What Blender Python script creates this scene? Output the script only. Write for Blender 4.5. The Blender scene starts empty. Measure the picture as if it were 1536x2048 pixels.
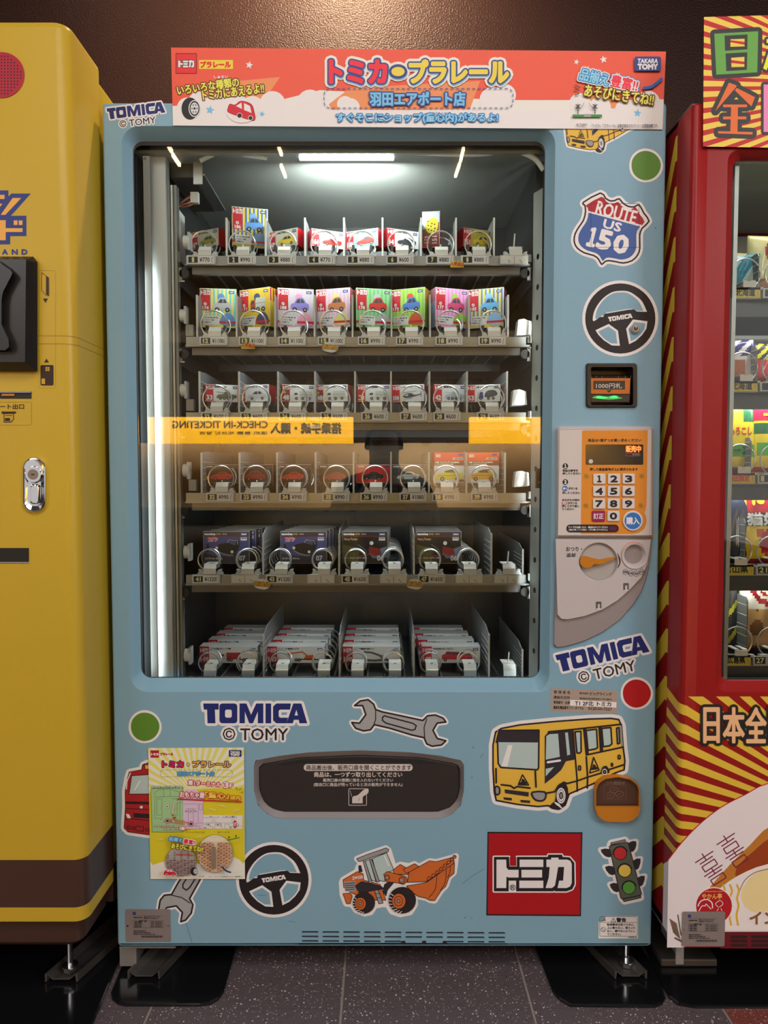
import bpy, bmesh, math, random
from math import sin, cos, tan, pi, radians, hypot, atan2, sqrt
from mathutils import Vector, Matrix
from mathutils.geometry import tessellate_polygon

random.seed(4)
S = bpy.context.scene
COL = S.collection
# ------------------------------------------------------------------ camera
F = 1420.0                       # focal length in pixels of the 1536x2048 frame
H, D, TH = 1.09, 1.487, radians(2.76)
cam_d = bpy.data.cameras.new('camera'); cam = bpy.data.objects.new('camera', cam_d); COL.objects.link(cam)
cam_d.sensor_fit = 'VERTICAL'; cam_d.sensor_height = 36.0; cam_d.lens = F / 2048 * 36.0
cam_d.clip_start = 0.02; cam_d.clip_end = 60
cam.location = (0, -D, H); cam.rotation_euler = (pi / 2 - TH, 0, 0)
S.camera = cam
TRAY_Z = (1.5662, 1.3907, 1.2254, 1.0473, .8638)
# ------------------------------------------------------------------ world, exposure
w = bpy.data.worlds.new('world'); S.world = w; w.use_nodes = True
bg = w.node_tree.nodes['Background']; bg.inputs[0].default_value = (1.0, .96, .95, 1); bg.inputs[1].default_value = .60
S.view_settings.view_transform = 'Standard'; S.view_settings.look = 'None'
S.view_settings.exposure = 0.0; S.view_settings.gamma = 1.0
S.view_settings.use_curve_mapping = False
S.cycles.use_denoising = True
S.cycles.max_bounces = 8; S.cycles.transparent_max_bounces = 16; S.cycles.sample_clamp_indirect = 4.0

def area(name, loc, rot, sx, sy, e, col):
    l = bpy.data.lights.new(name, 'AREA'); l.shape = 'RECTANGLE'; l.size = sx; l.size_y = sy; l.energy = e; l.color = col
    o = bpy.data.objects.new(name, l); o.location = loc; o.rotation_euler = rot; COL.objects.link(o); return o
# overhead hall lamp, two unseen fill lights added left and right of it, the warm wall washer above the machine, the strip lamp in the machine
area('hall_light', (0.2, -2.25, 3.3), (radians(12), 0, 0), 2.6, .9, 50, (1.0, .945, .935))
area('hall_light', (-2.7, -3.3, 2.9), (radians(60), 0, radians(-42)), 1.2, .8, 24, (1.0, .95, .94))
area('hall_light', (3.2, -3.3, 2.9), (radians(60), 0, radians(44)), 1.2, .8, 58, (1.0, .94, .92))
area('strip_lamp_light', (-.07, .082, 1.728), (radians(74), 0, 0), .20, .02, 2.8, (.92, 1.0, .97))
for sx, x_, en in ((1, -.5225, 1.6), (-1, .3495, 2.4)):      # the lamps hidden behind both edges of the door frame
    area('side_lamp_light', (x_, .0425, .98), (radians(90), 0, radians(-80 * sx)), .006, 1.10, en, (.93, 1.0, .98))
for z_ in TRAY_Z:      # unseen fill added behind the tray lips, each brightening the row below
    area('tray_fill_light', (-.055, .109, z_ - .019), (radians(14), 0, 0), .66, .008, .85, (.93, 1.0, .99))
for py_ in (330, 586, 773, 957, 1140):      # the same added fill for the bags in the red machine
    area('snack_fill_light', (.96, -.006, H + (956 - py_) * .00101 - .024), (radians(16), 0, 0), .55, .008, .7, (1.0, .98, .92))
for (lx, le) in ((-.12, 260), (-1.0, 8)):
    l = bpy.data.lights.new('wall_spot', 'SPOT'); l.energy = le; l.spot_size = radians(125); l.spot_blend = 1.0; l.shadow_soft_size = .04; l.color = (1.0, .70, .44)
    o = bpy.data.objects.new('wall_spot', l); o.location = (lx, .36, 3.1); COL.objects.link(o)
    o.rotation_euler = (Vector((lx - .02, .80, 2.35)) - o.location).to_track_quat('-Z', 'Y').to_euler()

# ------------------------------------------------------------------ pixel <-> place
ST, CT = sin(TH), cos(TH)
def P(px, py, y=0.0):
    """The point of the vertical plane y that the photograph shows at (px, py)."""
    a = (px - 768) / F; b = (1024 - py) / F
    dy = CT + b * ST; dz = -ST + b * CT
    t = (y + D) / dy
    return Vector((a * t, y, H + dz * t))
def G(px, py, z=0.0):
    a = (px - 768) / F; b = (1024 - py) / F
    dy = CT + b * ST; dz = -ST + b * CT
    t = (z - H) / dz
    return Vector((a * t, -D + dy * t, z))
def pxo(X, y, py):
    """the column at which the vertical line (X, y) crosses row py"""
    return 768 + F * X * (CT + (1024 - py) / F * ST) / (y + D)
def PXX(px, py, X):
    """point of the plane x = X seen at row py and column px"""
    a = (px - 768) / F; b = (1024 - py) / F
    dy = CT + b * ST; dz = -ST + b * CT
    t = X / a
    return Vector((X, -D + dy * t, H + dz * t))

# ------------------------------------------------------------------ materials
def lin(c):
    c = c / 255.0
    return c / 12.92 if c <= .04045 else ((c + .055) / 1.055) ** 2.4
MATS = {}
def mat(name, rgb, rough=.5, metal=0.0, bump=0.0, bscale=200.0, emit=None, estr=0.0, coat=0.0, var=0.0, vscale=6.0, spec=None):
    if name in MATS: return MATS[name]
    m = bpy.data.materials.new(name); m.use_nodes = True; nt = m.node_tree; b = nt.nodes['Principled BSDF']
    b.inputs['Base Color'].default_value = (*rgb, 1); b.inputs['Roughness'].default_value = rough; b.inputs['Metallic'].default_value = metal
    if coat: b.inputs['Coat Weight'].default_value = coat; b.inputs['Coat Roughness'].default_value = .08
    if spec is not None: b.inputs['Specular IOR Level'].default_value = spec
    tc = None
    if bump or var:
        tc = nt.nodes.new('ShaderNodeTexCoord')
    if bump:
        n = nt.nodes.new('ShaderNodeTexNoise'); n.inputs['Scale'].default_value = bscale; n.inputs['Detail'].default_value = 3
        nt.links.new(tc.outputs['Object'], n.inputs['Vector'])
        bp = nt.nodes.new('ShaderNodeBump'); bp.inputs['Strength'].default_value = bump; bp.inputs['Distance'].default_value = .001
        nt.links.new(n.outputs['Fac'], bp.inputs['Height']); nt.links.new(bp.outputs['Normal'], b.inputs['Normal'])
    if var:
        n = nt.nodes.new('ShaderNodeTexNoise'); n.inputs['Scale'].default_value = vscale; n.inputs['Detail'].default_value = 4
        nt.links.new(tc.outputs['Object'], n.inputs['Vector'])
        r = nt.nodes.new('ShaderNodeMapRange'); r.inputs['To Min'].default_value = 1 - var; r.inputs['To Max'].default_value = 1 + var
        nt.links.new(n.outputs['Fac'], r.inputs['Value'])
        mx = nt.nodes.new('ShaderNodeMix'); mx.data_type = 'RGBA'; mx.blend_type = 'MULTIPLY'; mx.inputs['Factor'].default_value = 1
        mx.inputs['A'].default_value = (*rgb, 1); nt.links.new(r.outputs['Result'], mx.inputs['B']); nt.links.new(mx.outputs['Result'], b.inputs['Base Color'])
    if emit: b.inputs['Emission Color'].default_value = (*emit, 1); b.inputs['Emission Strength'].default_value = estr
    MATS[name] = m; return m
GAIN = 1.22
def K(r, g, b, rough=.42, tag=''):
    """printed colour as it looks in the photograph under the hall light"""
    c = tuple(min(.88, lin(v) * GAIN) for v in (r, g * 1.02, b))
    return mat('print_%02x%02x%02x%s' % (int(r), int(g), int(b), tag), c, rough, spec=.3)
def KI(r, g, b): return mat('ink_%02x%02x%02x' % (int(r), int(g), int(b)), tuple(lin(v) * .9 for v in (r, g, b)), .45)
WHITE = K(222, 212, 214); BLACK = K(36, 32, 36); NAVY = K(30, 42, 104); RED = K(168, 22, 30); YEL = K(214, 172, 62)
def glassmat(name, tint=(1, 1, 1), ior=1.5, rough=0.0, gain=1.0):
    if name in MATS: return MATS[name]
    m = bpy.data.materials.new(name); m.use_nodes = True; nt = m.node_tree; nt.nodes.clear()
    out = nt.nodes.new('ShaderNodeOutputMaterial'); mix = nt.nodes.new('ShaderNodeMixShader'); t = nt.nodes.new('ShaderNodeBsdfTransparent'); g = nt.nodes.new('ShaderNodeBsdfGlossy')
    t.inputs['Color'].default_value = (*tint, 1); g.inputs['Roughness'].default_value = rough
    g.inputs['Color'].default_value = (gain, gain, gain, 1)
    fr = nt.nodes.new('ShaderNodeFresnel'); fr.inputs['IOR'].default_value = ior
    nt.links.new(fr.outputs[0], mix.inputs[0]); nt.links.new(t.outputs[0], mix.inputs[1]); nt.links.new(g.outputs[0], mix.inputs[2]); nt.links.new(mix.outputs[0], out.inputs[0])
    MATS[name] = m; return m

# ------------------------------------------------------------------ mesh building
def tag(o, label=None, cat=None, group=None, kind=None):
    if label: o['label'] = label
    if cat: o['category'] = cat
    if group: o['group'] = group
    if kind: o['kind'] = kind
    return o
def wloc(o):
    v = Vector((0, 0, 0))
    while o is not None: v += o.location; o = o.parent
    return v
def empty(name, loc, label, cat, group=None):
    o = bpy.data.objects.new(name, None); COL.objects.link(o); o.location = loc; o.empty_display_size = .1
    return tag(o, label, cat, group)
class MB:
    def __init__(s): s.v = []; s.f = []; s.m = []; s.mats = []
    def mi(s, m):
        if m not in s.mats: s.mats.append(m)
        return s.mats.index(m)
    def add(s, vs, fs, m):
        k = len(s.v); i = s.mi(m); s.v.extend([tuple(x) for x in vs])
        for f in fs: s.f.append(tuple(k + j for j in f)); s.m.append(i)
    def box(s, x0, x1, y0, y1, z0, z1, m, M=None):
        vs = [Vector((x, y, z)) for z in (z0, z1) for y in (y0, y1) for x in (x0, x1)]
        if M is not None: vs = [M @ v for v in vs]
        s.add(vs, [(0, 2, 3, 1), (4, 5, 7, 6), (0, 1, 5, 4), (2, 6, 7, 3), (0, 4, 6, 2), (1, 3, 7, 5)], m); return s
    def loft(s, loops, m, close=True, cap0=False, cap1=False):
        n = len(loops[0]); vs = [p for l in loops for p in l]; fs = []
        for a in range(len(loops) - 1):
            for i in range(n if close else n - 1):
                j = (i + 1) % n; fs.append((a * n + i, a * n + j, (a + 1) * n + j, (a + 1) * n + i))
        if cap0: fs.append(tuple(range(n))[::-1])
        if cap1: fs.append(tuple((len(loops) - 1) * n + i for i in range(n)))
        s.add(vs, fs, m); return s
    def fill(s, loops, m, mapf):
        """flat face with holes; loops are 2D"""
        pts = [p for l in loops for p in l]
        tri = tessellate_polygon([[Vector((p[0], p[1], 0)) for p in l] for l in loops])
        s.add([mapf(*p) for p in pts], tri, m); return s
    def cyl(s, a, b, r, m, n=12, r2=None, cap=True):
        a = Vector(a); b = Vector(b); d = (b - a).normalized(); u = d.orthogonal().normalized(); w_ = d.cross(u); r2 = r if r2 is None else r2
        L0 = [a + (u * cos(2 * pi * i / n) + w_ * sin(2 * pi * i / n)) * r for i in range(n)]
        L1 = [b + (u * cos(2 * pi * i / n) + w_ * sin(2 * pi * i / n)) * r2 for i in range(n)]
        return s.loft([L0, L1], m, True, cap, cap)
    def tube(s, pts, r, m, n=6, cap=True):
        pts = [Vector(p) for p in pts]; loops = []; u = None
        for i, p in enumerate(pts):
            d = (pts[min(i + 1, len(pts) - 1)] - pts[max(i - 1, 0)]).normalized()
            if u is None: u = d.orthogonal().normalized()
            u = (u - d * u.dot(d)).normalized(); w_ = d.cross(u)
            loops.append([p + (u * cos(2 * pi * k / n) + w_ * sin(2 * pi * k / n)) * r for k in range(n)])
        return s.loft(loops, m, True, cap, cap)
    def build(s, name, parent=None, off=None, smooth=False, bevel=0.0, fix=True, **kw):
        L = wloc(parent) if parent is not None else Vector((0, 0, 0))
        if off is not None: L = Vector(off)
        me = bpy.data.meshes.new(name)
        me.from_pydata([(v[0] - L.x, v[1] - L.y, v[2] - L.z) for v in s.v], [], s.f)
        for m in s.mats: me.materials.append(m)
        me.polygons.foreach_set('material_index', s.m)
        if fix:
            b = bmesh.new(); b.from_mesh(me); bmesh.ops.recalc_face_normals(b, faces=b.faces); b.to_mesh(me); b.free()
        if smooth:
            me.polygons.foreach_set('use_smooth', [True] * len(me.polygons)); me.set_sharp_from_angle(angle=radians(38))
        me.update()
        o = bpy.data.objects.new(name, me); COL.objects.link(o)
        if parent is not None: o.parent = parent
        elif off is not None: o.location = L
        if bevel:
            bv = o.modifiers.new('bevel', 'BEVEL'); bv.width = bevel; bv.segments = 2; bv.limit_method = 'ANGLE'; bv.angle_limit = radians(40)
        return tag(o, **kw)
def rrect(x0, y0, x1, y1, r, n=5):
    """rounded rectangle; r one radius or (x0y0, x1y0, x1y1, x0y1)"""
    rs = r if isinstance(r, (tuple, list)) else (r,) * 4
    c = [(x0 + rs[0], y0 + rs[0], pi, rs[0]), (x1 - rs[1], y0 + rs[1], 1.5 * pi, rs[1]), (x1 - rs[2], y1 - rs[2], 0, rs[2]), (x0 + rs[3], y1 - rs[3], .5 * pi, rs[3])]
    return [(cx + rr * cos(a + .5 * pi * i / n), cy + rr * sin(a + .5 * pi * i / n)) for cx, cy, a, rr in c for i in range(n + 1)]
def circ(cx, cy, r, n=24, ry=None, a0=0):
    return [(cx + r * cos(2 * pi * i / n + a0), cy + (r if ry is None else ry) * sin(2 * pi * i / n + a0)) for i in range(n)]
def smooth(pts, n=4, closed=True):
    out = []; N = len(pts)
    for i in range(N if closed else N - 1):
        p = [pts[(i + k) % N] if closed else pts[min(max(i + k, 0), N - 1)] for k in (-1, 0, 1, 2)]
        for j in range(n):
            t = j / n
            out.append(tuple(.5 * (2 * p[1][a] + (p[2][a] - p[0][a]) * t + (2 * p[0][a] - 5 * p[1][a] + 4 * p[2][a] - p[3][a]) * t * t + (3 * p[1][a] - p[0][a] - 3 * p[2][a] + p[3][a]) * t ** 3) for a in (0, 1)))
    if not closed: out.append(tuple(pts[-1]))
    return out
def clip(poly, win):
    """clip polygon to a convex window (list of points)"""
    ar = sum(win[i][0] * win[(i + 1) % len(win)][1] - win[(i + 1) % len(win)][0] * win[i][1] for i in range(len(win)))
    W = win if ar > 0 else win[::-1]; out = list(poly)
    for i in range(len(W)):
        a, b = W[i], W[(i + 1) % len(W)]; inp = out; out = []
        f = lambda p: (b[0] - a[0]) * (p[1] - a[1]) - (b[1] - a[1]) * (p[0] - a[0])
        for j in range(len(inp)):
            p, q = inp[j], inp[(j + 1) % len(inp)]; fp, fq = f(p), f(q)
            if fp >= 0: out.append(p)
            if fp * fq < 0: t = fp / (fp - fq); out.append((p[0] + (q[0] - p[0]) * t, p[1] + (q[1] - p[1]) * t))
        if len(out) < 3: return []
    return out

TXT = {}
def glyphs(s, res=2):
    k = (s, res)
    if k not in TXT:
        cu = bpy.data.curves.new('t', 'FONT'); cu.body = s; cu.size = 1; cu.resolution_u = res
        o = bpy.data.objects.new('t', cu); me = o.to_mesh()
        vs = [(v.co.x, -v.co.y) for v in me.vertices]; fs = [tuple(p.vertices) for p in me.polygons]
        cnt = {}
        for f in fs:
            for i in range(len(f)):
                e = tuple(sorted((f[i], f[(i + 1) % len(f)]))); cnt[e] = cnt.get(e, 0) + 1
        ed = [e for e, c in cnt.items() if c == 1]
        o.to_mesh_clear(); bpy.data.objects.remove(o); bpy.data.curves.remove(cu)
        xs = [v[0] for v in vs]; ys = [v[1] for v in vs]
        TXT[k] = (vs, fs, ed, (min(xs), min(ys), max(xs), max(ys)))
    return TXT[k]

class Art:
    """flat printing: coloured polygons in stacked thin layers; mapf(x, y, height) places them. What shares a layer and a
    colour is merged into one outline, so that no two faces ever lie in the same place."""
    EPS = .00006
    def __init__(s, mapf, h0=.0003): s.mapf = mapf; s.b = MB(); s.h = h0; s.h0 = h0; s.tf = None; s.pend = []; s.last = None
    STEP = .000002
    def flush(s):
        cur = s.h0; prev = None; i = 0
        while i < len(s.pend):
            j = i; h = s.pend[i][0]
            while j < len(s.pend) and s.pend[j][0] == h: j += 1
            if prev is not None and h - prev > .0002: cur += h - prev
            prev = h; units = []
            for _, m, pts, fs, over in s.pend[i:j]:
                if over:
                    for f in fs: q = [pts[k] for k in f]; units.append((q, [tuple(range(len(q)))], m))
                else: units.append((pts, fs, m))
            top = 0
            if len(units) == 1: q, fs, m = units[0]; s.b.add([s.mapf(p[0], p[1], cur) for p in q], fs, m)
            else:
                bbs = []
                for q, _, _ in units: xs = [p[0] for p in q]; ys = [p[1] for p in q]; bbs.append((min(xs), min(ys), max(xs), max(ys)))
                small = [b for u, b in zip(units, bbs) if len(u[1]) == 1] or bbs
                sz = max(1e-9, sum(b[2] - b[0] + b[3] - b[1] for b in small) / max(1, len(small))); grid = {}; lev = []
                for n, b in enumerate(bbs):
                    nc = ((b[2] - b[0]) / sz + 2) * ((b[3] - b[1]) / sz + 2)
                    cells = () if nc > 600 else [(gx, gy) for gx in range(int(b[0] // sz), int(b[2] // sz) + 1) for gy in range(int(b[1] // sz), int(b[3] // sz) + 1)]
                    if not cells: lv = None
                    else:
                        used = set()
                        for c in cells:
                            for o in grid.get(c, ()):
                                ob = bbs[o]
                                if ob[0] <= b[2] and ob[2] >= b[0] and ob[1] <= b[3] and ob[3] >= b[1]: used.add(lev[o])
                        lv = 0
                        while lv in used: lv += 1
                        for c in cells: grid.setdefault(c, []).append(n)
                    lev.append(lv)
                top = max([l for l in lev if l is not None] + [0])
                for (q, fs, m), l in zip(units, lev):
                    if l is None: top += 1; l = top
                    z = cur + l * s.STEP; s.b.add([s.mapf(p[0], p[1], z) for p in q], fs, m)
            cur += top * s.STEP + .00003; i = j
        s.pend = []
    def t(s, p): return p if s.tf is None else s.tf(p)
    def raw(s, pts, fs, m, over=False):
        if s.last is not None and s.last[0] == s.h and s.last[1] is not m: s.h += s.EPS
        s.pend.append((s.h, m, list(pts), [tuple(f) for f in fs], over)); s.last = (s.h, m)
    def up(s, n=1): s.h += s.EPS * n
    def poly(s, pts, m, holes=(), up=True):
        if up: s.up()
        if len(pts) < 3: return s
        L = [[s.t(p) for p in l] for l in [pts, *holes]]
        tri = tessellate_polygon([[Vector((p[0], p[1], 0)) for p in l] for l in L])
        s.raw([p for l in L for p in l], tri, m); return s
    def segs(s, pts, edges, w_, m, n=6):
        vs = []; fs = []; h = w_ / 2
        for a, b in edges:
            p, q = pts[a], pts[b]; dx, dy = q[0] - p[0], q[1] - p[1]; l = hypot(dx, dy) or 1; nx, ny = -dy / l * h, dx / l * h; k = len(vs)
            vs += [(p[0] + nx, p[1] + ny), (q[0] + nx, q[1] + ny), (q[0] - nx, q[1] - ny), (p[0] - nx, p[1] - ny)]; fs.append((k, k + 1, k + 2, k + 3))
        nb = {}
        for x, y in edges: nb.setdefault(x, []).append(y); nb.setdefault(y, []).append(x)
        for i, js in nb.items():
            if len(js) == 2:
                p, q, r = pts[js[0]], pts[i], pts[js[1]]; a1 = atan2(q[1] - p[1], q[0] - p[0]); a2 = atan2(r[1] - q[1], r[0] - q[0])
                if abs((a2 - a1 + pi) % (2 * pi) - pi) < (.30 if w_ < 3 else .03): continue
            k = len(vs); vs += circ(pts[i][0], pts[i][1], h, n); fs.append(tuple(range(k, k + n)))
        s.raw(vs, fs, m, True)
    def line(s, pts, w_, m, closed=False, up=True, n=6):
        if up: s.up()
        pts = [s.t(p) for p in pts]; e = [(i, i + 1) for i in range(len(pts) - 1)] + ([(len(pts) - 1, 0)] if closed else [])
        s.segs(pts, e, w_, m, n); return s
    def shape(s, pts, m, w_=0, lm=None, holes=()):
        s.poly(pts, m, holes)
        if w_:
            s.line(pts, w_, lm or BLACK, True)
            for h in holes: s.line(h, w_, lm or BLACK, True, False)
        return s
    def rect(s, x0, y0, x1, y1, m, w_=0, lm=None): return s.shape([(x0, y0), (x1, y0), (x1, y1), (x0, y1)], m, w_, lm)
    def rr(s, x0, y0, x1, y1, r, m, w_=0, lm=None): return s.shape(rrect(x0, y0, x1, y1, r), m, w_, lm)
    def disc(s, cx, cy, r, m, w_=0, lm=None, ry=None, n=24): return s.shape(circ(cx, cy, r, n, ry), m, w_, lm)
    def text(s, t, x0, y0, x1, y1, m, bold=0, rot=0, shear=0, out=(), res=2, fit=True, dn=6):
        """text fitted to the box; rot in degrees, clockwise as seen; out = [(width, material)...] from the outermost"""
        vs, fs, ed, (a, b, c, d) = glyphs(t, res)
        sx = (x1 - x0) / max(c - a, 1e-6); sy = (y1 - y0) / max(d - b, 1e-6)
        if not fit: sx = sy = min(sx, sy)
        cx, cy = (x0 + x1) / 2, (y0 + y1) / 2; mx, my = (a + c) / 2, (b + d) / 2; cr, sr = cos(radians(rot)), sin(radians(rot))
        pts = []
        for v in vs:
            u = (v[0] - mx) * sx; q = (v[1] - my) * sy; u -= q * shear
            pts.append(s.t((cx + u * cr - q * sr, cy + u * sr + q * cr)))
        for w_, om in out:
            s.up(); s.segs(pts, ed, w_, om, 8 if w_ > 5 else 6); s.raw(pts, fs, om)
        s.up(); s.raw(pts, fs, m)
        if bold: s.segs(pts, ed, bold, m, dn)
        return s
    def build(s, name, parent=None, **kw):
        s.flush(); return s.b.build(name, parent, fix=False, **kw)
def plane_map(y):
    return lambda px, py, h: P(px, py, y - h)
def crop_tf(x0, y0, k):
    return lambda p: (x0 + p[0] / k, y0 + p[1] / k)

def plate(outer, holes, y0, y1, m, mapf=None, side=None):
    """a sheet with real thickness between planes y0 (front) and y1, outline and holes in pixels of plane y0 -> world XZ"""
    b = MB(); f = mapf or (lambda x, z, y: Vector((x, y, z)))
    b.fill([outer, *holes], m, lambda x, z: f(x, z, y0)); b.fill([outer, *holes], m, lambda x, z: f(x, z, y1))
    for l in [outer, *holes]: b.loft([[f(*p, y0) for p in l], [f(*p, y1) for p in l]], side or m)
    return b
def xz(loop, y=0.0):
    return [(P(p[0], p[1], y).x, P(p[0], p[1], y).z) for p in loop]

# ================================================================== the setting
def wallmat():
    m = mat('orange_peel_brown_paint', (.021, .0085, .0068), .42, spec=.15); nt = m.node_tree; b = nt.nodes['Principled BSDF']
    tc = nt.nodes.new('ShaderNodeTexCoord'); n = nt.nodes.new('ShaderNodeTexNoise'); n.inputs['Scale'].default_value = 200; n.inputs['Detail'].default_value = 1.5
    bp = nt.nodes.new('ShaderNodeBump'); bp.inputs['Strength'].default_value = .9; bp.inputs['Distance'].default_value = .0022
    nt.links.new(tc.outputs['Object'], n.inputs['Vector']); nt.links.new(n.outputs['Fac'], bp.inputs['Height']); nt.links.new(bp.outputs['Normal'], b.inputs['Normal'])
    return m
MB().box(-6, 6, .87, .97, 0, 4.2, wallmat()).build('wall_back', kind='structure')
for nm_, x_ in (('blocker_wall_left', -6.1), ('blocker_wall_right', 6)): MB().box(x_, x_ + .1, -2.4, .97, 0, 4.2, mat('brown_blocker_wall', (.03, .018, .015), .7)).build(nm_, kind='structure')  # unseen walls added to keep stray side light off the back wall
def terrazzo(name, base, fleck):
    m = mat(name, base, .38); nt = m.node_tree; b = nt.nodes['Principled BSDF']
    tc = nt.nodes.new('ShaderNodeTexCoord'); last = None
    for sc, thr, colr in ((115, .20, fleck), (210, .24, tuple(c * .75 for c in fleck)), (160, .20, tuple(c * .25 for c in base))):
        v = nt.nodes.new('ShaderNodeTexVoronoi'); v.inputs['Scale'].default_value = sc; nt.links.new(tc.outputs['Object'], v.inputs['Vector'])
        lt = nt.nodes.new('ShaderNodeMath'); lt.operation = 'LESS_THAN'; lt.inputs[1].default_value = thr; nt.links.new(v.outputs['Distance'], lt.inputs[0])
        sp = nt.nodes.new('ShaderNodeSeparateColor'); nt.links.new(v.outputs['Color'], sp.inputs[0])
        gt = nt.nodes.new('ShaderNodeMath'); gt.operation = 'GREATER_THAN'; gt.inputs[1].default_value = .62; nt.links.new(sp.outputs[0], gt.inputs[0])
        mu = nt.nodes.new('ShaderNodeMath'); mu.operation = 'MULTIPLY'; nt.links.new(lt.outputs[0], mu.inputs[0]); nt.links.new(gt.outputs[0], mu.inputs[1])
        mx = nt.nodes.new('ShaderNodeMix'); mx.data_type = 'RGBA'; nt.links.new(mu.outputs[0], mx.inputs['Factor']); mx.inputs['B'].default_value = (*colr, 1)
        if last is None: mx.inputs['A'].default_value = (*base, 1)
        else: nt.links.new(last, mx.inputs['A'])
        last = mx.outputs['Result']
    nt.links.new(last, b.inputs['Base Color']); return m
TERR = terrazzo('plum_terrazzo', (.125, .094, .098), (.72, .66, .64)); TERR_R = terrazzo('red_terrazzo', (.24, .065, .05), (.6, .5, .48))
MB().box(-6, 6, -15, -1.66, -.05, 0, mat('hall_floor', (.016, .014, .014), .9, spec=.1)).build('floor', kind='structure')
floor = MB().box(-6, 6, -1.66, 1, -.05, -.0012, mat('grout', (.34, .28, .24), .8)).build('floor', kind='structure')
TS = .392; xj = G(681, 2040).x; yj = G(1440, 2017).y
for i in range(-4, 4):
    for j in range(-4, 3):
        x0 = xj + i * TS; y0 = yj + j * TS
        b = MB().box(x0 + .0025, x0 + TS - .0025, y0 + .0006, y0 + TS - .0006, -.0012, 0, TERR_R if (i >= 2 and j == -1) else TERR)
        b.build('floor_tile', floor)
MB().box(-6, 6, -15, 1, 4.2, 4.3, mat('dark_ceiling', (.05, .045, .04), .8)).build('ceiling', kind='structure')
MB().box(-6, 6, -15.1, -15, 0, 4.2, mat('hall_wall_paint', (.008, .006, .005), .8, spec=.1)).build('wall_front', kind='structure')
# ================================================================== the blue machine: body
BLUE = mat('pale_blue_enamel', (.226, .412, .535), .38, bump=.10, bscale=420, var=.02, spec=.35)
BLUE_L = BLUE
DARKM = mat('dark_cabinet_metal', (.085, .09, .095), .42, .5, bump=.15, bscale=60)
STEEL = mat('brushed_steel', (.55, .56, .57), .30, 1.0, bump=.2, bscale=90)
ZINC = mat('zinc_plate', (.50, .52, .52), .42, .85, var=.12, vscale=9)
GREYM = mat('grey_painted_metal', (.30, .31, .31), .45, .2)
CHROME = mat('chrome', (.80, .80, .80), .12, 1.0)
WIRE = mat('bright_wire', (.82, .83, .84), .25, .6)
WPL = mat('white_plastic', (.86, .86, .83), .42)
CLEARW = mat('milky_plastic', (.62, .64, .66), .35)
BLKP = mat('black_plastic', (.012, .011, .012), .32, bump=.1, bscale=900)
RUB = mat('black_rubber', (.01, .01, .01), .5)
M0 = Vector((0, .4, 0))
machine = empty('vending_machine', M0, 'pale blue toy vending machine covered in vehicle stickers, between the yellow and red machines', 'vending machine')
TLx, TRx = P(205, 205).x, P(1335, 205).x
XL, XR = -.5755, .5775
ZT = P(768, 205).z; ZB = P(768, 1893).z
win = rrect(*[P(262, 1384).x, P(262, 1384).z, P(1113, 1384).x, P(262, 252).z], .036, 7)
slotpx = [(508, 1530), (512, 1520), (560, 1511), (620, 1504), (720, 1500), (820, 1504), (880, 1511), (922, 1520), (928, 1530), (928, 1580), (922, 1610), (905, 1628), (880, 1637), (560, 1637), (535, 1628), (516, 1610), (508, 1580)]
slot_h = xz(slotpx)
cup = [(1186, 1640 - 28), (1186, 1575), (1192, 1560), (1205, 1551), (1232, 1547), (1258, 1552), (1272, 1562), (1277, 1575), (1277, 1612), (1272, 1625), (1262, 1634), (1250, 1638), (1210, 1638), (1200, 1634), (1190, 1625)]
cup_h = xz(cup)
bill = rrect(1173, 728, 1272, 814, 6); bill_h = xz(bill)
ventsl = []
for i in range(10):
    for k, yy in enumerate((1864.5, 1873.5, 1882.5)):
        x0 = 603 + i * 41.5; dy = i * .22
        ventsl.append(xz(rrect(x0, yy - 2.2 + dy, x0 + 34, yy + 2.2 + dy, 2.1, 2)))
outer = rrect(XL, ZB, XR, ZT, .008, 3)
# small round-over of the door's outer edge
inn = rrect(XL + .004, ZB + .004, XR - .004, ZT - .004, .006, 3)
door = MB()
door.fill([inn, win, slot_h, cup_h, bill_h, *ventsl], BLUE, lambda x, z: Vector((x, 0, z)))
door.loft([[Vector((x, 0, z)) for x, z in inn], [Vector((x, .0012, z)) for x, z in rrect(XL + .0012, ZB + .0012, XR - .0012, ZT - .0012, .007, 3)], [Vector((x, .004, z)) for x, z in outer], [Vector((x, .045, z)) for x, z in outer]], BLUE)
door.fill([outer, win], BLUE, lambda x, z: Vector((x, .045, z)))
for l in [slot_h, bill_h]: door.loft([[Vector((x, 0, z)) for x, z in l], [Vector((x, .03, z)) for x, z in l]], BLUE)
for l in ventsl: door.loft([[Vector((x, 0, z)) for x, z in l], [Vector((x, .003, z)) for x, z in l]], BLUE)
door.build('door_panel', machine, smooth=True)
q0, q1 = P(598, 1888, .004), P(1016, 1858, .004); MB().box(q0.x, q1.x, .0032, .006, q0.z, q1.z, mat('vent_dark', (.02, .02, .022), .6)).build('vent_backing', machine)
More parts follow.
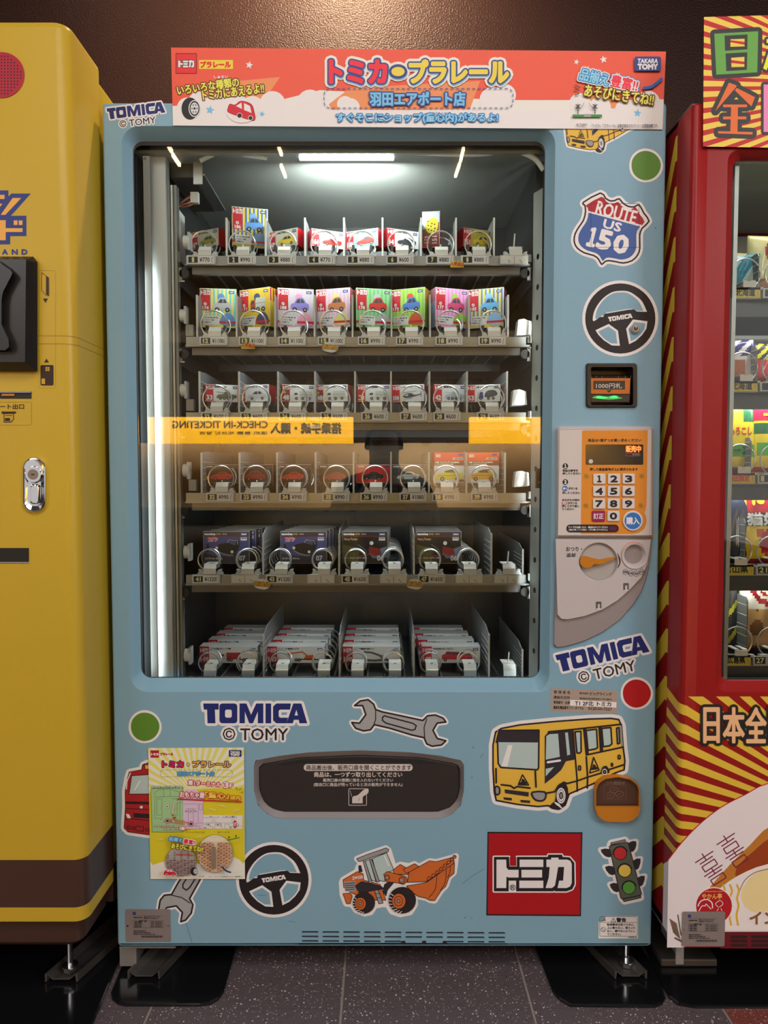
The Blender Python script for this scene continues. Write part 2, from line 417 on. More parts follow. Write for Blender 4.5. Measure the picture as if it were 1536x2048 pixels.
# window frame: bevelled lip from the door face to the glass
GY = .030
def ring(px0, py0, px1, py1, r, y, n=7):
    a = P(px0, py1, y); c = P(px1, py0, y); return [Vector((x, y, z)) for x, z in rrect(a.x, a.z, c.x, c.z, r, n)]
L0 = [Vector((x, 0, z)) for x, z in win]
fr = MB().loft([L0, ring(264, 254, 1111, 1382, .035, .0015), ring(279, 279, 1094, 1360, .024, GY - .004), ring(283, 283, 1090.5, 1355.5, .022, GY)], BLUE)
fr.build('window_frame', machine, smooth=True)
gk = MB().loft([ring(283, 283, 1090.5, 1355.5, .022, GY), ring(285, 291, 1089, 1353.5, .018, GY + .001), ring(285, 291, 1089, 1353.5, .018, GY + .022)], RUB)
gk.build('window_gasket', machine, smooth=True)
a = P(284, 1354, GY + .004); c = P(1090, 284, GY + .004)
MB().box(a.x, c.x, GY + .004, GY + .009, a.z, c.z, glassmat('window_glass', (.97, 1, .985), 1.52, 0, 1.0)).build('glass_pane', machine)
# cabinet shell behind the door
CX0, CX1, CZ0, CZ1 = -.528, .352, P(0, 1372, .05).z, 1.776
sh = MB()
sh.box(XL + .004, XL + .030, .047, .80, ZB + .004, ZT - .003, BLUE); sh.box(XR - .030, XR - .004, .047, .80, ZB + .004, ZT - .003, BLUE)
sh.box(XL + .030, XR - .030, .047, .80, ZT - .030, ZT - .003, BLUE); sh.box(XL + .030, XR - .030, .047, .80, ZB + .004, ZB + .03, DARKM)
sh.box(XL + .030, XR - .030, .775, .80, ZB + .03, ZT - .03, DARKM)
sh.build('cabinet', machine, bevel=.003)
MB().box(XL + .012, XR - .012, .0455, .0468, ZB + .012, ZT - .012, RUB).box(XL + .002, XR - .3, .02, .75, ZT + .001, ZT + .006, RUB)
g2 = MB()
for (x0, x1, z0, z1) in ((XL + .01, CX0 - .002, ZB + .01, ZT - .01), (CX1 + .002, XR - .01, ZB + .01, ZT - .01)): g2.box(x0, x1, .0455, .0465, z0, z1, RUB)
# inner compartment
BY = .50
WL, WR = -.475, .332
ci = MB()
ci.box(WL - .005, WL, .10, BY, CZ0, CZ1, mat('inner_wall_metal', (.085, .088, .092), .35, .7, bump=.2, bscale=30))
ci.box(WR, WR + .005, .10, BY, CZ0, CZ1, MATS['inner_wall_metal'])
CEIL = mat('galvanised_sheet', (.40, .41, .39), .38, .35, bump=.5, bscale=14, var=.06, vscale=5)
ci.box(CX0, CX1, .05, BY, CZ1, CZ1 + .006, CEIL)
ci.box(CX0, CX0 + .004, .05, .10, CZ0, CZ1, DARKM); ci.box(CX1 - .004, CX1, .05, .10, CZ0, CZ1, DARKM)
ci.box(CX0, WL, .095, .10, CZ0, CZ1, DARKM); ci.box(WR, CX1, .095, .10, CZ0, CZ1, DARKM)
ci.box(CX0, CX1, .05, BY, CZ0 - .006, CZ0, DARKM)
ci.build('inner_lining', machine)
holes = []
for yy in (758, 880, 1011):
    for i in range(-2, 13):
        p = P(502 + i * 50.2, yy, BY)
        if WL + .03 < p.x < WR - .03: holes.append(circ(p.x, p.z, .0168, 20))
bk = MB(); o_ = [(WL, CZ0), (WR, CZ0), (WR, CZ1), (WL, CZ1)]
BKM = mat('back_panel_metal', (.06, .062, .066), .38, .6, bump=.25, bscale=20, var=.1, vscale=4)
bk.fill([o_, *holes], BKM, lambda x, z: Vector((x, BY, z)))
for h in holes: bk.loft([[Vector((x, BY, z)) for x, z in h], [Vector((x, BY + .012, z)) for x, z in h]], BKM)
bk.box(WL, WR, BY + .013, BY + .016, CZ0, CZ1, RUB)
bk.build('back_panel', machine)
# posts and rails either side of the trays
lp = MB(); a = P(299, 310, .066); z0 = CZ0 + .002
lp.box(a.x, a.x + .034, .066, .095, z0, a.z - .0, mat('pale_post', (.74, .79, .82), .4, .0)); lp.build('door_post', machine, bevel=.002)
lq = MB()
for k, (px, wd, y) in enumerate(((334, .005, .074), (341, .004, .078), (347, .006, .084))):
    q = P(px, 370, y); lq.box(q.x, q.x + wd, y, y + .02, z0, q.z, GREYM if k != 1 else ZINC)
lq.build('guide_rail', machine)
gl = P(286, 320, .045); MB().box(gl.x, gl.x + .014, .045, .052, z0, P(286, 312, .045).z, GREYM).cyl((gl.x + .004, .044, P(0, 317, .045).z), (gl.x + .004, .0455, P(0, 317, .045).z), .003, CHROME).build('edge_strip', machine)
a = P(1064, 390, .09); b_ = P(1088, 390, .05)
rp = MB(); PERF = mat('perforated_post', (.46, .48, .45), .42, .3)
hl = []; zz = P(0, 505, .07).z
for k in range(14):
    hl.append(circ(0, P(0, 513 + k * 60.7, .07).z, .0045, 12, .0065))
# the perforated face is turned a little towards the middle
def rpm(u, z, h=0): return Vector((a.x + .003 + u * (b_.x - a.x - .004), .088 - u * .030 - h, z))
zt = P(0, 380, .07).z
rp.fill([[(0, z0), (1, z0), (1, zt), (0, zt)], *[[(.55 + x / .03, z) for x, z in h] for h in hl]], PERF, rpm)
rp.add([rpm(0, z0, -.008), rpm(1, z0, -.008), rpm(1, zt, -.008), rpm(0, zt, -.008)], [(0, 1, 2, 3)], RUB)
rp.build('perforated_post', machine)
kk = P(1068, 940, .07)
MB().box(kk.x, kk.x + .022, .045, .056, P(0, 976, .05).z, P(0, 937, .05).z, RUB).cyl((kk.x + .004, .044, P(0, 965, .05).z), (kk.x + .02, .044, P(0, 965, .05).z), .003, CHROME).build('door_catch', machine)
# strip lamp with its channel and the white ducts
lb = MB(); q0, q1 = P(598, 318, .062), P(788, 304, .062)
lb.box(q0.x, q1.x, .060, .072, q0.z, q1.z, mat('strip_lamp_glass', (.9, .95, .9), .3, emit=(.93, 1.0, .95), estr=4.0))
lb.build('strip_lamp', machine, bevel=.002)
le = MB()
for i in range(9):
    x = q0.x + .012 + i * (q1.x - q0.x - .024) / 8; le.box(x - .002, x + .002, .0585, .0600, (q0.z + q1.z) / 2 - .002, (q0.z + q1.z) / 2 + .002, mat('led_chip', (1, 1, 1), .3, emit=(.95, 1, .98), estr=60))
le.build('lamp_diode', machine, kind='stuff')
hd = MB(); t0, t1 = P(300, 300, .05), P(1086, 291, .05)
hd.box(t0.x, t1.x, .050, .058, t0.z, t1.z, ZINC); t2 = P(300, 319, .075); hd.box(t0.x + .09, t1.x - .02, .075, .080, t2.z + .003, t1.z + .02, GREYM)
hd.build('header_channel', machine)
duct = MB()
duct.tube([P(*p, .066) for p in smooth([(400, 322), (420, 312), (440, 305), (462, 303), (480, 308), (505, 312), (534, 316)], 4, False)], .0048, WPL, 8)
duct.build('cable_duct', machine, smooth=True); duct = MB()
duct.tube([P(*p, .060) for p in smooth([(802, 305), (850, 306), (900, 308), (960, 308), (1010, 303), (1045, 306), (1070, 318), (1087, 340)], 4, False)], .0055, WPL, 8)
duct.build('cable_duct', machine, smooth=True)
# upper left corner: bracket box, cover panel with its slot and the bundle of wires
br = MB()
q0, q1 = P(384, 296, .09), P(408, 296, .09)
br.box(P(340, 300, .10).x, P(386, 300, .10).x, .10, .30, P(0, 355, .10).z, CZ1, mat('bracket_dark', (.10, .10, .10), .4, .4))
br.box(P(386, 300, .09).x, P(404, 300, .09).x, .09, .094, P(0, 368, .09).z, CZ1, ZINC)
br.box(P(386, 300, .09).x, P(404, 300, .09).x + .004, .094, .30, P(0, 350, .09).z, P(0, 346, .09).z, ZINC)
br.build('corner_bracket', machine)
cp = MB(); X0, X1 = P(326, 460, .085).x, P(338, 460, .085).x
zc0, zc1 = P(0, 512, .085).z, P(0, 395, .085).z
cp.box(X0, X1, .085, .090, zc0, P(0, 460, .085).z, WPL); cp.box(X0, X1, .085, .090, P(0, 413, .085).z, zc1, WPL); cp.box(X0, X1, .091, .092, P(0, 460, .085).z, P(0, 413, .085).z, RUB)
cp.box(X1, X1 + .003, .085, .20, zc0 + .01, zc1, WPL); cp.build('cover_panel', machine)
wr = MB()
for i in range(14):
    cm = [KI(190, 60, 50), KI(40, 40, 45), KI(210, 200, 190), KI(60, 50, 110), KI(120, 90, 60), KI(200, 170, 60), KI(170, 40, 80)][i % 7]
    r_ = random.uniform
    wr.tube([P(*p, .13) for p in smooth([(345 + r_(-3, 3), 372), (354 + r_(-3, 3), 385 + r_(-4, 4)), (355, 411), (372 + r_(-3, 3), 406 + r_(-9, 9)), (389, 398 + (i - 7) * 1.8)], 4, False)], .0013, cm, 5)
wr.build('wire_bundle', machine, smooth=True)
wc = P(388, 395, .13); MB().box(wc.x - .008, wc.x + .010, .128, .14, wc.z - .012, wc.z + .012, WPL).build('plug_connector', machine, bevel=.001)
MB().tube([P(*p, .12) for p in smooth([(330, 365), (340, 385), (350, 405), (354, 412)], 4, False)], .006, WPL, 8).build('cable_sleeve', machine, smooth=True)

# ================================================================== trays
TY = .092
def zrow(py, y=TY): return P(0, py, y).z
rows = [
 dict(tag=520, rest=496, tags=[(402, '1', '¥770'), (483, '2', '¥990'), (563, '3', '¥880'), (643, '4', '¥770'), (721, '5', '¥880'), (800, '6', '¥600'), (880, '7', '¥880'), (950, '8', '¥880'), (1028, None, None)],
      ringy=489, r=.0292, coils=[408, 484, 566, 648, 724, 802, 881, 956], div=[453, 531, 610, 688, 765, 842, 912, 992], dtop=436, pitch=.07),
 dict(tag=682, rest=655, tags=[(427, '12', '¥1100'), (505, '13', '¥1100'), (584, '14', '¥1100'), (663, '15', '¥1100'), (743, '16', '¥990'), (819, '17', '¥990'), (898, '18', '¥990'), (984, '19', '¥990')],
      ringy=648, r=.0292, coils=[428, 506, 586, 666, 745, 821, 899, 986], div=[394, 473, 550, 629, 705, 783, 860, 938, 1016], dtop=590, pitch=.09),
 dict(tag=833, rest=804, tags=[(430, '22', '¥600'), (508, '23', '¥600'), (585, '24', '¥600'), (668, '25', '¥600'), (750, '26', '¥600'), (827, '27', '¥600'), (894, '28', '¥600'), (981, '29', '¥600')],
      ringy=797, r=.0292, coils=[432, 511, 588, 673, 750, 827, 893, 982], div=[399, 478, 556, 630, 710, 782, 859, 934, 1014], dtop=743, pitch=.07),
 dict(tag=994, rest=966, tags=[(440, '32', '¥990'), (508, '33', '¥990'), (586, '34', '¥990'), (672, '35', '¥990'), (748, '36', '¥990'), (826, '37', '¥1080'), (891, '38', '¥990'), (969, '39', '¥990')],
      ringy=957, r=.0285, coils=[442, 512, 587, 673, 750, 826, 892, 967], div=[403, 479, 554, 631, 707, 782, 858, 933, 1010], dtop=905, pitch=.07),
 dict(tag=1158, rest=1126, tags=[(412, '41', '¥1320'), (490, None, None), (559, '43', '¥1320'), (642, None, None), (710, '45', '¥1650'), (787, None, None), (863, '47', '¥1650'), (938, None, None), (1015, None, None)],
      ringy=1120, r=.0235, coils=[417, 493, 560, 645, 711, 786, 860, 937], div=[526, 678, 828, 983, 1046], dtop=1067, pitch=.036),
 dict(tag=1362, rest=1327, tags=[], ringy=1326, r=.0235, coils=[418, 494, 561, 645, 712, 787, 861, 937], div=[527, 679, 828, 978, 1045], dtop=1268, pitch=.052),
]
COILS = {}
def coil_mesh(r, pitch, flip):
    k = (r, pitch, flip)
    if k not in COILS:
        b = MB(); n = int(.36 / pitch); seg = 22; pts = []
        a0 = radians(-50 if not flip else 230)
        for i in range(n * seg + 1):
            t = i / seg; an = a0 + (2 * pi * t) * (1 if not flip else -1)
            yy = pitch * max(0, t - .75)
            pts.append((r * cos(an), yy, r * sin(an)))
        b.tube(pts, .0017, WIRE, 6); o = b.build('coil', None, smooth=True); COILS[k] = o.data; bpy.data.objects.remove(o)
    return COILS[k]
LBLK = KI(30, 30, 30); LYEL = mat('tag_digit', (.80, .80, .45), .5); LWHT = mat('tag_paper', (.93, .93, .96), .5); TRIM = mat('tray_lip', (.34, .36, .38), .35, .5)
DIVM = mat('divider_plastic', (.20, .205, .21), .3)
RAILM = mat('product_rail_dark', (.035, .036, .038), .4)
TRAYM = mat('tray_sheet', (.06, .06, .063), .40, .6, var=.1, vscale=8)
for ri, R in enumerate(rows):
    zt_ = zrow(R['tag']); x0, x1 = P(372, R['tag'], TY).x, P(1052, R['tag'], TY).x
    tb = MB(); zb = zt_ - .013
    last = ri == 5
    # sheet, front lip in two steps, side flanges, ribs below
    tb.box(x0 - .02, x1 + .015, TY + .012, BY - .03, zb - .001, zb + .002, TRAYM)
    tray = tb.build('product_tray', machine)
    if not last:
        lip = MB().box(x0, x1, TY, TY + .010, zt_ - .012, zt_ + .009, TRIM).box(x0, x1 + .008, TY - .006, TY, zt_ - .0135, zt_ - .0095, TRIM)
        lip.box(x0 + .012, x1 - .012, TY + .004, TY + .016, zt_ - .030, zt_ - .014, mat('tray_under_lip', (.16, .16, .165), .4, .5))
        lip.build('front_lip', tray)
    fl = MB().box(x0 - .026, x0 - .022, TY + .02, BY - .03, zb - .035, zb + .02, DARKM)
    fl.box(x0 - .022, x0 - .004, TY, TY + .003, zb - .034, zb - .031, ZINC); fl.box(x0 - .022, x0 - .014, TY, TY + .004, zt_ - .004, zt_ + .018, GREYM); fl.box(x0 - .016, x0 - .009, TY - .002, TY + .004, zb - .031, zb - .004, GREYM)
    fl.cyl((x0 - .004, TY - .002, zb - .016), (x0 - .004, TY + .006, zb - .016), .011, RUB, 14); fl.build('side_bracket', tray)
    fl = MB().box(x1 + .018, x1 + .022, TY + .02, BY - .03, zb - .035, zb + .02, DARKM)
    fl.box(x1 + .003, x1 + .010, TY - .002, TY + .004, zb - .031, zb - .004, GREYM); fl.box(x1 + .004, x1 + .012, TY, TY + .004, zt_ - .004, zt_ + .012, GREYM); fl.cyl((x1 - .002, TY - .002, zb - .016), (x1 - .002, TY + .006, zb - .016), .010, RUB, 14)
    fl.build('side_bracket', tray)
    if ri < 3:
        rb = MB()
        for i in range(22):
            x = x0 + .02 + i * (x1 - x0 - .05) / 21
            rb.box(x, x + (.0035 if i % 3 else .009), TY + .03, TY + .22, zb - .004, zb - .0012, ZINC if i % 3 else MATS['tray_under_lip'])
        rb.box(x0 + .02, x1 - .02, TY + .225, TY + .235, zb - .02, zb - .001, TRAYM); rb.box(x0 + .03, x1 - .03, BY - .06, BY - .05, zb - .02, zb - .001, TRAYM)
        rb.build('underside_ribs', tray, kind='stuff')
    if ri < 5 or True:
        for cx in R['coils']:
            q = P(cx, R['ringy'], TY + .014); hz = P(0, R['rest'], .145).z
            for sx in (-.020, .020): MB().box(q.x + sx - .003, q.x + sx + .003, TY + .03, BY - .04, zb + .002, hz - .0006, RAILM).build('product_rail', tray)
    # knob of the tray motor
    kx = {0: 374, 1: 367, 2: 368, 3: 373, 4: 375, 5: 376}[ri]; q = P(kx, R['ringy'] - 4 - (12 if ri else 0), TY + .006)
    kb = MB().cyl((q.x - .006, q.y, q.z), (q.x + .008, q.y, q.z), .0145, WPL, 16).box(q.x + .004, q.x + .009, q.y - .012, q.y + .012, q.z - .019, q.z + .019, CLEARW)
    if 0 < ri < 4: kb.box(q.x + .006, q.x + .022, q.y - .006, q.y + .01, q.z - .045, q.z - .020, GREYM)
    kb.build('tray_knob', tray, smooth=True)
    # dividers: thin plates with a notched front edge
    ztop = P(0, R['dtop'], TY + .012).z
    for dx in R['div']:
        X = P(dx, R['dtop'] + 20, TY + .012).x; ln = .33
        if ri == 0 and dx == 992: X = P(988, 456, TY + .012).x
        low = dx in (1045, 1046)
        zt2 = ztop - (.035 if low else 0)
        prof = [(TY + .012, zb + .003)]
        nn = 7
        for k in range(nn):
            za = zb + .003 + (zt2 - zb - .010) * k / nn; zc = zb + .003 + (zt2 - zb - .010) * (k + 1) / nn
            prof += [(TY + .012, za + (zc - za) * .70), (TY + .0105, za + (zc - za) * .74), (TY + .0105, za + (zc - za) * .92), (TY + .012, za + (zc - za) * .96)]
        prof += [(TY + .013, zt2 - .003), (TY + .016, zt2), (TY + .03, zt2 + .001), (TY + .06, zt2 + (.004 if ri < 4 else .010)), (TY + ln, zt2 + (.004 if ri < 4 else .012)), (TY + ln, zb + .003)]
        b = MB()
        for sx in (-.0011, .0011): b.fill([prof], DIVM, lambda y, z, sx=sx: Vector((X + sx, y, z)))
        b.loft([[Vector((X - .0011, y, z)) for y, z in prof], [Vector((X + .0011, y, z)) for y, z in prof]], DIVM)
        b.box(X - .0018, X + .0018, TY + .0095, TY + .0135, zb + .003, zt2, WPL)
        if ri >= 2:
            for k in range(7):
                zz = zb + .012 + k * (zt2 - zb - .02) / 7; b.box(X - .0017, X + .0017, TY + .014, TY + .12, zz, zz + .0009, WPL)
        b.build('divider', tray)
    # coils with the white clip and its base
    for ci_, cx in enumerate(R['coils']):
        q = P(cx, R['ringy'], TY + .014); flip = (ri >= 4 and ci_ % 2 == 1)
        o = bpy.data.objects.new('coil', coil_mesh(R['r'], R['pitch'], flip)); COL.objects.link(o); o.parent = tray; o.location = q - M0
    tl = R['tags'] or [(417, None, None), (495, None, None), (564, None, None), (646, None, None), (712, None, None), (789, None, None), (862, None, None), (936, None, None), (1016, None, None)]
    for tx, num, pr in tl:
        q = P(tx, R['tag'], TY - .008); zc = q.z
        near = min(R['coils'] + [tx], key=lambda c: abs(c - tx - 4) if c != tx else 30); cxx = P(near + (2 if ri < 4 else 3), R['tag'] - 20, TY).x
        if num is None and tx > 1000: cxx = P(tx + 3, R['tag'] - 20, TY).x
        b = MB(); h = .022 if ri < 5 else .024
        zb0 = zc + .0105
        W_ = .0138
        pf = [(TY - .006, zb0), (TY - .006, zb0 + h * .55), (TY - .002, zb0 + h * .62), (TY + .004, zb0 + h), (TY + .05, zb0 + h), (TY + .05, zb0 + h - .002), (TY + .0045, zb0 + h - .002), (TY - .004, zb0)]
        for sx in (-W_, W_): b.fill([pf], WPL, lambda y, z, sx=sx: Vector((cxx + sx, y, z)))
        b.loft([[Vector((cxx - W_, y, z)) for y, z in pf], [Vector((cxx + W_, y, z)) for y, z in pf]], WPL)
        b.box(cxx - .003, cxx + .003, TY + .012, TY + .013, zb0 + h - .002, zb0 + h + .001, RUB)
        b.box(cxx + .0142, cxx + .0155, TY, TY + .05, zb0 + h - .010, zb0 + h - .001, GREYM)
        b.tube([(cxx - .002, TY + .010, zb0 + h - .002), (cxx - .001, TY + .004, zb0 + h + (.004 if tx < 1000 else .028))], .0016, WPL, 5)
        b.build('coil_clip', tray)
        if last:
            MB().box(cxx - .024, cxx - .021, TY - .004, TY + .2, zb0 - .012, zb0 - .004, ZINC).build('coil_base', tray); MB().box(cxx + .021, cxx + .024, TY - .004, TY + .2, zb0 - .012, zb0 - .004, ZINC).build('coil_base', tray); continue
        for sg in (-1, 1):
            b = MB(); pf = [(cxx + sg * .0145, zb0 - .001), (cxx + sg * .0145, zb0 + .004), (cxx + sg * .019, zb0 + .009), (cxx + sg * .026, zb0 + .010), (cxx + sg * .0245, zb0 + .006), (cxx + sg * .0285, zb0 - .001)]
            for y in (TY - .002, TY + .012): b.fill([pf], CLEARW, lambda x, z, y=y: Vector((x, y, z)))
            b.loft([[Vector((x, TY - .002, z)) for x, z in pf], [Vector((x, TY + .012, z)) for x, z in pf]], CLEARW); b.build('coil_base', tray)
        # price tag
        b = MB(); b.box(q.x - .0305, q.x + .0305, TY - .010, TY - .001, zc - .0098, zc + .0098, CLEARW); b.box(q.x - .0285, q.x + .0285, TY - .0104, TY - .010, zc - .0080, zc + .0080, LWHT if num else WPL)
        A = Art(lambda u, v, h, q=q: Vector((q.x + u / 1000, TY - .0104 - h, q.z - v / 1000)), .0001); A.b = b
        if num:
            A.rect(-27, -6.6, -6.5, 6.6, LBLK)
            wd = 3.8 if len(num) == 1 else 8.2
            A.text(num, -16.8 - wd / 2 - (1.2 if len(num) == 2 else 0), -4.6, -16.8 + wd / 2 + (1.2 if len(num) == 2 else 0), 4.6, LYEL, bold=1.5, dn=4)
            A.text(pr, -2.5, -4.8, (19 if len(pr) == 4 else 22.5), 4.8, LBLK, bold=.35, dn=3)
            A.line([(25.5, -6), (24, 0), (24, 6)], .9, LBLK, n=3)
        else:
            A.rect(-.6, -7.5, .6, 8, GREYM); A.disc(-12, 2, 1.2, RUB, n=8); A.disc(13, 2, 1.2, RUB, n=8); A.line(circ(-9, 7, 2.2, 8)[4:], .9, RUB, n=3); A.line(circ(17, 7, 2.2, 8)[4:], .9, RUB, n=3)
        A.flush(); b.build('price_tag', tray, fix=False)
    # little flags on the lip
    for (bx, by, kind, rr_) in {0: [(915, 527, 'c', 0)], 1: [(497, 690, 'c', 0), (660, 694, 'n', 1)], 2: [(628, 846, 'n', 0)], 4: [(524, 1168, 'n', 0), (829, 1168, 'n', 0)]}.get(ri, []):
        A = Art(plane_map(TY - .0135), 0)
        if kind == 'c':
            A.poly([(bx - 14, by + 8), (bx - 15, by - 2), (bx - 9, by + 1), (bx - 6, by - 8), (bx - 1, by - 1), (bx + 2, by - 10), (bx + 5, by - 1), (bx + 11, by - 6), (bx + 13, by + 8)], KI(235, 200, 60))
            A.text('人気商品', bx - 14, by - 2.5, bx + 13, by + 5, KI(225, 50, 30), .6, rot=6)
        else:
            A.poly(smooth([(bx - 16, by - 2), (bx - 8, by - 9), (bx + 4, by - 10), (bx + 15, by - 4), (bx + 16, by + 5), (bx + 6, by + 11), (bx - 8, by + 9), (bx - 15, by + 5)], 3), LWHT)
            A.text('新商品', bx - 15, by - 4.5, bx + 15, by + 4.5, KI(250, 200, 40), .5, rot=4, out=[(2.2, KI(150, 80, 20))])
        A.build('shelf_flag', tray)
# motor covers at the tray ends
for ri, (cx, cy) in {1: (1048, 656), 2: (1038, 796), 3: (1043, 958)}.items():
    q = P(cx, cy, TY + .01); b = MB(); s_ = .018
    b.loft([[Vector((q.x - s_, TY, q.z - s_)), Vector((q.x + s_ * .6, TY, q.z - s_ * .9)), Vector((q.x + s_, TY + .01, q.z - s_ * .8)), Vector((q.x + s_ * .9, TY + .01, q.z + s_ * .8)), Vector((q.x - s_ * .1, TY, q.z + s_)), Vector((q.x - s_ * .8, TY, q.z + s_ * .9))],
            [Vector((q.x - s_, TY + .03, q.z - s_)), Vector((q.x + s_ * .6, TY + .03, q.z - s_ * .9)), Vector((q.x + s_, TY + .03, q.z - s_ * .8)), Vector((q.x + s_ * .9, TY + .03, q.z + s_ * .8)), Vector((q.x - s_ * .1, TY + .03, q.z + s_)), Vector((q.x - s_ * .8, TY + .03, q.z + s_ * .9))]], WPL, True, True, True)
    b.build('motor_cover', machine)
# ================================================================== toy boxes (each one a thing of its own)
CARD = KI(226, 226, 228); CRED = KI(200, 24, 44); CNAVY = KI(44, 60, 120); CBLK = KI(34, 32, 34)
def toycar(A, x, y, w_, h, c, kind='car', flip=False):
    """small printed vehicle, drawn inside the box (x, y, w_, h)"""
    fx = (lambda u: x + w_ * (1 - u)) if flip else (lambda u: x + w_ * u)
    q = lambda pts: [(fx(u), y + h * v) for u, v in pts]
    GL = KI(60, 66, 74)
    if kind == 'car':
        A.poly(smooth(q([(0, .72), (.02, .5), (.18, .42), (.36, .12), (.68, .08), (.84, .38), (.98, .46), (1, .75), (.9, .84), (.1, .84)]), 3), c)
        A.poly(q([(.26, .42), (.39, .18), (.52, .16), (.53, .42)]), GL); A.poly(q([(.56, .42), (.56, .16), (.67, .17), (.77, .40)]), GL)
        ws = (.22, .78)
    elif kind == 'sport':
        A.poly(smooth(q([(0, .78), (.05, .55), (.3, .42), (.45, .2), (.68, .2), (.86, .4), (1, .45), (.98, .78), (.8, .86), (.15, .88)]), 3), c)
        A.poly(q([(.34, .42), (.47, .25), (.64, .25), (.74, .42)]), GL); A.line(q([(.1, .62), (.9, .6)]), h * .03, GL); ws = (.24, .8)
    elif kind == 'truck':
        A.poly(q([(.02, .85), (.0, .5), (.06, .25), (.3, .22), (.34, .85)]), c); A.poly(q([(.05, .5), (.09, .3), (.24, .3), (.24, .5)]), GL)
        A.rect(min(fx(.36), fx(1)), y + h * .1, max(fx(.36), fx(1)), y + h * .8, KI(200, 200, 190)); A.line(q([(.36, .45), (1, .45)]), h * .02, CBLK); ws = (.18, .5, .84)
    elif kind == 'tank':
        A.poly(smooth(q([(0, .7), (.1, .45), (.35, .4), (.4, .2), (.65, .18), (.72, .4), (1, .45), (.98, .8), (.1, .85)]), 2), c); A.line(q([(.4, .3), (.02, .22)]), h * .06, c); ws = (.2, .4, .6, .8)
    elif kind == 'heli':
        A.poly(smooth(q([(.02, .6), (.2, .35), (.5, .35), (.62, .5), (.98, .42), (.98, .5), (.6, .66), (.35, .78), (.1, .76)]), 3), c); A.line(q([(-.1, .3), (.75, .12)]), h * .04, c); A.line(q([(.98, .2), (.98, .7)]), h * .05, c); A.poly(q([(.06, .58), (.2, .42), (.3, .42), (.3, .6)]), KI(190, 200, 210)); A.line(q([(.1, .9), (.5, .86)]), h * .03, c); ws = ()
    elif kind == 'mixer':
        A.poly(q([(.02, .85), (.0, .4), (.05, .2), (.26, .2), (.3, .85)]), c); A.poly(q([(.04, .42), (.08, .25), (.22, .25), (.22, .42)]), GL)
        A.poly(smooth(q([(.34, .55), (.45, .15), (.7, .02), (.92, .12), (1, .5), (.7, .7), (.4, .72)]), 3), KI(70, 74, 80)); A.line(q([(.5, .15), (.62, .68)]), h * .03, KI(120, 120, 120)); ws = (.16, .55, .8)
    elif kind == 'crane':
        A.poly(q([(.55, .75), (.6, .45), (.85, .42), (.92, .75)]), c); A.line(q([(.66, .5), (.5, .14), (.02, .3), (.1, .5)]), h * .11, c); A.line(q([(.45, .78), (1, .8)]), h * .09, CBLK); ws = (.3, .4)
    elif kind == 'dino':
        A.line(q([(.05, .15), (.3, .2), (.55, .45), (.7, .8), (.98, .92)]), h * .16, c); A.line(q([(.04, .85), (.4, .9), (.7, .82)]), h * .18, c); A.line(q([(.3, .25), (.7, .5), (.85, .85)]), h * .05, GL); ws = ()
    elif kind == 'limo':
        A.poly(q([(0, .8), (.02, .4), (.1, .34), (.16, .1), (.9, .2), (.98, .45), (1, .8)]), c); A.poly(q([(.13, .34), (.18, .16), (.3, .17), (.3, .36)]), GL); A.poly(q([(.33, .36), (.33, .18), (.88, .25), (.93, .42)]), GL); ws = (.12, .86)
    elif kind == 'fire':
        A.rect(min(fx(0), fx(.22)), y + h * .3, max(fx(0), fx(.22)), y + h * .8, KI(200, 200, 200)); A.rect(min(fx(.24), fx(.7)), y + h * .2, max(fx(.24), fx(.7)), y + h * .8, c); A.line(q([(.6, .8), (1, .82)]), h * .08, CBLK); A.rect(min(fx(.02), fx(.16)), y + h * .36, max(fx(.02), fx(.16)), y + h * .52, GL); ws = (.3, .4, .8, .9)
    for u in ws: A.disc(fx(u), y + h * .84, h * .15, CBLK, n=10); A.disc(fx(u), y + h * .84, h * .07, KI(170, 170, 170), n=8)

def logo_tomica(A, x0, y0, x1, y1, white, dark=None, bw=0):
    """the katakana logo: three blocky characters"""
    sx = (x1 - x0) / 646; sy = (y1 - y0) / 250
    q = lambda pts: [(x0 + (px - 128) * sx, y0 + (py - 302) * sy) for px, py in pts]
    G_ = [[(133, 320), (212, 320), (214, 385), (230, 403), (312, 403), (312, 465), (230, 465), (214, 458), (212, 550), (133, 550)],
          [(320, 320), (512, 320), (512, 380), (320, 380)], [(335, 403), (502, 403), (502, 465), (335, 465)], [(318, 490), (512, 490), (512, 550), (318, 550)],
          [(537, 320), (575, 320), (575, 304), (635, 304), (635, 320), (705, 320), (730, 330), (742, 355), (742, 510), (728, 538), (700, 550), (627, 550), (640, 490), (672, 490), (680, 380), (632, 380), (606, 530), (582, 550), (530, 550), (556, 465), (563, 380), (537, 380)]]
    if dark:
        for g in G_: A.poly(q(g), dark, up=False); A.line(q(g), bw, dark, True, False)
        A.up()
    for g in G_: A.poly(q(g), white, up=False)
    A.up()
def tt_logo(A, x0, y0, x1, y1, bgm=None, fg=None, r=None, k=1):
    A.rr(x0, y0, x1, y1, (r if r is not None else (y1 - y0) * .14), bgm or CNAVY)
    W_ = x1 - x0; H_ = y1 - y0
    A.text('TAKARA', x0 + W_ * .12, y0 + H_ * .16, x1 - W_ * .12, y0 + H_ * .46, fg or CARD, H_ * .035 * k, shear=.1, dn=4)
    A.text('TOMY', x0 + W_ * .13, y0 + H_ * .53, x1 - W_ * .13, y0 + H_ * .88, fg or CARD, H_ * .07 * k, dn=4)
NB = [0]
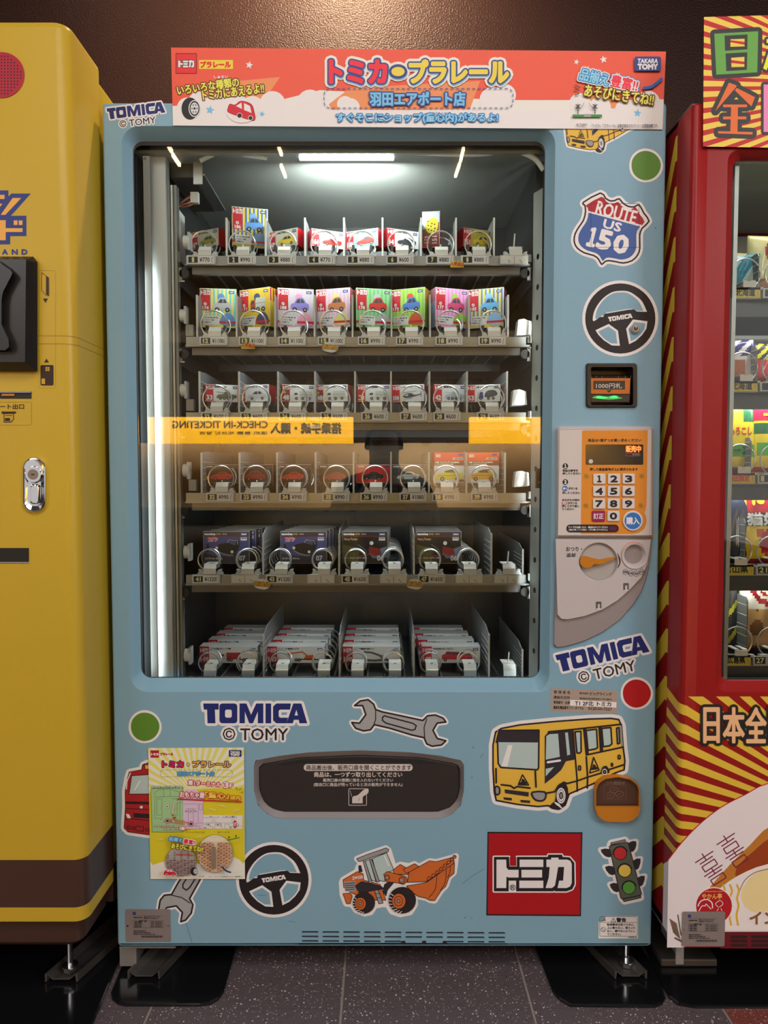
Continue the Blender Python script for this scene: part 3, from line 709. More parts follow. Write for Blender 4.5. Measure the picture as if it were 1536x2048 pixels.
def toy_box(name, x, y, z, W_, Hh, Dp, yaw, draw, label, group, side=None, top=None, src=None):
    """W_, Hh, Dp in mm; (x, y, z) the middle of the lower front edge"""
    if src is not None:
        o = src.copy(); COL.objects.link(o)
        for c_ in src.children: k = c_.copy(); COL.objects.link(k); k.parent = o
    else:
        w_, h_, d_ = W_ / 2000, Hh / 1000, Dp / 1000
        b = MB(); sd = side or CARD; tp = top or CARD
        b.add([(-w_, 0, 0), (w_, 0, 0), (w_, 0, h_), (-w_, 0, h_)], [(0, 1, 2, 3)], CARD)
        b.add([(w_, 0, 0), (w_, d_, 0), (w_, d_, h_), (w_, 0, h_)], [(0, 1, 2, 3)], sd); b.add([(-w_, d_, 0), (-w_, 0, 0), (-w_, 0, h_), (-w_, d_, h_)], [(0, 1, 2, 3)], sd)
        b.add([(-w_, 0, h_), (w_, 0, h_), (w_, d_, h_), (-w_, d_, h_)], [(0, 1, 2, 3)], tp); b.add([(-w_, 0, 0), (-w_, d_, 0), (w_, d_, 0), (w_, 0, 0)], [(0, 1, 2, 3)], sd)
        b.add([(w_, d_, 0), (-w_, d_, 0), (-w_, d_, h_), (w_, d_, h_)], [(0, 1, 2, 3)], CARD)
        if Hh > 80 and W_ > 60:
            for sx in (-1, 1):
                for k in range(4): y0 = d_ * k / 4; b.add([(sx * (w_ + .0003), y0, h_ - .030), (sx * (w_ + .0003), y0 + d_ / 8, h_ - .030), (sx * (w_ + .0003), y0 + d_ / 8, h_ - .001), (sx * (w_ + .0003), y0, h_ - .001)], [(0, 1, 2, 3)], CRED)
        o = b.build(name, None, fix=False)
        A = Art(lambda u, v, h: Vector((u / 1000 - w_, -h, h_ - v / 1000)), .0002)
        draw(A, W_, Hh); pr = A.build('print'); pr.parent = o
    o.location = (x, y, z); o.rotation_euler = (0, 0, radians(yaw))
    return tag(o, label, 'toy box', group)
def small_style(num, kind, c, bgc=None, flip=False, name='', cam=False):
    def d(A, W_, H_):
        A.rect(.6, .6, W_ - .6, H_ - .6, bgc or CARD)
        A.rect(0, 1.2, W_ * .24, H_ - 1.5, CRED if not cam else KI(170, 26, 40))
        logo_tomica(A, 2, 3, W_ * .27, 11.5, CARD, CRED, 1.6)
        if cam: A.rect(2, 14, W_ * .2, 22, KI(90, 80, 60)); A.disc(6, 18, 3, KI(200, 180, 90), n=8)
        A.text(num, 3, H_ - 14.5, W_ * .21, H_ - 4, CARD, 1.4, dn=4)
        A.text('トヨタハイエース' if not name else name, W_ * .29, 3.6, W_ * .62, 7.4, CBLK, .5, dn=3)
        A.rect(W_ - 14, 3, W_ - 4, 9, CNAVY); A.rect(W_ - 12.5, 5.2, W_ - 5.5, 6.8, CARD)
        toycar(A, W_ * .33, 12, W_ * .58, H_ - 16, c, kind, flip)
    return d
def big_style(num, bg1, bg2, c1, c2, kind='car'):
    def d(A, W_, H_):
        A.rect(.8, .8, W_ - .8, H_ - .8, bg1)
        n = 9
        for i in range(n): x = W_ * (i + .3) / n; A.rect(x, 1, x + W_ / n * .42, H_ - 12, bg2)
        A.rect(2, 3, W_ * .29, H_ * .56, CRED); logo_tomica(A, 1.5, 4, W_ * .31, 15, CARD, CRED, 2)
        A.disc(W_ * .15, H_ * .40, 3.6, CARD, n=10); A.line([(W_ * .13, H_ * .42), (W_ * .17, H_ * .38)], 1.2, CRED, n=4)
        A.text(num, W_ * .08, H_ * .46, W_ * .24, H_ * .54, CARD, .8, dn=4)
        A.rect(W_ - 17, 5, W_ - 5, 11, CNAVY); A.rect(W_ - 15, 7, W_ - 7, 9, CARD)
        A.disc(W_ * .58, H_ * .22, W_ * .10, c2, n=14); toycar(A, W_ * .36, H_ * .20, W_ * .5, H_ * .4, c1, kind)
        A.poly(smooth([(W_ * .55, H_ * .9), (W_ * .62, H_ * .68), (W_ * .8, H_ * .62), (W_ * .93, H_ * .74), (W_ * .95, H_ * .93)], 3), c2)
        A.rect(0, H_ - 15, W_, H_ - 10, CRED)
        A.poly([(W_ * .1, H_ * .70), (W_ * .52, H_ * .70), (W_ * .54, H_ * .78), (W_ * .52, H_ * .93), (W_ * .1, H_ * .93), (W_ * .08, H_ * .8)], CARD); 
        for k, t in enumerate(('おとぎの国の乗り物', 'トミカと一緒に', '出発だよ')): A.text(t, W_ * .13, H_ * (.73 + .06 * k), W_ * (.49 - .09 * k), H_ * (.765 + .06 * k), CBLK, .3, dn=3)
    return d
def zfloor(ri): return P(0, rows[ri]['rest'], .145).z
def at(px, ri, yy): return P(px, rows[ri]['tag'] - 45, yy).x
TCOL = dict(o=KI(150, 150, 70), g=KI(90, 160, 120), t=KI(120, 200, 185), w=KI(190, 192, 196), k=KI(60, 62, 68), r=KI(205, 50, 44), b=KI(90, 150, 220), y=KI(235, 205, 60), p=KI(240, 160, 190), m=KI(110, 120, 60))
# row 1
LIFT = .010
spec1 = [
 (409, 78, 38, -26, small_style('162', 'car', TCOL['o'], KI(190, 190, 170), name='なつみの車'), 'small white and olive toy box first column of the top tray'),
 (500, 80, 88, 14, big_style('186', KI(225, 210, 90), KI(60, 100, 180), TCOL['b'], KI(120, 170, 220)), 'tall yellow and blue striped toy box second column of the top tray'),
 (566, 78, 39, -26, small_style('160', 'car', TCOL['y'], KI(215, 215, 200), name='Dream TOMICA'), 'small white toy box with yellow vehicle picture third column of the top tray'),
 (656, 78, 38, 22, small_style('164', 'sport', TCOL['r'], name='Kart Race'), 'small white toy box numbered 164 fourth column of the top tray'),
 (724, 78, 39, -22, small_style('159', 'sport', TCOL['r'], TCOL['t'], name='Dream TOMICA'), 'small teal toy box with red sports car picture fifth column of the top tray'),
 (806, 78, 39, 22, small_style('34', 'sport', TCOL['k'], name='Subaru BRZ'), 'small white toy box with dark sports car picture sixth column of the top tray'),
 (862, 40, 80, -8, None, 'narrow toy box standing on end seventh column of the top tray'),
 (958, 78, 40, 20, small_style('151', 'car', TCOL['y'], KI(190, 185, 60), name='Dream TOMICA'), 'small yellow-green toy box with red end eighth column of the top tray')]
for i, (px, W_, H_, yaw, st, lab) in enumerate(spec1):
    if st is None:
        def st(A, W_, H_):
            A.rect(1, 1, W_ - 1, H_ - 1, KI(120, 90, 60)); A.poly([(2, 2), (W_ - 2, 2), (W_ - 2, 24), (2, 40)], KI(180, 210, 220)); A.poly(smooth([(10, 24), (24, 14), (36, 22), (32, 44), (16, 48), (8, 38)], 3), KI(210, 190, 50))
            for k in range(9): A.disc(13 + (k * 7) % 20, 22 + (k * 11) % 24, 1.8, CBLK, n=6)
            A.rect(2, 52, W_ * .45, H_ - 2, CRED); A.rect(W_ * .5, 52, W_ - 3, H_ - 3, KI(160, 30, 40)); A.text('トミカ', 3, 56, W_ * .44, 68, CARD, .8, rot=-90, dn=4); A.text('151', W_ * .5, 58, W_ - 4, 68, CARD, 1, rot=-90, dn=4)
    toy_box('toy_box', at(px, 0, .14), .142, zfloor(0), W_, H_, 40, yaw, st, lab, 'toy boxes on the top tray', side=CRED if i != 1 else KI(60, 90, 170))
spec2 = [
 (437, 8, big_style('174', KI(235, 225, 130), KI(120, 205, 200), TCOL['w'], TCOL['b']), 'yellow and mint striped toy box first column of the second tray', KI(190, 200, 120)),
 (510, -24, big_style('171', KI(230, 195, 40), KI(225, 185, 50), KI(170, 70, 60), KI(60, 70, 110), 'truck'), 'golden toy box with red and blue engine picture second column of the second tray', KI(240, 215, 60)),
 (592, 12, big_style('188', KI(225, 195, 235), KI(205, 220, 200), KI(140, 130, 210), TCOL['p']), 'lilac striped toy box with violet car picture third column of the second tray', KI(225, 190, 220)),
 (666, -15, big_style('184', KI(240, 205, 210), KI(215, 190, 225), KI(200, 120, 70), KI(230, 220, 140)), 'pale pink toy box with brown toy picture fourth column of the second tray', KI(235, 190, 200)),
 (748, 12, big_style('178', KI(150, 210, 140), KI(110, 190, 130), TCOL['r'], TCOL['w']), 'green striped toy box with red vehicle picture fifth column of the second tray', KI(130, 180, 120)),
 (815, -20, big_style('173', KI(175, 220, 90), KI(140, 205, 90), KI(80, 130, 210), KI(215, 90, 50)), 'lime striped toy box with blue and orange picture sixth column of the second tray', KI(180, 215, 70)),
 (904, 18, big_style('177', KI(240, 170, 215), KI(225, 140, 200), KI(210, 70, 120), KI(150, 210, 70)), 'magenta pink striped toy box seventh column of the second tray', KI(170, 190, 220)),
 (971, -18, big_style('185', KI(235, 215, 110), KI(80, 130, 200), KI(100, 180, 235), KI(140, 190, 235)), 'blue and yellow striped toy box eighth column of the second tray', KI(90, 120, 210))]
for px, yaw, st, lab, sd in spec2:
    toy_box('toy_box', at(px, 1, .15), .148, zfloor(1), 82, 88, 44, yaw, st, lab, 'striped toy boxes on the second tray', side=sd)
spec3 = [
 (446, 20, small_style('33', 'tank', KI(110, 112, 90), name='自衛隊 軽装甲'), 'white toy box with grey armoured car picture first column of the third tray'),
 (508, -12, small_style('9', 'car', KI(200, 200, 205), name='トヨタ ハイエース'), 'white toy box with silver van picture second column of the third tray'),
 (598, 12, small_style('48', 'truck', KI(225, 225, 225), name='スズキ キャリイ', cam=True), 'white toy box with white truck picture third column of the third tray'),
 (664, -12, small_style('48', 'truck', KI(215, 215, 205), name='スズキ キャリイ', cam=True), 'white toy box with white truck picture fourth column of the third tray'),
 (748, 0, small_style('3', 'truck', KI(215, 218, 215), name='自衛隊 車両運搬車'), 'white toy box with car carrier picture, facing straight ahead fifth column of the third tray'),
 (816, -17, small_style('104', 'heli', KI(60, 62, 66), name='レスキューヘリ'), 'white toy box with dark helicopter picture sixth column of the third tray'),
 (900, 10, small_style('42', 'tank', KI(180, 190, 205), name='建設車両'), 'glossy white toy box with pale picture seventh column of the third tray'),
 (966, -13, small_style('53', 'mixer', KI(60, 70, 150), name='日野 ミキサー車'), 'white toy box with blue mixer truck picture eighth column of the third tray')]
for px, yaw, st, lab in spec3:
    toy_box('toy_box', at(px, 2, .15), .142, zfloor(2), 76, 39, 40, yaw, st, lab, 'small toy boxes on the third tray', side=CRED)
DK = KI(24, 24, 27)
def dark_style(c, bgc, kind='sport', extra=None):
    def d(A, W_, H_):
        A.rect(.5, .5, W_ - .5, H_ - .5, bgc); A.text('tomica', 4, 2.6, 18, 5.6, CARD, .5, dn=3); A.text('PREMIUM', 21, 3, 40, 5.4, KI(150, 150, 150), .3, dn=3)
        A.line([(0, 8), (W_, 8)], .4, KI(110, 110, 110)); A.rect(W_ - 14, 2.4, W_ - 4, 6.6, KI(50, 56, 80))
        toycar(A, W_ * .16, 12, W_ * .62, H_ - 18, c, kind)
        if extra: A.poly([(4, H_ - 16), (9, H_ - 16), (9, H_ - 11), (6.5, H_ - 7), (4, H_ - 11)], KI(220, 200, 60))
    return d
for px, yaw, c_, bgc, kd, ex, lab in ((445, 2, TCOL['r'], DK, 'sport', 1, 'black toy box with red sports car and yellow badge first column of the fourth tray'), (512, -3, KI(150, 40, 40), DK, 'car', 0, 'black toy box with dull red car picture second column of the fourth tray'),
        (588, 2, KI(200, 40, 40), DK, 'sport', 0, 'black toy box with bright red sports car picture third column of the fourth tray'), (672, -2, KI(170, 30, 36), DK, 'sport', 0, 'black toy box with dark red sports car picture fourth column of the fourth tray'),
        (747, 0, KI(34, 34, 38), KI(196, 36, 44), 'sport', 0, 'red toy box with black sports car picture fifth column of the fourth tray'), (818, 0, KI(190, 196, 202), KI(60, 62, 66), 'sport', 0, 'charcoal toy box with silver jet-shaped car sixth column of the fourth tray')):
    toy_box('toy_box', at(px, 3, .145), .142, zfloor(3), 80, 42, 40, yaw, dark_style(c_, bgc, kd, ex), lab, 'dark toy boxes on the fourth tray', side=DK if bgc != KI(196, 36, 44) else bgc, top=DK)
def tall_style(c, hd):
    def d(A, W_, H_):
        A.rect(.5, .5, W_ - .5, H_ - .5, KI(225, 232, 240)); A.rect(0, 0, W_, H_ * .28, hd); A.rect(4, 5, 15, 11, CARD); A.text('トミカ', 5, 6, 14, 10, CRED, .5, dn=3); A.rect(W_ - 16, 3, W_ - 5, 8, CNAVY)
        A.rect(W_ * .6, 12, W_ - 5, 16.5, CARD); A.text('40周年限定', W_ * .62, 12.8, W_ - 6, 15.8, CBLK, .3, dn=3)
        A.rect(0, H_ * .28, W_, H_ * .43, KI(120, 60, 40)); A.text('日産 フェアレディZ NISMO', 3, H_ * .295, W_ - 14, H_ * .35, CARD, .5, dn=3); A.text('トミカ新車特別仕様', 3, H_ * .37, W_ - 28, H_ * .41, CARD, .3, dn=3)
        toycar(A, 4, H_ * .46, W_ - 10, H_ * .48, c, 'sport'); A.line([(W_ * .35, H_ * .62), (W_ * .7, H_ * .56)], 2.2, CBLK); A.rect(W_ - 20, H_ - 8, W_ - 3, H_ - 3, KI(120, 30, 60))
    return d
for px, yaw, c_, hd, lab in ((899, 4, KI(225, 215, 50), KI(205, 40, 44), 'tall red-topped toy box with bright yellow sports car seventh column of the fourth tray'), (966, -4, KI(215, 165, 40), KI(215, 70, 44), 'tall orange-topped toy box with golden sports car eighth column of the fourth tray')):
    toy_box('toy_box', at(px, 3, .145), .142, zfloor(3), 72, 70, 40, yaw, tall_style(c_, hd), lab, 'dark toy boxes on the fourth tray', side=hd, top=hd)
# row 5: four files of flat boxes
def premium(title, kind):
    def d(A, W_, H_):
        A.rect(.6, .6, W_ - .6, H_ - .6, KI(44, 40, 44)); A.text('tomica', 3, 4, 28, 8.4, CARD, .9, dn=4)
        A.line([(32 + 3 * cos(t / 8 * 2 * pi) * 1.6 + 3, 6.3 + 1.9 * sin(t / 4 * 2 * pi)) for t in range(9)], .8, KI(210, 170, 60), n=4); A.text('unlimited', 44, 4.4, 54, 7.6, KI(170, 170, 170), .2, dn=3)
        A.rect(W_ - 20, 3.5, W_ - 5, 10, KI(60, 80, 150)); A.rect(W_ - 18, 5.6, W_ - 7, 8, CARD)
        A.line([(1, 11.5), (W_ - 1, 11.5)], .8, KI(150, 50, 50)); A.rect(W_ - 20, 13.5, W_ - 6, 21, CARD); A.text('特別仕様', W_ - 18.5, 14.5, W_ - 7.5, 17, CBLK, .3, dn=3); A.text('第1弾', W_ - 18, 18, W_ - 9, 20, CBLK, .3, dn=3)
        if kind == 'a':
            A.rect(1, 12.5, W_ - 1, H_ - 1, KI(66, 72, 128), 0); A.poly([(1, 50), (40, 58), (W_ - 1, 44), (W_ - 1, H_ - 1), (1, H_ - 1)], KI(44, 42, 62)); A.rect(W_ - 20, 13.5, W_ - 6, 21, CARD); A.text('特別仕様', W_ - 18.5, 14.5, W_ - 7.5, 17, CBLK, .3, dn=3)
            A.text('コナン', 12, 14, 33, 23, KI(210, 50, 80), 1.0, out=[(2.4, KI(235, 225, 230))], rot=-3)
            A.poly(smooth([(26, 40), (36, 30), (52, 26), (60, 18), (80, 20), (84, 30), (78, 44), (66, 54), (44, 50), (30, 46)], 3), DK); A.poly([(54, 26), (60, 19), (76, 22), (74, 32)], KI(70, 80, 110), ); A.line([(54, 26), (60, 19), (78, 21), (80, 30)], .7, CARD, n=4)
            for q_ in ((31, 38), (66, 47)): A.disc(*q_, 3.4, CARD, n=12)
            A.line(smooth([(30, 43), (42, 50), (56, 54), (68, 55)], 3, False), 2.0, KI(150, 155, 170)); A.line([(30, 49), (48, 55), (62, 58)], .8, KI(120, 120, 140)); A.poly([(8, 34), (13, 32), (16, 44), (7, 48)], DK); A.disc(10.5, 31, 2.6, DK, n=8)
            A.text('コレクション ポルシェ', 4, H_ - 14, 44, H_ - 10, CARD, .3, dn=3); A.text('07', 82, H_ - 18, 96, H_ - 7, KI(200, 200, 205), 1.2, dn=4)
        else:
            A.rect(1, 12.5, W_ - 1, H_ - 1, KI(40, 34, 32)); A.poly([(2, 30), (40, 40), (36, H_ - 2), (2, H_ - 2)], KI(88, 84, 44)); A.poly([(60, 50), (W_ - 2, 34), (W_ - 2, H_ - 14), (70, H_ - 12)], KI(110, 120, 150)); A.rect(W_ - 20, 13.5, W_ - 6, 21, CARD); A.text('特別仕様', W_ - 18.5, 14.5, W_ - 7.5, 17, CBLK, .3, dn=3)
            A.text('Harry Potter', 4, 15, 35, 22, KI(190, 160, 110), .5, dn=4)
            A.poly(smooth([(46, 18), (60, 15), (86, 34), (74, 48), (58, 40), (48, 28)], 2), DK); A.poly([(62, 34), (86, 40), (90, 52), (74, 56), (60, 46)], KI(150, 40, 46)); A.disc(67, 27, 4.6, CARD, n=12)
            for k in range(5): A.line([(66 + k * 5, 34 + k * 1.4), (66 + k * 5, 47 + k * 1.6)], 1.0, KI(90, 20, 26), n=4)
            A.line([(36, 30), (52, 42), (56, 52)], .8, KI(170, 170, 175), n=4); A.line([(20, 58), (52, 56), (74, 50)], 2.4, KI(160, 44, 40)); A.disc(24, 56, 8, KI(100, 96, 50), n=14)
            A.text('ハリー・ポッター ホグワーツ特急', 4, H_ - 15, 56, H_ - 11, CARD, .3, dn=3); A.text('06', 80, H_ - 18, 94, H_ - 7, CARD, 1.2, dn=4)
    return d
ORD = ['front', 'second', 'third', 'fourth', 'fifth']
W5 = {}
for px, k, lab, W_, back in ((453, 'a', 'blue premium toy box with black classic car, in the first file', 106, .006), (607, 'a', 'blue premium toy box with black classic car, in the second file', 106, .004), (730, 'b', 'black premium toy box with red steam engine picture, in the third file', 104, .003), (877, 'b', 'black premium toy box with red steam engine picture, in the fourth file', 104, .002)):
    first = None
    for j in range(5 if k == 'a' else 4):
        q = at(px, 4, .135); x = q + (0.0 if j == 0 else back * j * (1 if k == 'a' else .8)); y = .135 + j * .050
        l_ = lab if j == 0 else 'dark premium toy box, %s from the glass %s' % (ORD[j], lab.split(', ')[1])
        first_o = toy_box('premium_toy_box', x, y, zfloor(4), W_, 74, 34, 0, premium('', k), l_, 'premium toy boxes on the fifth tray', side=DK, top=KI(52, 48, 50), src=W5.get(k))
        W5.setdefault(k, first_o)
def long_style(num, kind, c, name):
    def d(A, W_, H_):
        A.rect(.5, .5, W_ - .5, H_ - .5, CARD); A.rect(0, 0, 23, H_, CRED); logo_tomica(A, 2, 4, 21, 14, CARD, CRED, 1.6); A.text(num, 3, H_ - 14, 21, H_ - 4, CARD, 1.6, dn=4)
        A.text(name, 26, 3.6, 74, 7.4, CBLK, .5, dn=3); A.rect(W_ - 17, 4, W_ - 5, 10, KI(60, 76, 150)); A.rect(W_ - 15, 6, W_ - 7, 8, CARD); toycar(A, 46, 9, 72, H_ - 12, c, kind)
    return d
for px, num, kd, c_, nm, w0, lab, sh_ in ((457, '149', 'fire', KI(170, 40, 46), '超大型ポンプ車', 136, 'long white toy box with red pump truck picture', .004), (592, '143', 'crane', KI(205, 90, 40), 'ロングトミカ 解体用ショベル', 134, 'long white toy box with orange excavator picture', .002),
        (743, '130', 'dino', KI(80, 100, 110), 'アニマル運搬車 恐竜セット', 134, 'long white toy box with grey-blue creature picture', 0), (902, '148', 'limo', KI(200, 50, 64), 'HUMMER H2 リムジン', 136, 'long white toy box with red limousine picture', -.006)):
    src = None
    for j in range(4):
        o = toy_box('long_toy_box', at(px, 5, .15) + sh_ * j, .150 + j * .068, zfloor(5), w0, 39, 40, random.uniform(-1.5, 1.5) if j else 0, long_style(num, kd, c_, nm), lab + (', nearest the glass' if j == 0 else ', %s from the glass' % ORD[j]), 'long toy boxes on the lowest tray', side=CARD, top=KI(200, 198, 198), src=src)
        src = src or o
# ================================================================== stickers on the front
def sticker(name, pts_list, border, draw, label, holes=(), tfm=None, y=0.0):
    """white die-cut backing (a part) carrying its print (a sub-part)"""
    A = Art(plane_map(y), .0002); A.tf = tfm
    for pts in pts_list:
        A.poly(pts, WHITE, holes, up=False)
        if border:
            A.line(pts, border, WHITE, True, False, 8)
            for h in holes: A.line(h, border, WHITE, True, False, 8)
    o = A.build(name, machine); o['label'] = label
    B = Art(plane_map(y), .0003); B.tf = tfm; draw(B); B.build('print', o); return o
# word logo: TOMICA / (c) TOMY, units of the crop it was measured in
TOMG = [([(678, 103), (797, 103), (797, 150), (768, 150), (772, 255), (712, 255), (708, 150), (683, 150)], []),
 (rrect(803, 103, 940, 255, 22, 3), [[(846, 160), (855, 150), (890, 150), (898, 160), (898, 202), (890, 212), (855, 212), (846, 202)]]),
 ([(957, 103), (1010, 103), (1046, 190), (1085, 103), (1140, 103), (1140, 255), (1098, 255), (1098, 165), (1060, 255), (1032, 255), (998, 165), (998, 255), (957, 255)], []),
 ([(1157, 103), (1200, 103), (1200, 255), (1157, 255)], []),
 ([(1240, 103), (1352, 103), (1345, 150), (1268, 150), (1258, 160), (1258, 202), (1268, 212), (1330, 212), (1318, 255), (1240, 255), (1215, 232), (1215, 126)], []),
 ([(1370, 103), (1432, 103), (1477, 255), (1418, 255), (1412, 228), (1375, 228), (1366, 255), (1318, 255)], [[(1380, 195), (1394, 150), (1406, 195)]])]
def place(cx, cy, k, rot, ox, oy):
    c_, s_ = cos(radians(rot)), sin(radians(rot))
    return lambda p: (cx + ((p[0] - ox) * c_ - (p[1] - oy) * s_) * k, cy + ((p[0] - ox) * s_ + (p[1] - oy) * c_) * k)
def word_logo(cx, cy, k, rot, label):
    tf = place(cx, cy, k, rot, 1078, 180)
    A = Art(plane_map(0), .0002); A.tf = tf
    for g, _ in TOMG: A.poly(g, WHITE, up=False); A.line(g, 42 * k, WHITE, True, False, 8)
    vs, fs, ed, bb = glyphs('© TOMY', 2)
    A.text('© TOMY', 828, 290, 1330, 386, WHITE, 36 * k)
    o = A.build('word_sticker', machine); o['label'] = label
    B = Art(plane_map(0), .0005); B.tf = tf
    for g, h in TOMG: B.poly(g, NAVY, h, up=False)
    B.text('© TOMY', 828, 290, 1330, 386, BLACK, 2.5 * k)
    B.build('logo_print', o)
word_logo(510.5, 1427, 1 / 3.84, 0, 'white-edged navy word sticker, level, over the delivery flap')
word_logo(1205, 1307, 1 / 4.3, -13, 'white-edged navy word sticker, tilted, under the coin panel')
word_logo(272, 221, 1 / 6.9, -7, 'small white-edged navy word sticker at the upper corner')
# the text() call works in transformed units, so widths above are final pixels

def dot(cx, cy, r, c_, label):
    wob = lambda R, s_: [(cx + R * (1 + .012 * sin(a * 5 + s_)) * cos(a), cy + R * (1 + .015 * sin(a * 3 + s_)) * sin(a)) for a in [2 * pi * i / 40 for i in range(40)]]
    sticker('dot_sticker', [wob(r + 4.6, 1)], 0, lambda B: B.poly(wob(r, 2), c_), label)
dot(1292, 331, 29.3, K(84, 124, 46), 'green round sticker with white edge, beside the window top')
dot(290, 1453.5, 28.5, K(84, 124, 46), 'green round sticker with white edge, over the poster')
dot(1273.5, 1387, 28.0, K(168, 26, 34), 'red round sticker with white edge')
# steering wheels
SW_out = [(1167 - 2, 0)]
def wheel(cx, cy, R, label):
    tf = place(cx, cy, R / 455, 0, 900, 620)      # measured in the zoomed crop: centre (900,620), radius 455
    outer_ = circ(900, 620, 458, 44)
    top = smooth([(640, 600), (553, 655), (556, 560), (600, 460), (680, 360), (790, 285), (900, 265), (1010, 275), (1110, 335), (1185, 410), (1243, 535)], 3, False) + [(1110, 530), (1075, 503), (1000, 508), (700, 560), (680, 600)]
    lft = [(582, 770), (752, 690), (870, 775), (895, 970), (790, 965), (690, 900), (620, 830)]
    rgt = [(1062, 632), (1248, 655), (1235, 750), (1180, 830), (1100, 905), (1012, 950), (975, 750)]
    in_ = lambda pts, d: [(p[0] + (sum(q[0] for q in pts) / len(pts) - p[0]) * d, p[1] + (sum(q[1] for q in pts) / len(pts) - p[1]) * d) for p in pts]
    def d(B):
        B.poly(circ(900, 620, 450, 44), BLACK, [top, lft, rgt])
        # slanted lettering on the hub
        C = Art(B.mapf, B.h + .0001); tf2 = place(900, 607, .39, -9, 1078, 180); k = R / 455
        C.tf = lambda p: tf(tf2(p))
        for g, h in TOMG: C.poly(g, WHITE, h, up=False)
        C.b = B.b; C.flush()
    A = Art(plane_map(0), .0002); A.tf = tf
    A.poly(circ(900, 620, 488, 44), WHITE, [in_(top, .12), in_(lft, .22), in_(rgt, .22)], up=False)
    o = A.build('wheel_sticker', machine); o['label'] = label
    B = Art(plane_map(0), .0003); B.tf = tf; d(B); B.build('print', o)
wheel(1240.6, 637, 71, 'black steering wheel sticker around the door lock')
wheel(547.5, 1759.5, 70.5, 'black steering wheel sticker below the delivery flap')
# route shield
T4 = crop_tf(1100, 240, 6.4)
sh_o = [(425, 1055), (645, 935), (710, 1000), (770, 1035), (830, 1030), (885, 1008), (930, 1060), (1000, 1105), (1080, 1112), (1140, 1085), (1200, 1190), (1268, 1295), (1180, 1385), (1148, 1480), (1150, 1640), (1120, 1730), (1050, 1800), (940, 1830), (850, 1815), (750, 1800), (700, 1815), (660, 1848), (620, 1780), (560, 1735), (440, 1700), (350, 1640), (310, 1560), (320, 1460), (370, 1370), (430, 1280), (455, 1170), (445, 1090)]
def shield(B):
    B.line(smooth(sh_o, 2), 20 / 6.4, BLACK, True)
    c_ = (770, 1400); in_ = [(c_[0] + (x - c_[0]) * .885, c_[1] + (y - c_[1]) * .90) for x, y in sh_o]
    B.poly(clip(smooth(in_, 2), [(300, 900), (1300, 900), (1300, 1395), (300, 1130)]), K(160, 32, 42)); B.poly(clip(smooth(in_, 2), [(300, 1130), (1300, 1405), (1300, 1900), (300, 1900)]), K(62, 88, 152))
    B.line([(482, 1172), (1165, 1352)], 3.4, WHITE)
    B.text('ROUTE', 590, 1100, 1110, 1270, WHITE, 1.6, rot=15)
    B.text('US', 685, 1295, 912, 1405, WHITE, 1.8, rot=15); B.text('１', 500, 1385, 585, 1615, WHITE, 4.6, rot=15); B.text('5', 620, 1420, 780, 1650, WHITE, 5.0, rot=15); B.text('0', 825, 1480, 995, 1700, WHITE, 5.0, rot=15)
    B.line(rrect(525, 1068, 1140, 1630, 10, 2), .7, K(40, 50, 90), True)
sticker('shield_sticker', [smooth(sh_o, 2)], 13, shield, 'red and blue road shield sticker reading ROUTE US 150', tfm=T4)
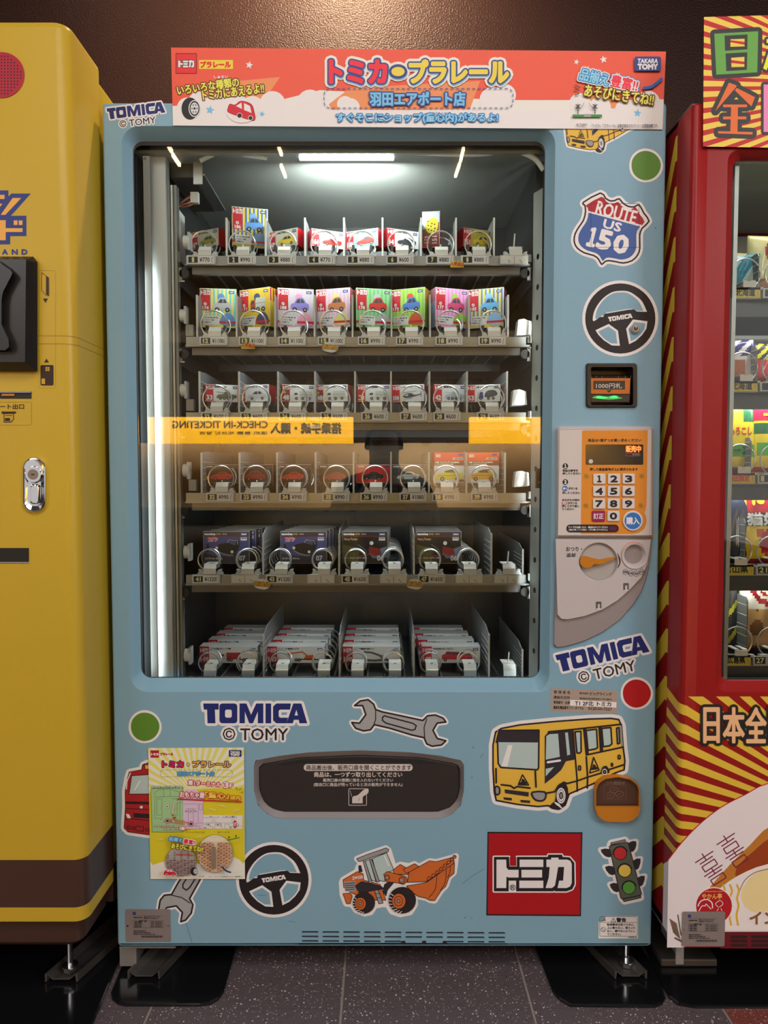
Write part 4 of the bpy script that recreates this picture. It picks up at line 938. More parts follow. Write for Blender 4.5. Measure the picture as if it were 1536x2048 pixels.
# buses
OUT = K(40, 34, 38); BYEL = K(214, 170, 66); BGL = K(168, 184, 186); BDK = K(46, 42, 50); BGR = K(140, 138, 144)
bus_o = [(215, 500), (235, 400), (280, 372), (420, 345), (700, 318), (950, 300), (1120, 295), (1180, 303), (1202, 350), (1215, 520), (1228, 620), (1222, 690), (1150, 715), (1000, 790), (800, 875), (770, 960), (720, 993), (670, 985), (640, 965), (560, 972), (400, 955), (240, 925), (225, 860), (215, 680)]
def bus(B):
    w_ = 5 * B.k
    B.shape(bus_o, BYEL, w_, OUT)
    B.poly([(250, 385), (562, 385), (562, 690), (540, 690), (262, 672), (250, 640)], BGL); B.poly([(262, 388), (562, 385), (560, 480), (245, 478)], BDK); B.line([(250, 480), (255, 640), (275, 672), (555, 690), (565, 675), (568, 385), (262, 388), (240, 478)], w_, OUT)
    B.poly([(330, 500), (365, 500), (325, 668), (280, 660)], WHITE)
    B.poly([(612, 430), (640, 400), (700, 390), (820, 380), (850, 610), (775, 625), (740, 690), (680, 745), (612, 798)], BDK)
    B.poly([(625, 430), (650, 416), (715, 412), (728, 590), (620, 612)], BGL); B.poly([(768, 405), (790, 402), (808, 572), (785, 580)], BGL); B.poly([(620, 682), (685, 668), (620, 740)], BGL); B.line([(635, 632), (730, 618)], w_ * 1.3, WHITE)
    B.shape([(845, 398), (890, 394), (892, 550), (880, 562), (860, 560)], BGL, w_, OUT); B.line([(828, 380), (860, 750), (862, 855)], w_, OUT)
    B.shape([(912, 375), (925, 372), (945, 570), (932, 575)], BGR, w_, OUT); B.shape([(930, 388), (1010, 378), (1018, 520), (1000, 530), (945, 540)], BGL, w_, OUT)
    B.shape([(1030, 365), (1042, 362), (1055, 540), (1042, 545)], BGR, w_, OUT); B.shape([(1050, 372), (1120, 365), (1128, 490), (1110, 505), (1062, 512)], BGL, w_, OUT)
    B.shape([(1165, 370), (1182, 366), (1188, 485), (1172, 490)], BGL, w_, OUT); B.poly([(1190, 350), (1203, 350), (1214, 505), (1200, 508)], BGR); B.line([(640, 398), (830, 380), (1200, 340)], w_, OUT)
    B.line([(935, 575), (1215, 515)], w_, OUT); B.line([(785, 795), (862, 775), (945, 745), (1070, 708)], w_, OUT); B.line([(1100, 690), (1222, 650)], w_, OUT); B.line([(932, 590), (942, 750), (940, 830)], w_, OUT)
    for q_ in ((872, 660, 888, 692), (1176, 578, 1192, 606), (1124, 640, 1134, 662)): B.line(rrect(*q_, 3, 1), w_ * .8, OUT, True)
    for t_ in ([(442, 728), (410, 804), (488, 806)], [(988, 595), (958, 714), (1030, 692)]):
        B.shape(t_, BYEL, w_ * .8, OUT); m_ = (sum(p[0] for p in t_) / 3, sum(p[1] for p in t_) / 3); B.line([(m_[0] - 4, m_[1] - 14), (m_[0] - 6, m_[1] + 4)], w_ * 1.2, OUT); B.line([(m_[0] + 6, m_[1] - 8), (m_[0] + 5, m_[1] + 4)], w_ * 1.2, OUT); B.line([(m_[0] - 20, m_[1] + 15), (m_[0] + 22, m_[1] + 10)], w_ * 1.6, OUT)
    B.line([(278, 804), (350, 812), (378, 832), (400, 818), (500, 830)], w_, OUT); B.line([(540, 700), (546, 822)], w_, OUT); B.line([(238, 680), (240, 790)], w_, OUT)
    B.poly([(305, 840), (490, 862), (488, 895), (308, 868)], BDK)
    for q_ in ((295, 900, 360, 925), (425, 920, 500, 945)): B.shape([(q_[0], q_[1]), (q_[2], q_[1] + 6), (q_[2], q_[3]), (q_[0] + 6, q_[3] - 6)], BDK)
    B.shape(smooth([(232, 820), (262, 826), (265, 870), (235, 880)], 2), BGR, w_, OUT); B.shape(smooth([(518, 862), (612, 860), (618, 905), (590, 928), (545, 922), (520, 895)], 2), BGR, w_, OUT)
    B.line([(618, 870), (690, 858), (720, 810), (760, 785), (785, 795)], w_, OUT)
    B.poly(smooth([(700, 870), (720, 810), (758, 785), (790, 830), (788, 920), (740, 992), (680, 990), (650, 965), (690, 930)], 2), OUT)
    B.disc(738, 888, 34, WHITE, ry=60); B.disc(738, 888, 27, BGR, ry=50); B.disc(738, 888, 22, WHITE, ry=42); B.disc(738, 888, 12, BGR, w_ * .7, OUT, ry=24)
    for k_ in range(6): a_ = k_ * pi / 3 + .3; B.disc(738 + 22 * cos(a_), 888 + 42 * sin(a_), 3.2, OUT, n=6)
    for k_ in range(5): B.line([(690 + 6 * k_, 940 + 9 * k_ - k_ * k_), (722 + 5 * k_, 955 + 7 * k_)], w_ * .7, WHITE)
    B.poly(smooth([(1045, 715), (1055, 672), (1085, 658), (1108, 690), (1105, 715)], 2), OUT); B.disc(1072, 706, 20, WHITE, ry=24); B.disc(1072, 706, 9, WHITE, w_, OUT, ry=11)
def bus_sticker(tf, k, label, cut=None):
    def d(B): B.k = k; bus(B)
    sticker('bus_sticker', [bus_o], 17, d, label, tfm=tf)
bus_sticker(crop_tf(930, 1360, 3.84), .68, 'large yellow school bus sticker above the coin cup')
# the small bus: same drawing, smaller, its roof under the banner
def tf_small(p): return (1128 + (p[0] - 215) * .1335 + (p[1] - 500) * .012, 222 + (p[1] - 500) * .162 + (p[0] - 215) * .0035)
def cutbus(B): B.k = .26; bus(B)
sticker('bus_sticker', [bus_o], 9, cutbus, 'small yellow school bus sticker hanging below the banner', tfm=tf_small)
# spanners
wr_o = [(733, 100), (770, 70), (820, 62), (855, 90), (868, 125), (910, 140), (1030, 165), (1170, 195), (1200, 165), (1250, 160), (1300, 180), (1318, 205), (1262, 212), (1235, 258), (1262, 310), (1318, 325), (1290, 352), (1230, 360), (1195, 345), (1178, 305), (1100, 288), (960, 245), (860, 222), (835, 255), (790, 262), (740, 245), (715, 208), (765, 212), (805, 158), (785, 100)]
SP = K(150, 150, 154)
def span(B):
    B.shape(wr_o, SP, 3.4, OUT); B.shape([(925, 165), (940, 170), (1105, 213), (1128, 228), (1120, 252), (1100, 258), (935, 212), (912, 195), (912, 175)], SP, 2.8, OUT)
    B.line([(868, 125), (868, 190), (855, 225)], 2.0, OUT); B.line([(1195, 185), (1178, 240), (1182, 305)], 2.0, OUT)
sticker('spanner_sticker', [wr_o], 11, span, 'grey spanner sticker above the delivery flap', tfm=crop_tf(480, 1380, 3.2))
# second spanner runs down-left under the poster; trace in crop (220,1640) at 3.49
def tf_w2(p):
    # map the same drawing so that its right jaw lies lower left
    x, y = p[0] - 1255, p[1] - 260; a_ = radians(107); k = .335
    return (350 + (x * cos(a_) - y * sin(a_)) * k, 1818 + (x * sin(a_) + y * cos(a_)) * k)
sticker('spanner_sticker', [wr_o], 11, span, 'grey spanner sticker running down from under the poster', tfm=tf_w2)
# fire engine, half under the poster
fe_o = [(205, 612), (215, 575), (255, 558), (330, 560), (430, 600), (430, 1110), (250, 1112), (100, 1090), (70, 1060), (80, 900), (78, 780), (95, 680), (110, 630)]
FR = K(160, 34, 40)
def fire(B):
    B.shape(fe_o, FR, 1.4, OUT); B.shape([(228, 575), (330, 570), (330, 608), (232, 608)], YEL, 1.2, OUT); B.line([(205, 612), (212, 575), (228, 566)], 1.6, OUT)
    B.shape([(128, 658), (330, 645), (330, 798), (108, 800)], BGL, 1.6, OUT); B.line([(150, 770), (190, 700)], 2.4, WHITE); B.poly([(80, 855), (330, 860), (330, 880), (82, 875)], OUT)
    B.line([(84, 910), (330, 920)], 1.4, OUT); B.poly([(140, 945), (330, 955), (330, 990), (145, 980)], OUT); B.line([(75, 1000), (95, 985), (330, 1010)], 1.6, OUT); B.poly([(84, 950), (110, 955), (122, 985), (95, 985)], WHITE)
    for q_ in ((95, 1045, 115, 1068), (130, 1050, 150, 1072), (160, 1045, 218, 1085), (236, 1062, 262, 1084)): B.line([(q_[0], q_[1]), (q_[2], q_[1] + 4), (q_[2], q_[3]), (q_[0], q_[3] - 4)], 1.4, OUT, True)
    B.line([(88, 760), (92, 700), (118, 640)], 2.2, WHITE); B.disc(202, 900, 12, WHITE, n=6)
sticker('fire_engine_sticker', [fe_o], 13, fire, 'red fire engine sticker half covered by the poster', tfm=crop_tf(230, 1380, 3.84))
# wheel loader
ld_o = [(290, 435), (300, 415), (395, 360), (410, 320), (425, 300), (395, 270), (470, 240), (600, 195), (620, 212), (655, 330), (700, 310), (760, 320), (800, 305), (830, 325), (905, 285), (950, 292), (1060, 262), (1090, 250), (1085, 300), (1075, 370), (1040, 400), (1020, 460), (985, 495), (940, 565), (905, 560), (880, 545), (800, 530), (805, 590), (770, 645), (700, 660), (640, 640), (610, 590), (570, 590), (522, 600), (495, 645), (450, 655), (390, 630), (362, 590), (320, 585), (295, 520)]
OR = K(190, 96, 44)
def loader(B):
    o = 1.3
    B.shape([(300, 418), (400, 360), (440, 375), (445, 420), (560, 450), (600, 560), (470, 560), (360, 510), (305, 470)], OR, o, OUT)
    B.shape([(395, 270), (470, 240), (600, 195), (620, 205), (615, 222), (420, 290), (405, 288)], BGR, o, OUT)
    B.shape([(505, 270), (605, 228), (655, 350), (600, 370), (590, 430), (545, 420)], BGL, o, OUT); B.line([(590, 250), (620, 320)], 2.0, WHITE)
    B.shape([(440, 290), (455, 286), (505, 440), (485, 445)], BGR, o, OUT); B.shape([(485, 275), (500, 272), (555, 430), (535, 435)], BGR, o, OUT); B.shape([(455, 286), (485, 277), (530, 430), (500, 420)], BGL, o, OUT)
    B.shape([(410, 320), (425, 318), (435, 360), (412, 362)], BDK, o, OUT)
    B.poly([(305, 430), (385, 425), (390, 500), (315, 498)], BGR)
    for k_ in range(4): B.line([(312 + k_ * 3, 445 + k_ * 14), (380, 438 + k_ * 15)], 1.4, OUT)
    B.shape([(385, 460), (430, 430), (480, 440), (560, 460), (590, 480), (470, 500), (500, 540), (420, 520)], BDK, o, OUT)
    B.shape([(580, 500), (590, 450), (640, 420), (660, 430), (610, 490), (600, 530)], BDK, o, OUT); B.shape([(520, 490), (545, 488), (580, 580), (550, 585)], BGR, o, OUT)
    B.line([(530, 515), (560, 512)], 1.2, OUT); B.line([(540, 545), (568, 540)], 1.2, OUT)
    B.shape([(300, 515), (350, 510), (365, 530), (350, 585), (325, 583)], OR, o, OUT)
    B.shape([(650, 350), (700, 310), (770, 350), (750, 380), (660, 380)], OR, o, OUT); B.shape([(720, 345), (800, 305), (830, 325), (790, 355), (740, 370)], OR, o, OUT)
    B.shape([(585, 380), (610, 360), (740, 395), (750, 430), (720, 450), (690, 440), (600, 430)], OR, o, OUT)
    B.disc(608, 402, 18, OR, o, OUT); B.disc(608, 402, 10, BGR, .8, OUT); B.disc(712, 420, 22, OR, o, OUT); B.disc(708, 420, 13, BGR, .8, OUT)
    B.shape([(760, 365), (905, 285), (950, 292), (1060, 262), (1078, 290), (1060, 320), (960, 380), (880, 430), (750, 435)], OR, o, OUT)
    B.shape([(745, 460), (880, 438), (960, 382), (1078, 300), (1075, 372), (1040, 400), (1018, 462), (985, 492), (940, 562), (905, 560), (880, 545), (830, 535), (775, 500)], OR, o, OUT)
    B.line(smooth([(955, 390), (945, 480), (900, 540)], 3, False), o, OUT); B.line(smooth([(1020, 345), (1015, 430), (980, 490)], 3, False), o, OUT); B.line(smooth([(1050, 325), (1045, 370), (1030, 400)], 3, False), o, OUT)
    for x_, y_ in ((900, 408), (930, 388), (958, 366), (985, 342), (1012, 318), (1038, 296), (1060, 276), (1078, 258)): B.shape(smooth([(x_ - 10, y_ + 14), (x_ - 8, y_ - 8), (x_ + 4, y_ - 12), (x_ + 12, y_ + 2)], 2), OR, o, OUT)
    for cx, cy, R in ((440, 580, 78), (708, 562, 96)):
        B.disc(cx + 6, cy - 2, R, OUT, ry=R * .97)
        for k_ in range(8): a_ = radians(100 + k_ * 16); B.line([(cx + R * .95 * cos(a_), cy + R * .95 * sin(a_)), (cx + R * .7 * cos(a_) + 14, cy + R * .7 * sin(a_) + 10)], 1.3, WHITE)
        B.disc(cx - 18, cy + 4, R * .5, OR, o, OUT, ry=R * .56); B.disc(cx - 20, cy + 4, R * .30, OR, o, OUT, ry=R * .34); B.disc(cx - 20, cy + 4, R * .12, BGR, o, OUT)
    B.text('ZW220', 365, 392, 438, 412, WHITE, .5, rot=-8, dn=4)
sticker('loader_sticker', [ld_o], 11, loader, 'orange wheel loader sticker below the delivery flap', tfm=crop_tf(600, 1640, 3.49))
# traffic light
tl_b = [(1045, 205), (1055, 182), (1175, 155), (1200, 185), (1262, 172), (1255, 235), (1225, 262), (1240, 325), (1298, 312), (1285, 385), (1258, 402), (1272, 465), (1332, 452), (1318, 520), (1290, 535), (1305, 630), (1295, 635), (1165, 662), (1140, 635), (1122, 578), (1080, 575), (1048, 520), (1105, 512), (1088, 440), (1045, 438), (1010, 380), (1068, 375), (1055, 298), (1010, 290), (975, 240), (1045, 235)]
GRN = K(86, 90, 80)
def tlight(B):
    for p_ in ([(975, 240), (1050, 235), (1060, 298), (1010, 292)], [(1010, 380), (1075, 375), (1090, 440), (1045, 438)], [(1048, 520), (1110, 512), (1125, 578), (1080, 575)], [(1200, 185), (1262, 172), (1255, 235), (1220, 258)], [(1238, 328), (1298, 312), (1285, 385), (1256, 400)], [(1270, 468), (1332, 452), (1318, 520), (1288, 534)]): B.poly(smooth(p_, 2), BDK)
    B.shape([(1045, 215), (1060, 205), (1190, 180), (1200, 190), (1305, 598), (1298, 608), (1150, 638), (1138, 630)], GRN, 1.8, OUT)
    B.shape([(1058, 200), (1058, 185), (1172, 158), (1178, 172)], BGR, 1.5, OUT); B.shape([(1152, 640), (1298, 610), (1300, 628), (1165, 660)], GRN, 1.5, OUT)
    for cx, cy, c_ in ((1134, 270, K(176, 44, 50)), (1170, 410, K(222, 190, 84)), (1204, 548, K(84, 146, 62))):
        B.disc(cx, cy, 52, c_, 1.4, OUT); B.line([(cx + 58 * cos(a_), cy + 58 * sin(a_)) for a_ in [radians(170 + 22 * i) for i in range(9)]], 2.2, OUT)
sticker('traffic_light_sticker', [tl_b], 11, tlight, 'traffic light sticker over the warning label', tfm=crop_tf(960, 1640, 4.042))
# red katakana square
A = Art(plane_map(0), .0003)
A.poly([(975, 1663.5), (1165, 1664.5), (1162, 1832.5), (972.5, 1831)], BLACK); A.poly([(977.5, 1666.5), (1162, 1667.5), (1159.5, 1829.5), (975.5, 1828)], K(160, 22, 30))
B0 = A
T2 = crop_tf(960, 1640, 4.042)
A.tf = T2
q_o = [(112, 298), (235, 298), (240, 375), (298, 375), (298, 298), (548, 298), (552, 280), (662, 280), (668, 298), (725, 302), (762, 345), (765, 520), (745, 560), (700, 577), (605, 577), (600, 570), (590, 577), (112, 577)]
A.poly(q_o, WHITE); A.line(q_o, 5.2, WHITE, True, False); A.poly(q_o, BLACK)
A.poly([(232, 490), (292, 490), (292, 578), (232, 578)], WHITE); A.poly([(240, 300), (294, 300), (294, 371), (242, 371)], K(160, 22, 30))
logo_tomica(A, 128, 302, 774, 552, WHITE)
A.text('®', 240, 522, 288, 570, BLACK, .5)
o = A.build('square_logo_sticker', machine); o['label'] = 'red square sticker with white katakana logo'
# ------------------------------------------------------------------ labels and plates
def label_part(name, draw, lab, h0=.0003, y=0.0):
    A = Art(plane_map(y), h0); draw(A); o = A.build(name, machine); o['label'] = lab; return o
def owner(A):
    c_ = K(158, 140, 130); A.tf = crop_tf(930, 1360, 3.84)
    A.poly([(660, 62), (1172, 82), (1166, 260), (656, 242)], c_); A.poly([(808, 152), (1164, 170), (1162, 213), (806, 196)], WHITE)
    t = BLACK
    A.text('管 理 者 名', 682, 82, 806, 106, t, .3, rot=2); A.text('連絡先住所', 680, 122, 806, 146, t, .3, rot=2); A.text('管理番号・名称', 680, 162, 804, 184, t, .3, rot=2); A.text('連絡先電話番号フリーダイヤル', 678, 202, 912, 226, t, .3, rot=2)
    A.text('株式会社', 880, 95, 948, 110, t, .2, rot=2); A.text('ビッグウイング', 960, 95, 1126, 120, t, .3, rot=2); A.text('東京都大田区羽田空港三丁目三番2号', 880, 138, 1126, 152, t, .1, rot=2)
    A.text('T1 2F北 トミカ', 845, 164, 1122, 200, t, .5, rot=2); A.text('0120-55-7227', 948, 210, 1128, 232, t, .3, rot=2)
label_part('owner_label', owner, 'grey-brown owner label with a white strip')
def warn(A):
    A.tf = crop_tf(960, 1640, 4.042)
    A.poly([(960, 822), (1020, 778), (1278, 778), (1278, 958), (958, 958)], WHITE); A.poly([(962, 822), (1010, 786), (1018, 815), (985, 822)], K(120, 120, 124))
    A.line(rrect(968, 782, 1272, 940, 14, 3), .7, BLACK, True); A.line([(968, 828), (1272, 828)], .7, BLACK)
    A.line([(1058, 824), (1078, 792), (1098, 824)], .8, BLACK, True); A.line([(1078, 802), (1078, 815)], .9, BLACK); A.text('警告', 1104, 792, 1180, 824, BLACK, .9)
    for k_, t_ in enumerate(('転倒事故を防ぐために、', '上に乗らない、揺さぶら', 'ない、傾けないようにし', 'てください。')): A.text(t_, 1028, 836 + k_ * 26, (1252, 1256, 1256, 1140)[k_], 855 + k_ * 26, BLACK, .35, dn=4)
    A.line(circ(996, 886, 18, 16), .8, BLACK, True); A.line([(984, 874), (1008, 898)], .8, BLACK); A.text('BS0000001-00', 1200, 944, 1268, 951, BLACK, .2, dn=3)
label_part('warning_label', warn, 'white warning label with one corner peeling')
PLM = mat('nameplate_metal', (.25, .215, .212), .45, .1)
def nameplate(root, x0, y0, x1, y1, y, lab):
    a_ = P(x0, y1, y); c_ = P(x1, y0, y)
    o = MB(); lp_ = rrect(a_.x, a_.z, c_.x, c_.z, .003, 3)
    b = plate(lp_, [], y - .0012, y - .0002, PLM)
    for sx in (.05, .95): xx = a_.x + (c_.x - a_.x) * sx; zz = (a_.z + c_.z) / 2; b.cyl((xx, y - .0024, zz), (xx, y - .001, zz), .0022, CHROME, 10)
    o = b.build('nameplate', root); o['label'] = lab
    A = Art(plane_map(y - .0012), .0002); W_ = x1 - x0; H_ = y1 - y0; f = lambda u, v: (x0 + u * W_, y0 + v * H_)
    A.rect(*f(.15, .09), *f(.22, .18), K(40, 60, 120))
    def tx(s_, u0, v0, u1, v1, bd=.15): A.text(s_, *f(u0, v0), *f(u1, v1), BLACK, bd, dn=3)
    tx('自動販売機', .17, .24, .36, .28); tx('型式 FGS21BW1MFJ', .40, .22, .76, .26); tx('製造番号 T0023RE1MFJ', .40, .27, .72, .31); A.line([f(.17, .20), f(.84, .20)], .3, BLACK)
    A.line([f(.17, .35), f(.84, .35), f(.84, .58), f(.17, .58)], .35, BLACK, True); tx('JET Fi', .28, .36, .46, .42, .5)
    for k_ in range(4): tx('電源電圧 消費電力', .19, .38 + k_ * .05, .36, .41 + k_ * .05); tx('100V 50/60Hz', .55, .38 + k_ * .05, .81, .41 + k_ * .05)
    for k_ in range(3): tx('製造年 住所 東京都品川区', .17, .66 + k_ * .05, .45 + .1 * k_, .69 + k_ * .05)
    for k_ in range(22): A.rect(*f(.34 + k_ * .0225, .82), *f(.34 + k_ * .0225 + (.012 if k_ % 3 else .006), .88), BLACK)
    A.build('print', o)
nameplate(machine, 252, 1818, 341, 1883, 0, 'grey metal nameplate with tiny print')

# ------------------------------------------------------------------ delivery flap
SY = .026
fl = MB(); inn_ = [(x, z) for x, z in xz([(518, 1534), (524, 1527), (600, 1514), (720, 1509), (840, 1514), (914, 1527), (920, 1534), (920, 1578), (914, 1600), (899, 1615), (876, 1623), (564, 1623), (540, 1615), (526, 1600), (518, 1578)], .012)]
GREYF = mat('satin_grey_frame', (.34, .31, .31), .32, .3)
n = len(inn_)
def resample(loop, n_=64):
    L = [0]; 
    for i in range(len(loop)): a_, b_ = loop[i], loop[(i + 1) % len(loop)]; L.append(L[-1] + hypot(b_[0] - a_[0], b_[1] - a_[1]))
    out = []; 
    for k in range(n_):
        t = L[-1] * k / n_; i = max(j for j in range(len(loop)) if L[j] <= t); u = (t - L[i]) / max(1e-9, L[i + 1] - L[i]); a_, b_ = loop[i], loop[(i + 1) % len(loop)]
        out.append((a_[0] + (b_[0] - a_[0]) * u, a_[1] + (b_[1] - a_[1]) * u))
    return out
so, si = resample(slot_h, 80), resample(inn_, 80)
fl.loft([[Vector((x, .0005, z)) for x, z in so], [Vector((x, -.001, z)) for x, z in [(a_[0] * .97 + b_[0] * .03, a_[1] * .97 + b_[1] * .03) for a_, b_ in zip(so, si)]], [Vector((x, .010, z)) for x, z in si], [Vector((x, .030, z)) for x, z in si]], GREYF)
ff = fl.build('delivery_frame', machine, smooth=True)
fp = MB(); FLAP = mat('dark_flap', (.026, .023, .024), .42, bump=.15, bscale=700)
cx_, cz_ = sum(p[0] for p in si) / 80, sum(p[1] for p in si) / 80
s2 = [((x - cx_) * .985 + cx_, (z - cz_) * .955 + cz_ - .001) for x, z in si]; zt_ = max(z for _, z in s2)
s3 = [(x, z if z < zt_ - .012 else z - .008) for x, z in s2]
fp.loft([[Vector((x, .014, z)) for x, z in si], [Vector((x, .010, z)) for x, z in s2], [Vector((x, .011, z)) for x, z in s3]], FLAP); fp.fill([s3], FLAP, lambda x, z: Vector((x, .0105, z)))
fo = fp.build('delivery_flap', machine)
A = Art(plane_map(.0100), .0002); A.tf = crop_tf(480, 1380, 3.2); lt = K(196, 184, 182)
A.rr(408, 474, 1105, 518, 21, lt); A.text('商品搬出後、販売口扉を開くことができます', 424, 480, 1096, 513, FLAP, .4); A.text('商品は、一つずつ取り出してください', 474, 525, 1038, 557, lt, .5)
A.text('販売口扉の隙間に指を入れないでください', 532, 566, 980, 588, lt, .3); A.text('(取出口に商品が残っていると次の販売ができません)', 472, 594, 1040, 620, lt, .3)
A.line(rrect(696, 632, 810, 738, 6, 2), 1.2, lt, True); A.line([(705, 645), (715, 680)], .8, lt); A.poly([(718, 690), (725, 680), (745, 676), (752, 688), (785, 690), (785, 725), (718, 725)], lt)
A.poly(smooth([(740, 680), (760, 668), (790, 640), (820, 630), (820, 660), (790, 680), (770, 712), (755, 718), (745, 712), (755, 690)], 2), lt); A.line([(757, 712), (765, 700), (760, 690)], .7, FLAP)
A.build('flap_print', fo)
# ------------------------------------------------------------------ coin cup
ORG = mat('orange_plastic', (.56, .20, .012), .30, coat=.3)
cb = MB(); h_ = resample(cup_h, 48); mx_, mz_ = sum(p[0] for p in h_) / 48, sum(p[1] for p in h_) / 48
i1 = [((x - mx_) * .975 + mx_, (z - mz_) * .975 + mz_) for x, z in h_]; i2 = [((x - mx_) * .935 + mx_, (z - mz_) * .935 + mz_) for x, z in h_]
cb.loft([[Vector((x, -.0005, z)) for x, z in h_], [Vector((x, -.010, z)) for x, z in h_], [Vector((x, -.013, z)) for x, z in i1], [Vector((x, -.012, z)) for x, z in i2], [Vector((x, -.0042, z)) for x, z in i2]], ORG)
cb.fill([i2], mat('smoked_brown', (.085, .042, .026), .3), lambda x, z: Vector((x, -.0042, z)))
cbo = cb.build('coin_cup', machine, smooth=True)
zc = P(0, 1607, 0).z; lo = [(x, z) for x, z in i1 if z < zc]; lo.sort(key=lambda p: atan2(p[1] - mz_, p[0] - mx_))
a0_, a1_ = min(lo, key=lambda p: p[0])[0], max(lo, key=lambda p: p[0])[0]
lo = [(a0_, zc)] + lo + [(a1_, zc)]
cl = MB().fill([lo], ORG, lambda x, z: Vector((x, -.0155, z))); cl.loft([[Vector((x, -.0155, z)) for x, z in lo], [Vector((x, -.010, z)) for x, z in lo]], ORG)
cl.build('cup_lip', cbo)
A = Art(plane_map(-.0042), .0002); gy = K(120, 96, 86)
for cx, cy in ((1228, 1580), (1221, 1590), (1239, 1588)): A.line(circ(cx, cy, 8, 16, 6), .8, gy, True); A.line([(cx - 4, cy + 2), (cx + 4, cy - 2)], .8, gy)
A.line([(1208, 1570), (1252, 1570), (1252, 1598), (1208, 1598)], .5, gy, True); A.text('つり銭返却', 1211, 1563, 1250, 1569, gy, .2, dn=3)
A.build('print', cbo)
# ------------------------------------------------------------------ note slot
nb = MB(); bl = [(x, z) for x, z in xz(rrect(1171, 726.5, 1274, 815.5, 6, 4))]; ib = [(x, z) for x, z in xz(rrect(1180, 735, 1264, 811, 4, 4))]
nb.loft([[Vector((x, -.001, z)) for x, z in bl], [Vector((x, -.007, z)) for x, z in xz(rrect(1173, 729, 1272, 813.5, 6, 4))], [Vector((x, -.007, z)) for x, z in ib], [Vector((x, .040, z)) for x, z in ib]], BLKP); nb.fill([ib], BLKP, lambda x, z: Vector((x, .040, z)))
no = nb.build('note_slot', machine)
a_ = P(1183, 806, .0); c_ = P(1260, 752, .0)
pl_ = MB(); pf = [(.036, c_.z + .008), (.012, c_.z + .002), (.002, c_.z - .006), (-.003, c_.z - .022), (-.004, a_.z + .016), (.000, a_.z), (.036, a_.z)]
for x in (a_.x, c_.x): pl_.fill([pf], BLKP, lambda y, z, x=x: Vector((x, y, z)))
pl_.loft([[Vector((a_.x, y, z)) for y, z in pf], [Vector((c_.x, y, z)) for y, z in pf]], mat('smoked_clear', (.035, .030, .028), .12, coat=.5)); pl_.build('note_guide', no)
A = Art(plane_map(-.0045), .0002); A.tf = crop_tf(1100, 540, 6.4)
A.poly([(523, 1385), (1030, 1385), (1018, 1585), (525, 1585)], K(176, 96, 34)); A.rect(555, 1418, 960, 1530, mat('slot_dark', (.02, .018, .018), .3)); A.text('1000円札', 590, 1448, 920, 1515, K(170, 166, 160), .5); A.poly([(718, 1537), (792, 1537), (755, 1572)], MATS['slot_dark'])
for x_ in (530, 595, 668, 880, 965, 1035): A.line([(x_, 1350), (x_ - 6, 1400)], .6, K(110, 96, 90))
A.poly([(523, 1600), (1018, 1600), (1010, 1690), (530, 1690)], MATS['slot_dark'])
GE = mat('green_slot_light', (.02, .3, .06), .3, emit=(.06, 1.0, .20), estr=1.2); GE2 = mat('green_slot_glow', (.02, .2, .04), .3, emit=(.03, .6, .12), estr=.5)
A.poly(smooth([(540, 1636), (600, 1608), (690, 1618), (760, 1618), (830, 1606), (890, 1628), (930, 1640), (860, 1652), (760, 1660), (640, 1650)], 2), GE2); A.poly(smooth([(590, 1632), (620, 1612), (690, 1622), (740, 1634), (680, 1645), (620, 1642)], 2), GE); A.poly(smooth([(760, 1632), (800, 1612), (850, 1612), (870, 1630), (820, 1640)], 2), GE)
A.build('slot_print', no)
# lock in the steering wheel
lc = P(1269.5, 658, 0); lk = MB().cyl((lc.x, .0, lc.z), (lc.x, -.006, lc.z), .0098, STEEL, 24, .0090).cyl((lc.x, -.006, lc.z), (lc.x, -.0068, lc.z), .0050, mat('lock_dark', (.08, .08, .08), .3, .8), 16)
lk.loft([[Vector((lc.x + x, -.0061, lc.z + z)) for x, z in circ(0, 0, .0085, 24)], [Vector((lc.x + x, -.0064, lc.z + z)) for x, z in circ(0, 0, .0068, 24)]], MATS['lock_dark']).box(lc.x - .001, lc.x + .001, -.0080, -.0068, lc.z + .001, lc.z + .005, STEEL)
lk.build('door_lock', machine)
# ------------------------------------------------------------------ control panel
PGR = mat('warm_grey_plastic', (.56, .515, .51), .42, bump=.05, bscale=600); PGD = mat('dark_warm_grey_plastic', (.30, .262, .262), .45)
cpn = MB()
up_o = rrect(1112, 852, 1307, 1076, (9, 9, 2, 2), 4); up_i = rrect(1120, 858, 1303, 1070, (6, 6, 1, 1), 4)
cpn.loft([[P(*p, .0) for p in up_o], [P(*p, -.014) for p in [((a_[0] * .5 + b_[0] * .5), (a_[1] * .5 + b_[1] * .5)) for a_, b_ in zip(up_o, up_i)]], [P(*p, -.017) for p in up_i]], PGR)
cpn.fill([[(p[0], p[1]) for p in up_i]], PGR, lambda x, y: P(x, y, -.017))
cpo = cpn.build('control_panel', machine, smooth=True)
lw = MB()
lo_o = [(1112, 1072), (1305, 1074), (1302, 1110), (1296, 1145), (1285, 1180), (1268, 1208), (1240, 1240), (1205, 1265), (1165, 1284), (1130, 1294), (1113, 1296), (1107, 1289), (1109, 1200)]
lw.loft([[P(*p, 0) for p in lo_o], [P((p[0] - 1190) * .985 + 1190, (p[1] - 1160) * .985 + 1160, -.006) for p in lo_o]], PGD); lw.fill([[((p[0] - 1190) * .985 + 1190, (p[1] - 1160) * .985 + 1160) for p in lo_o]], PGD, lambda x, y: P(x, y, -.006)); lw.build('coin_panel', machine)
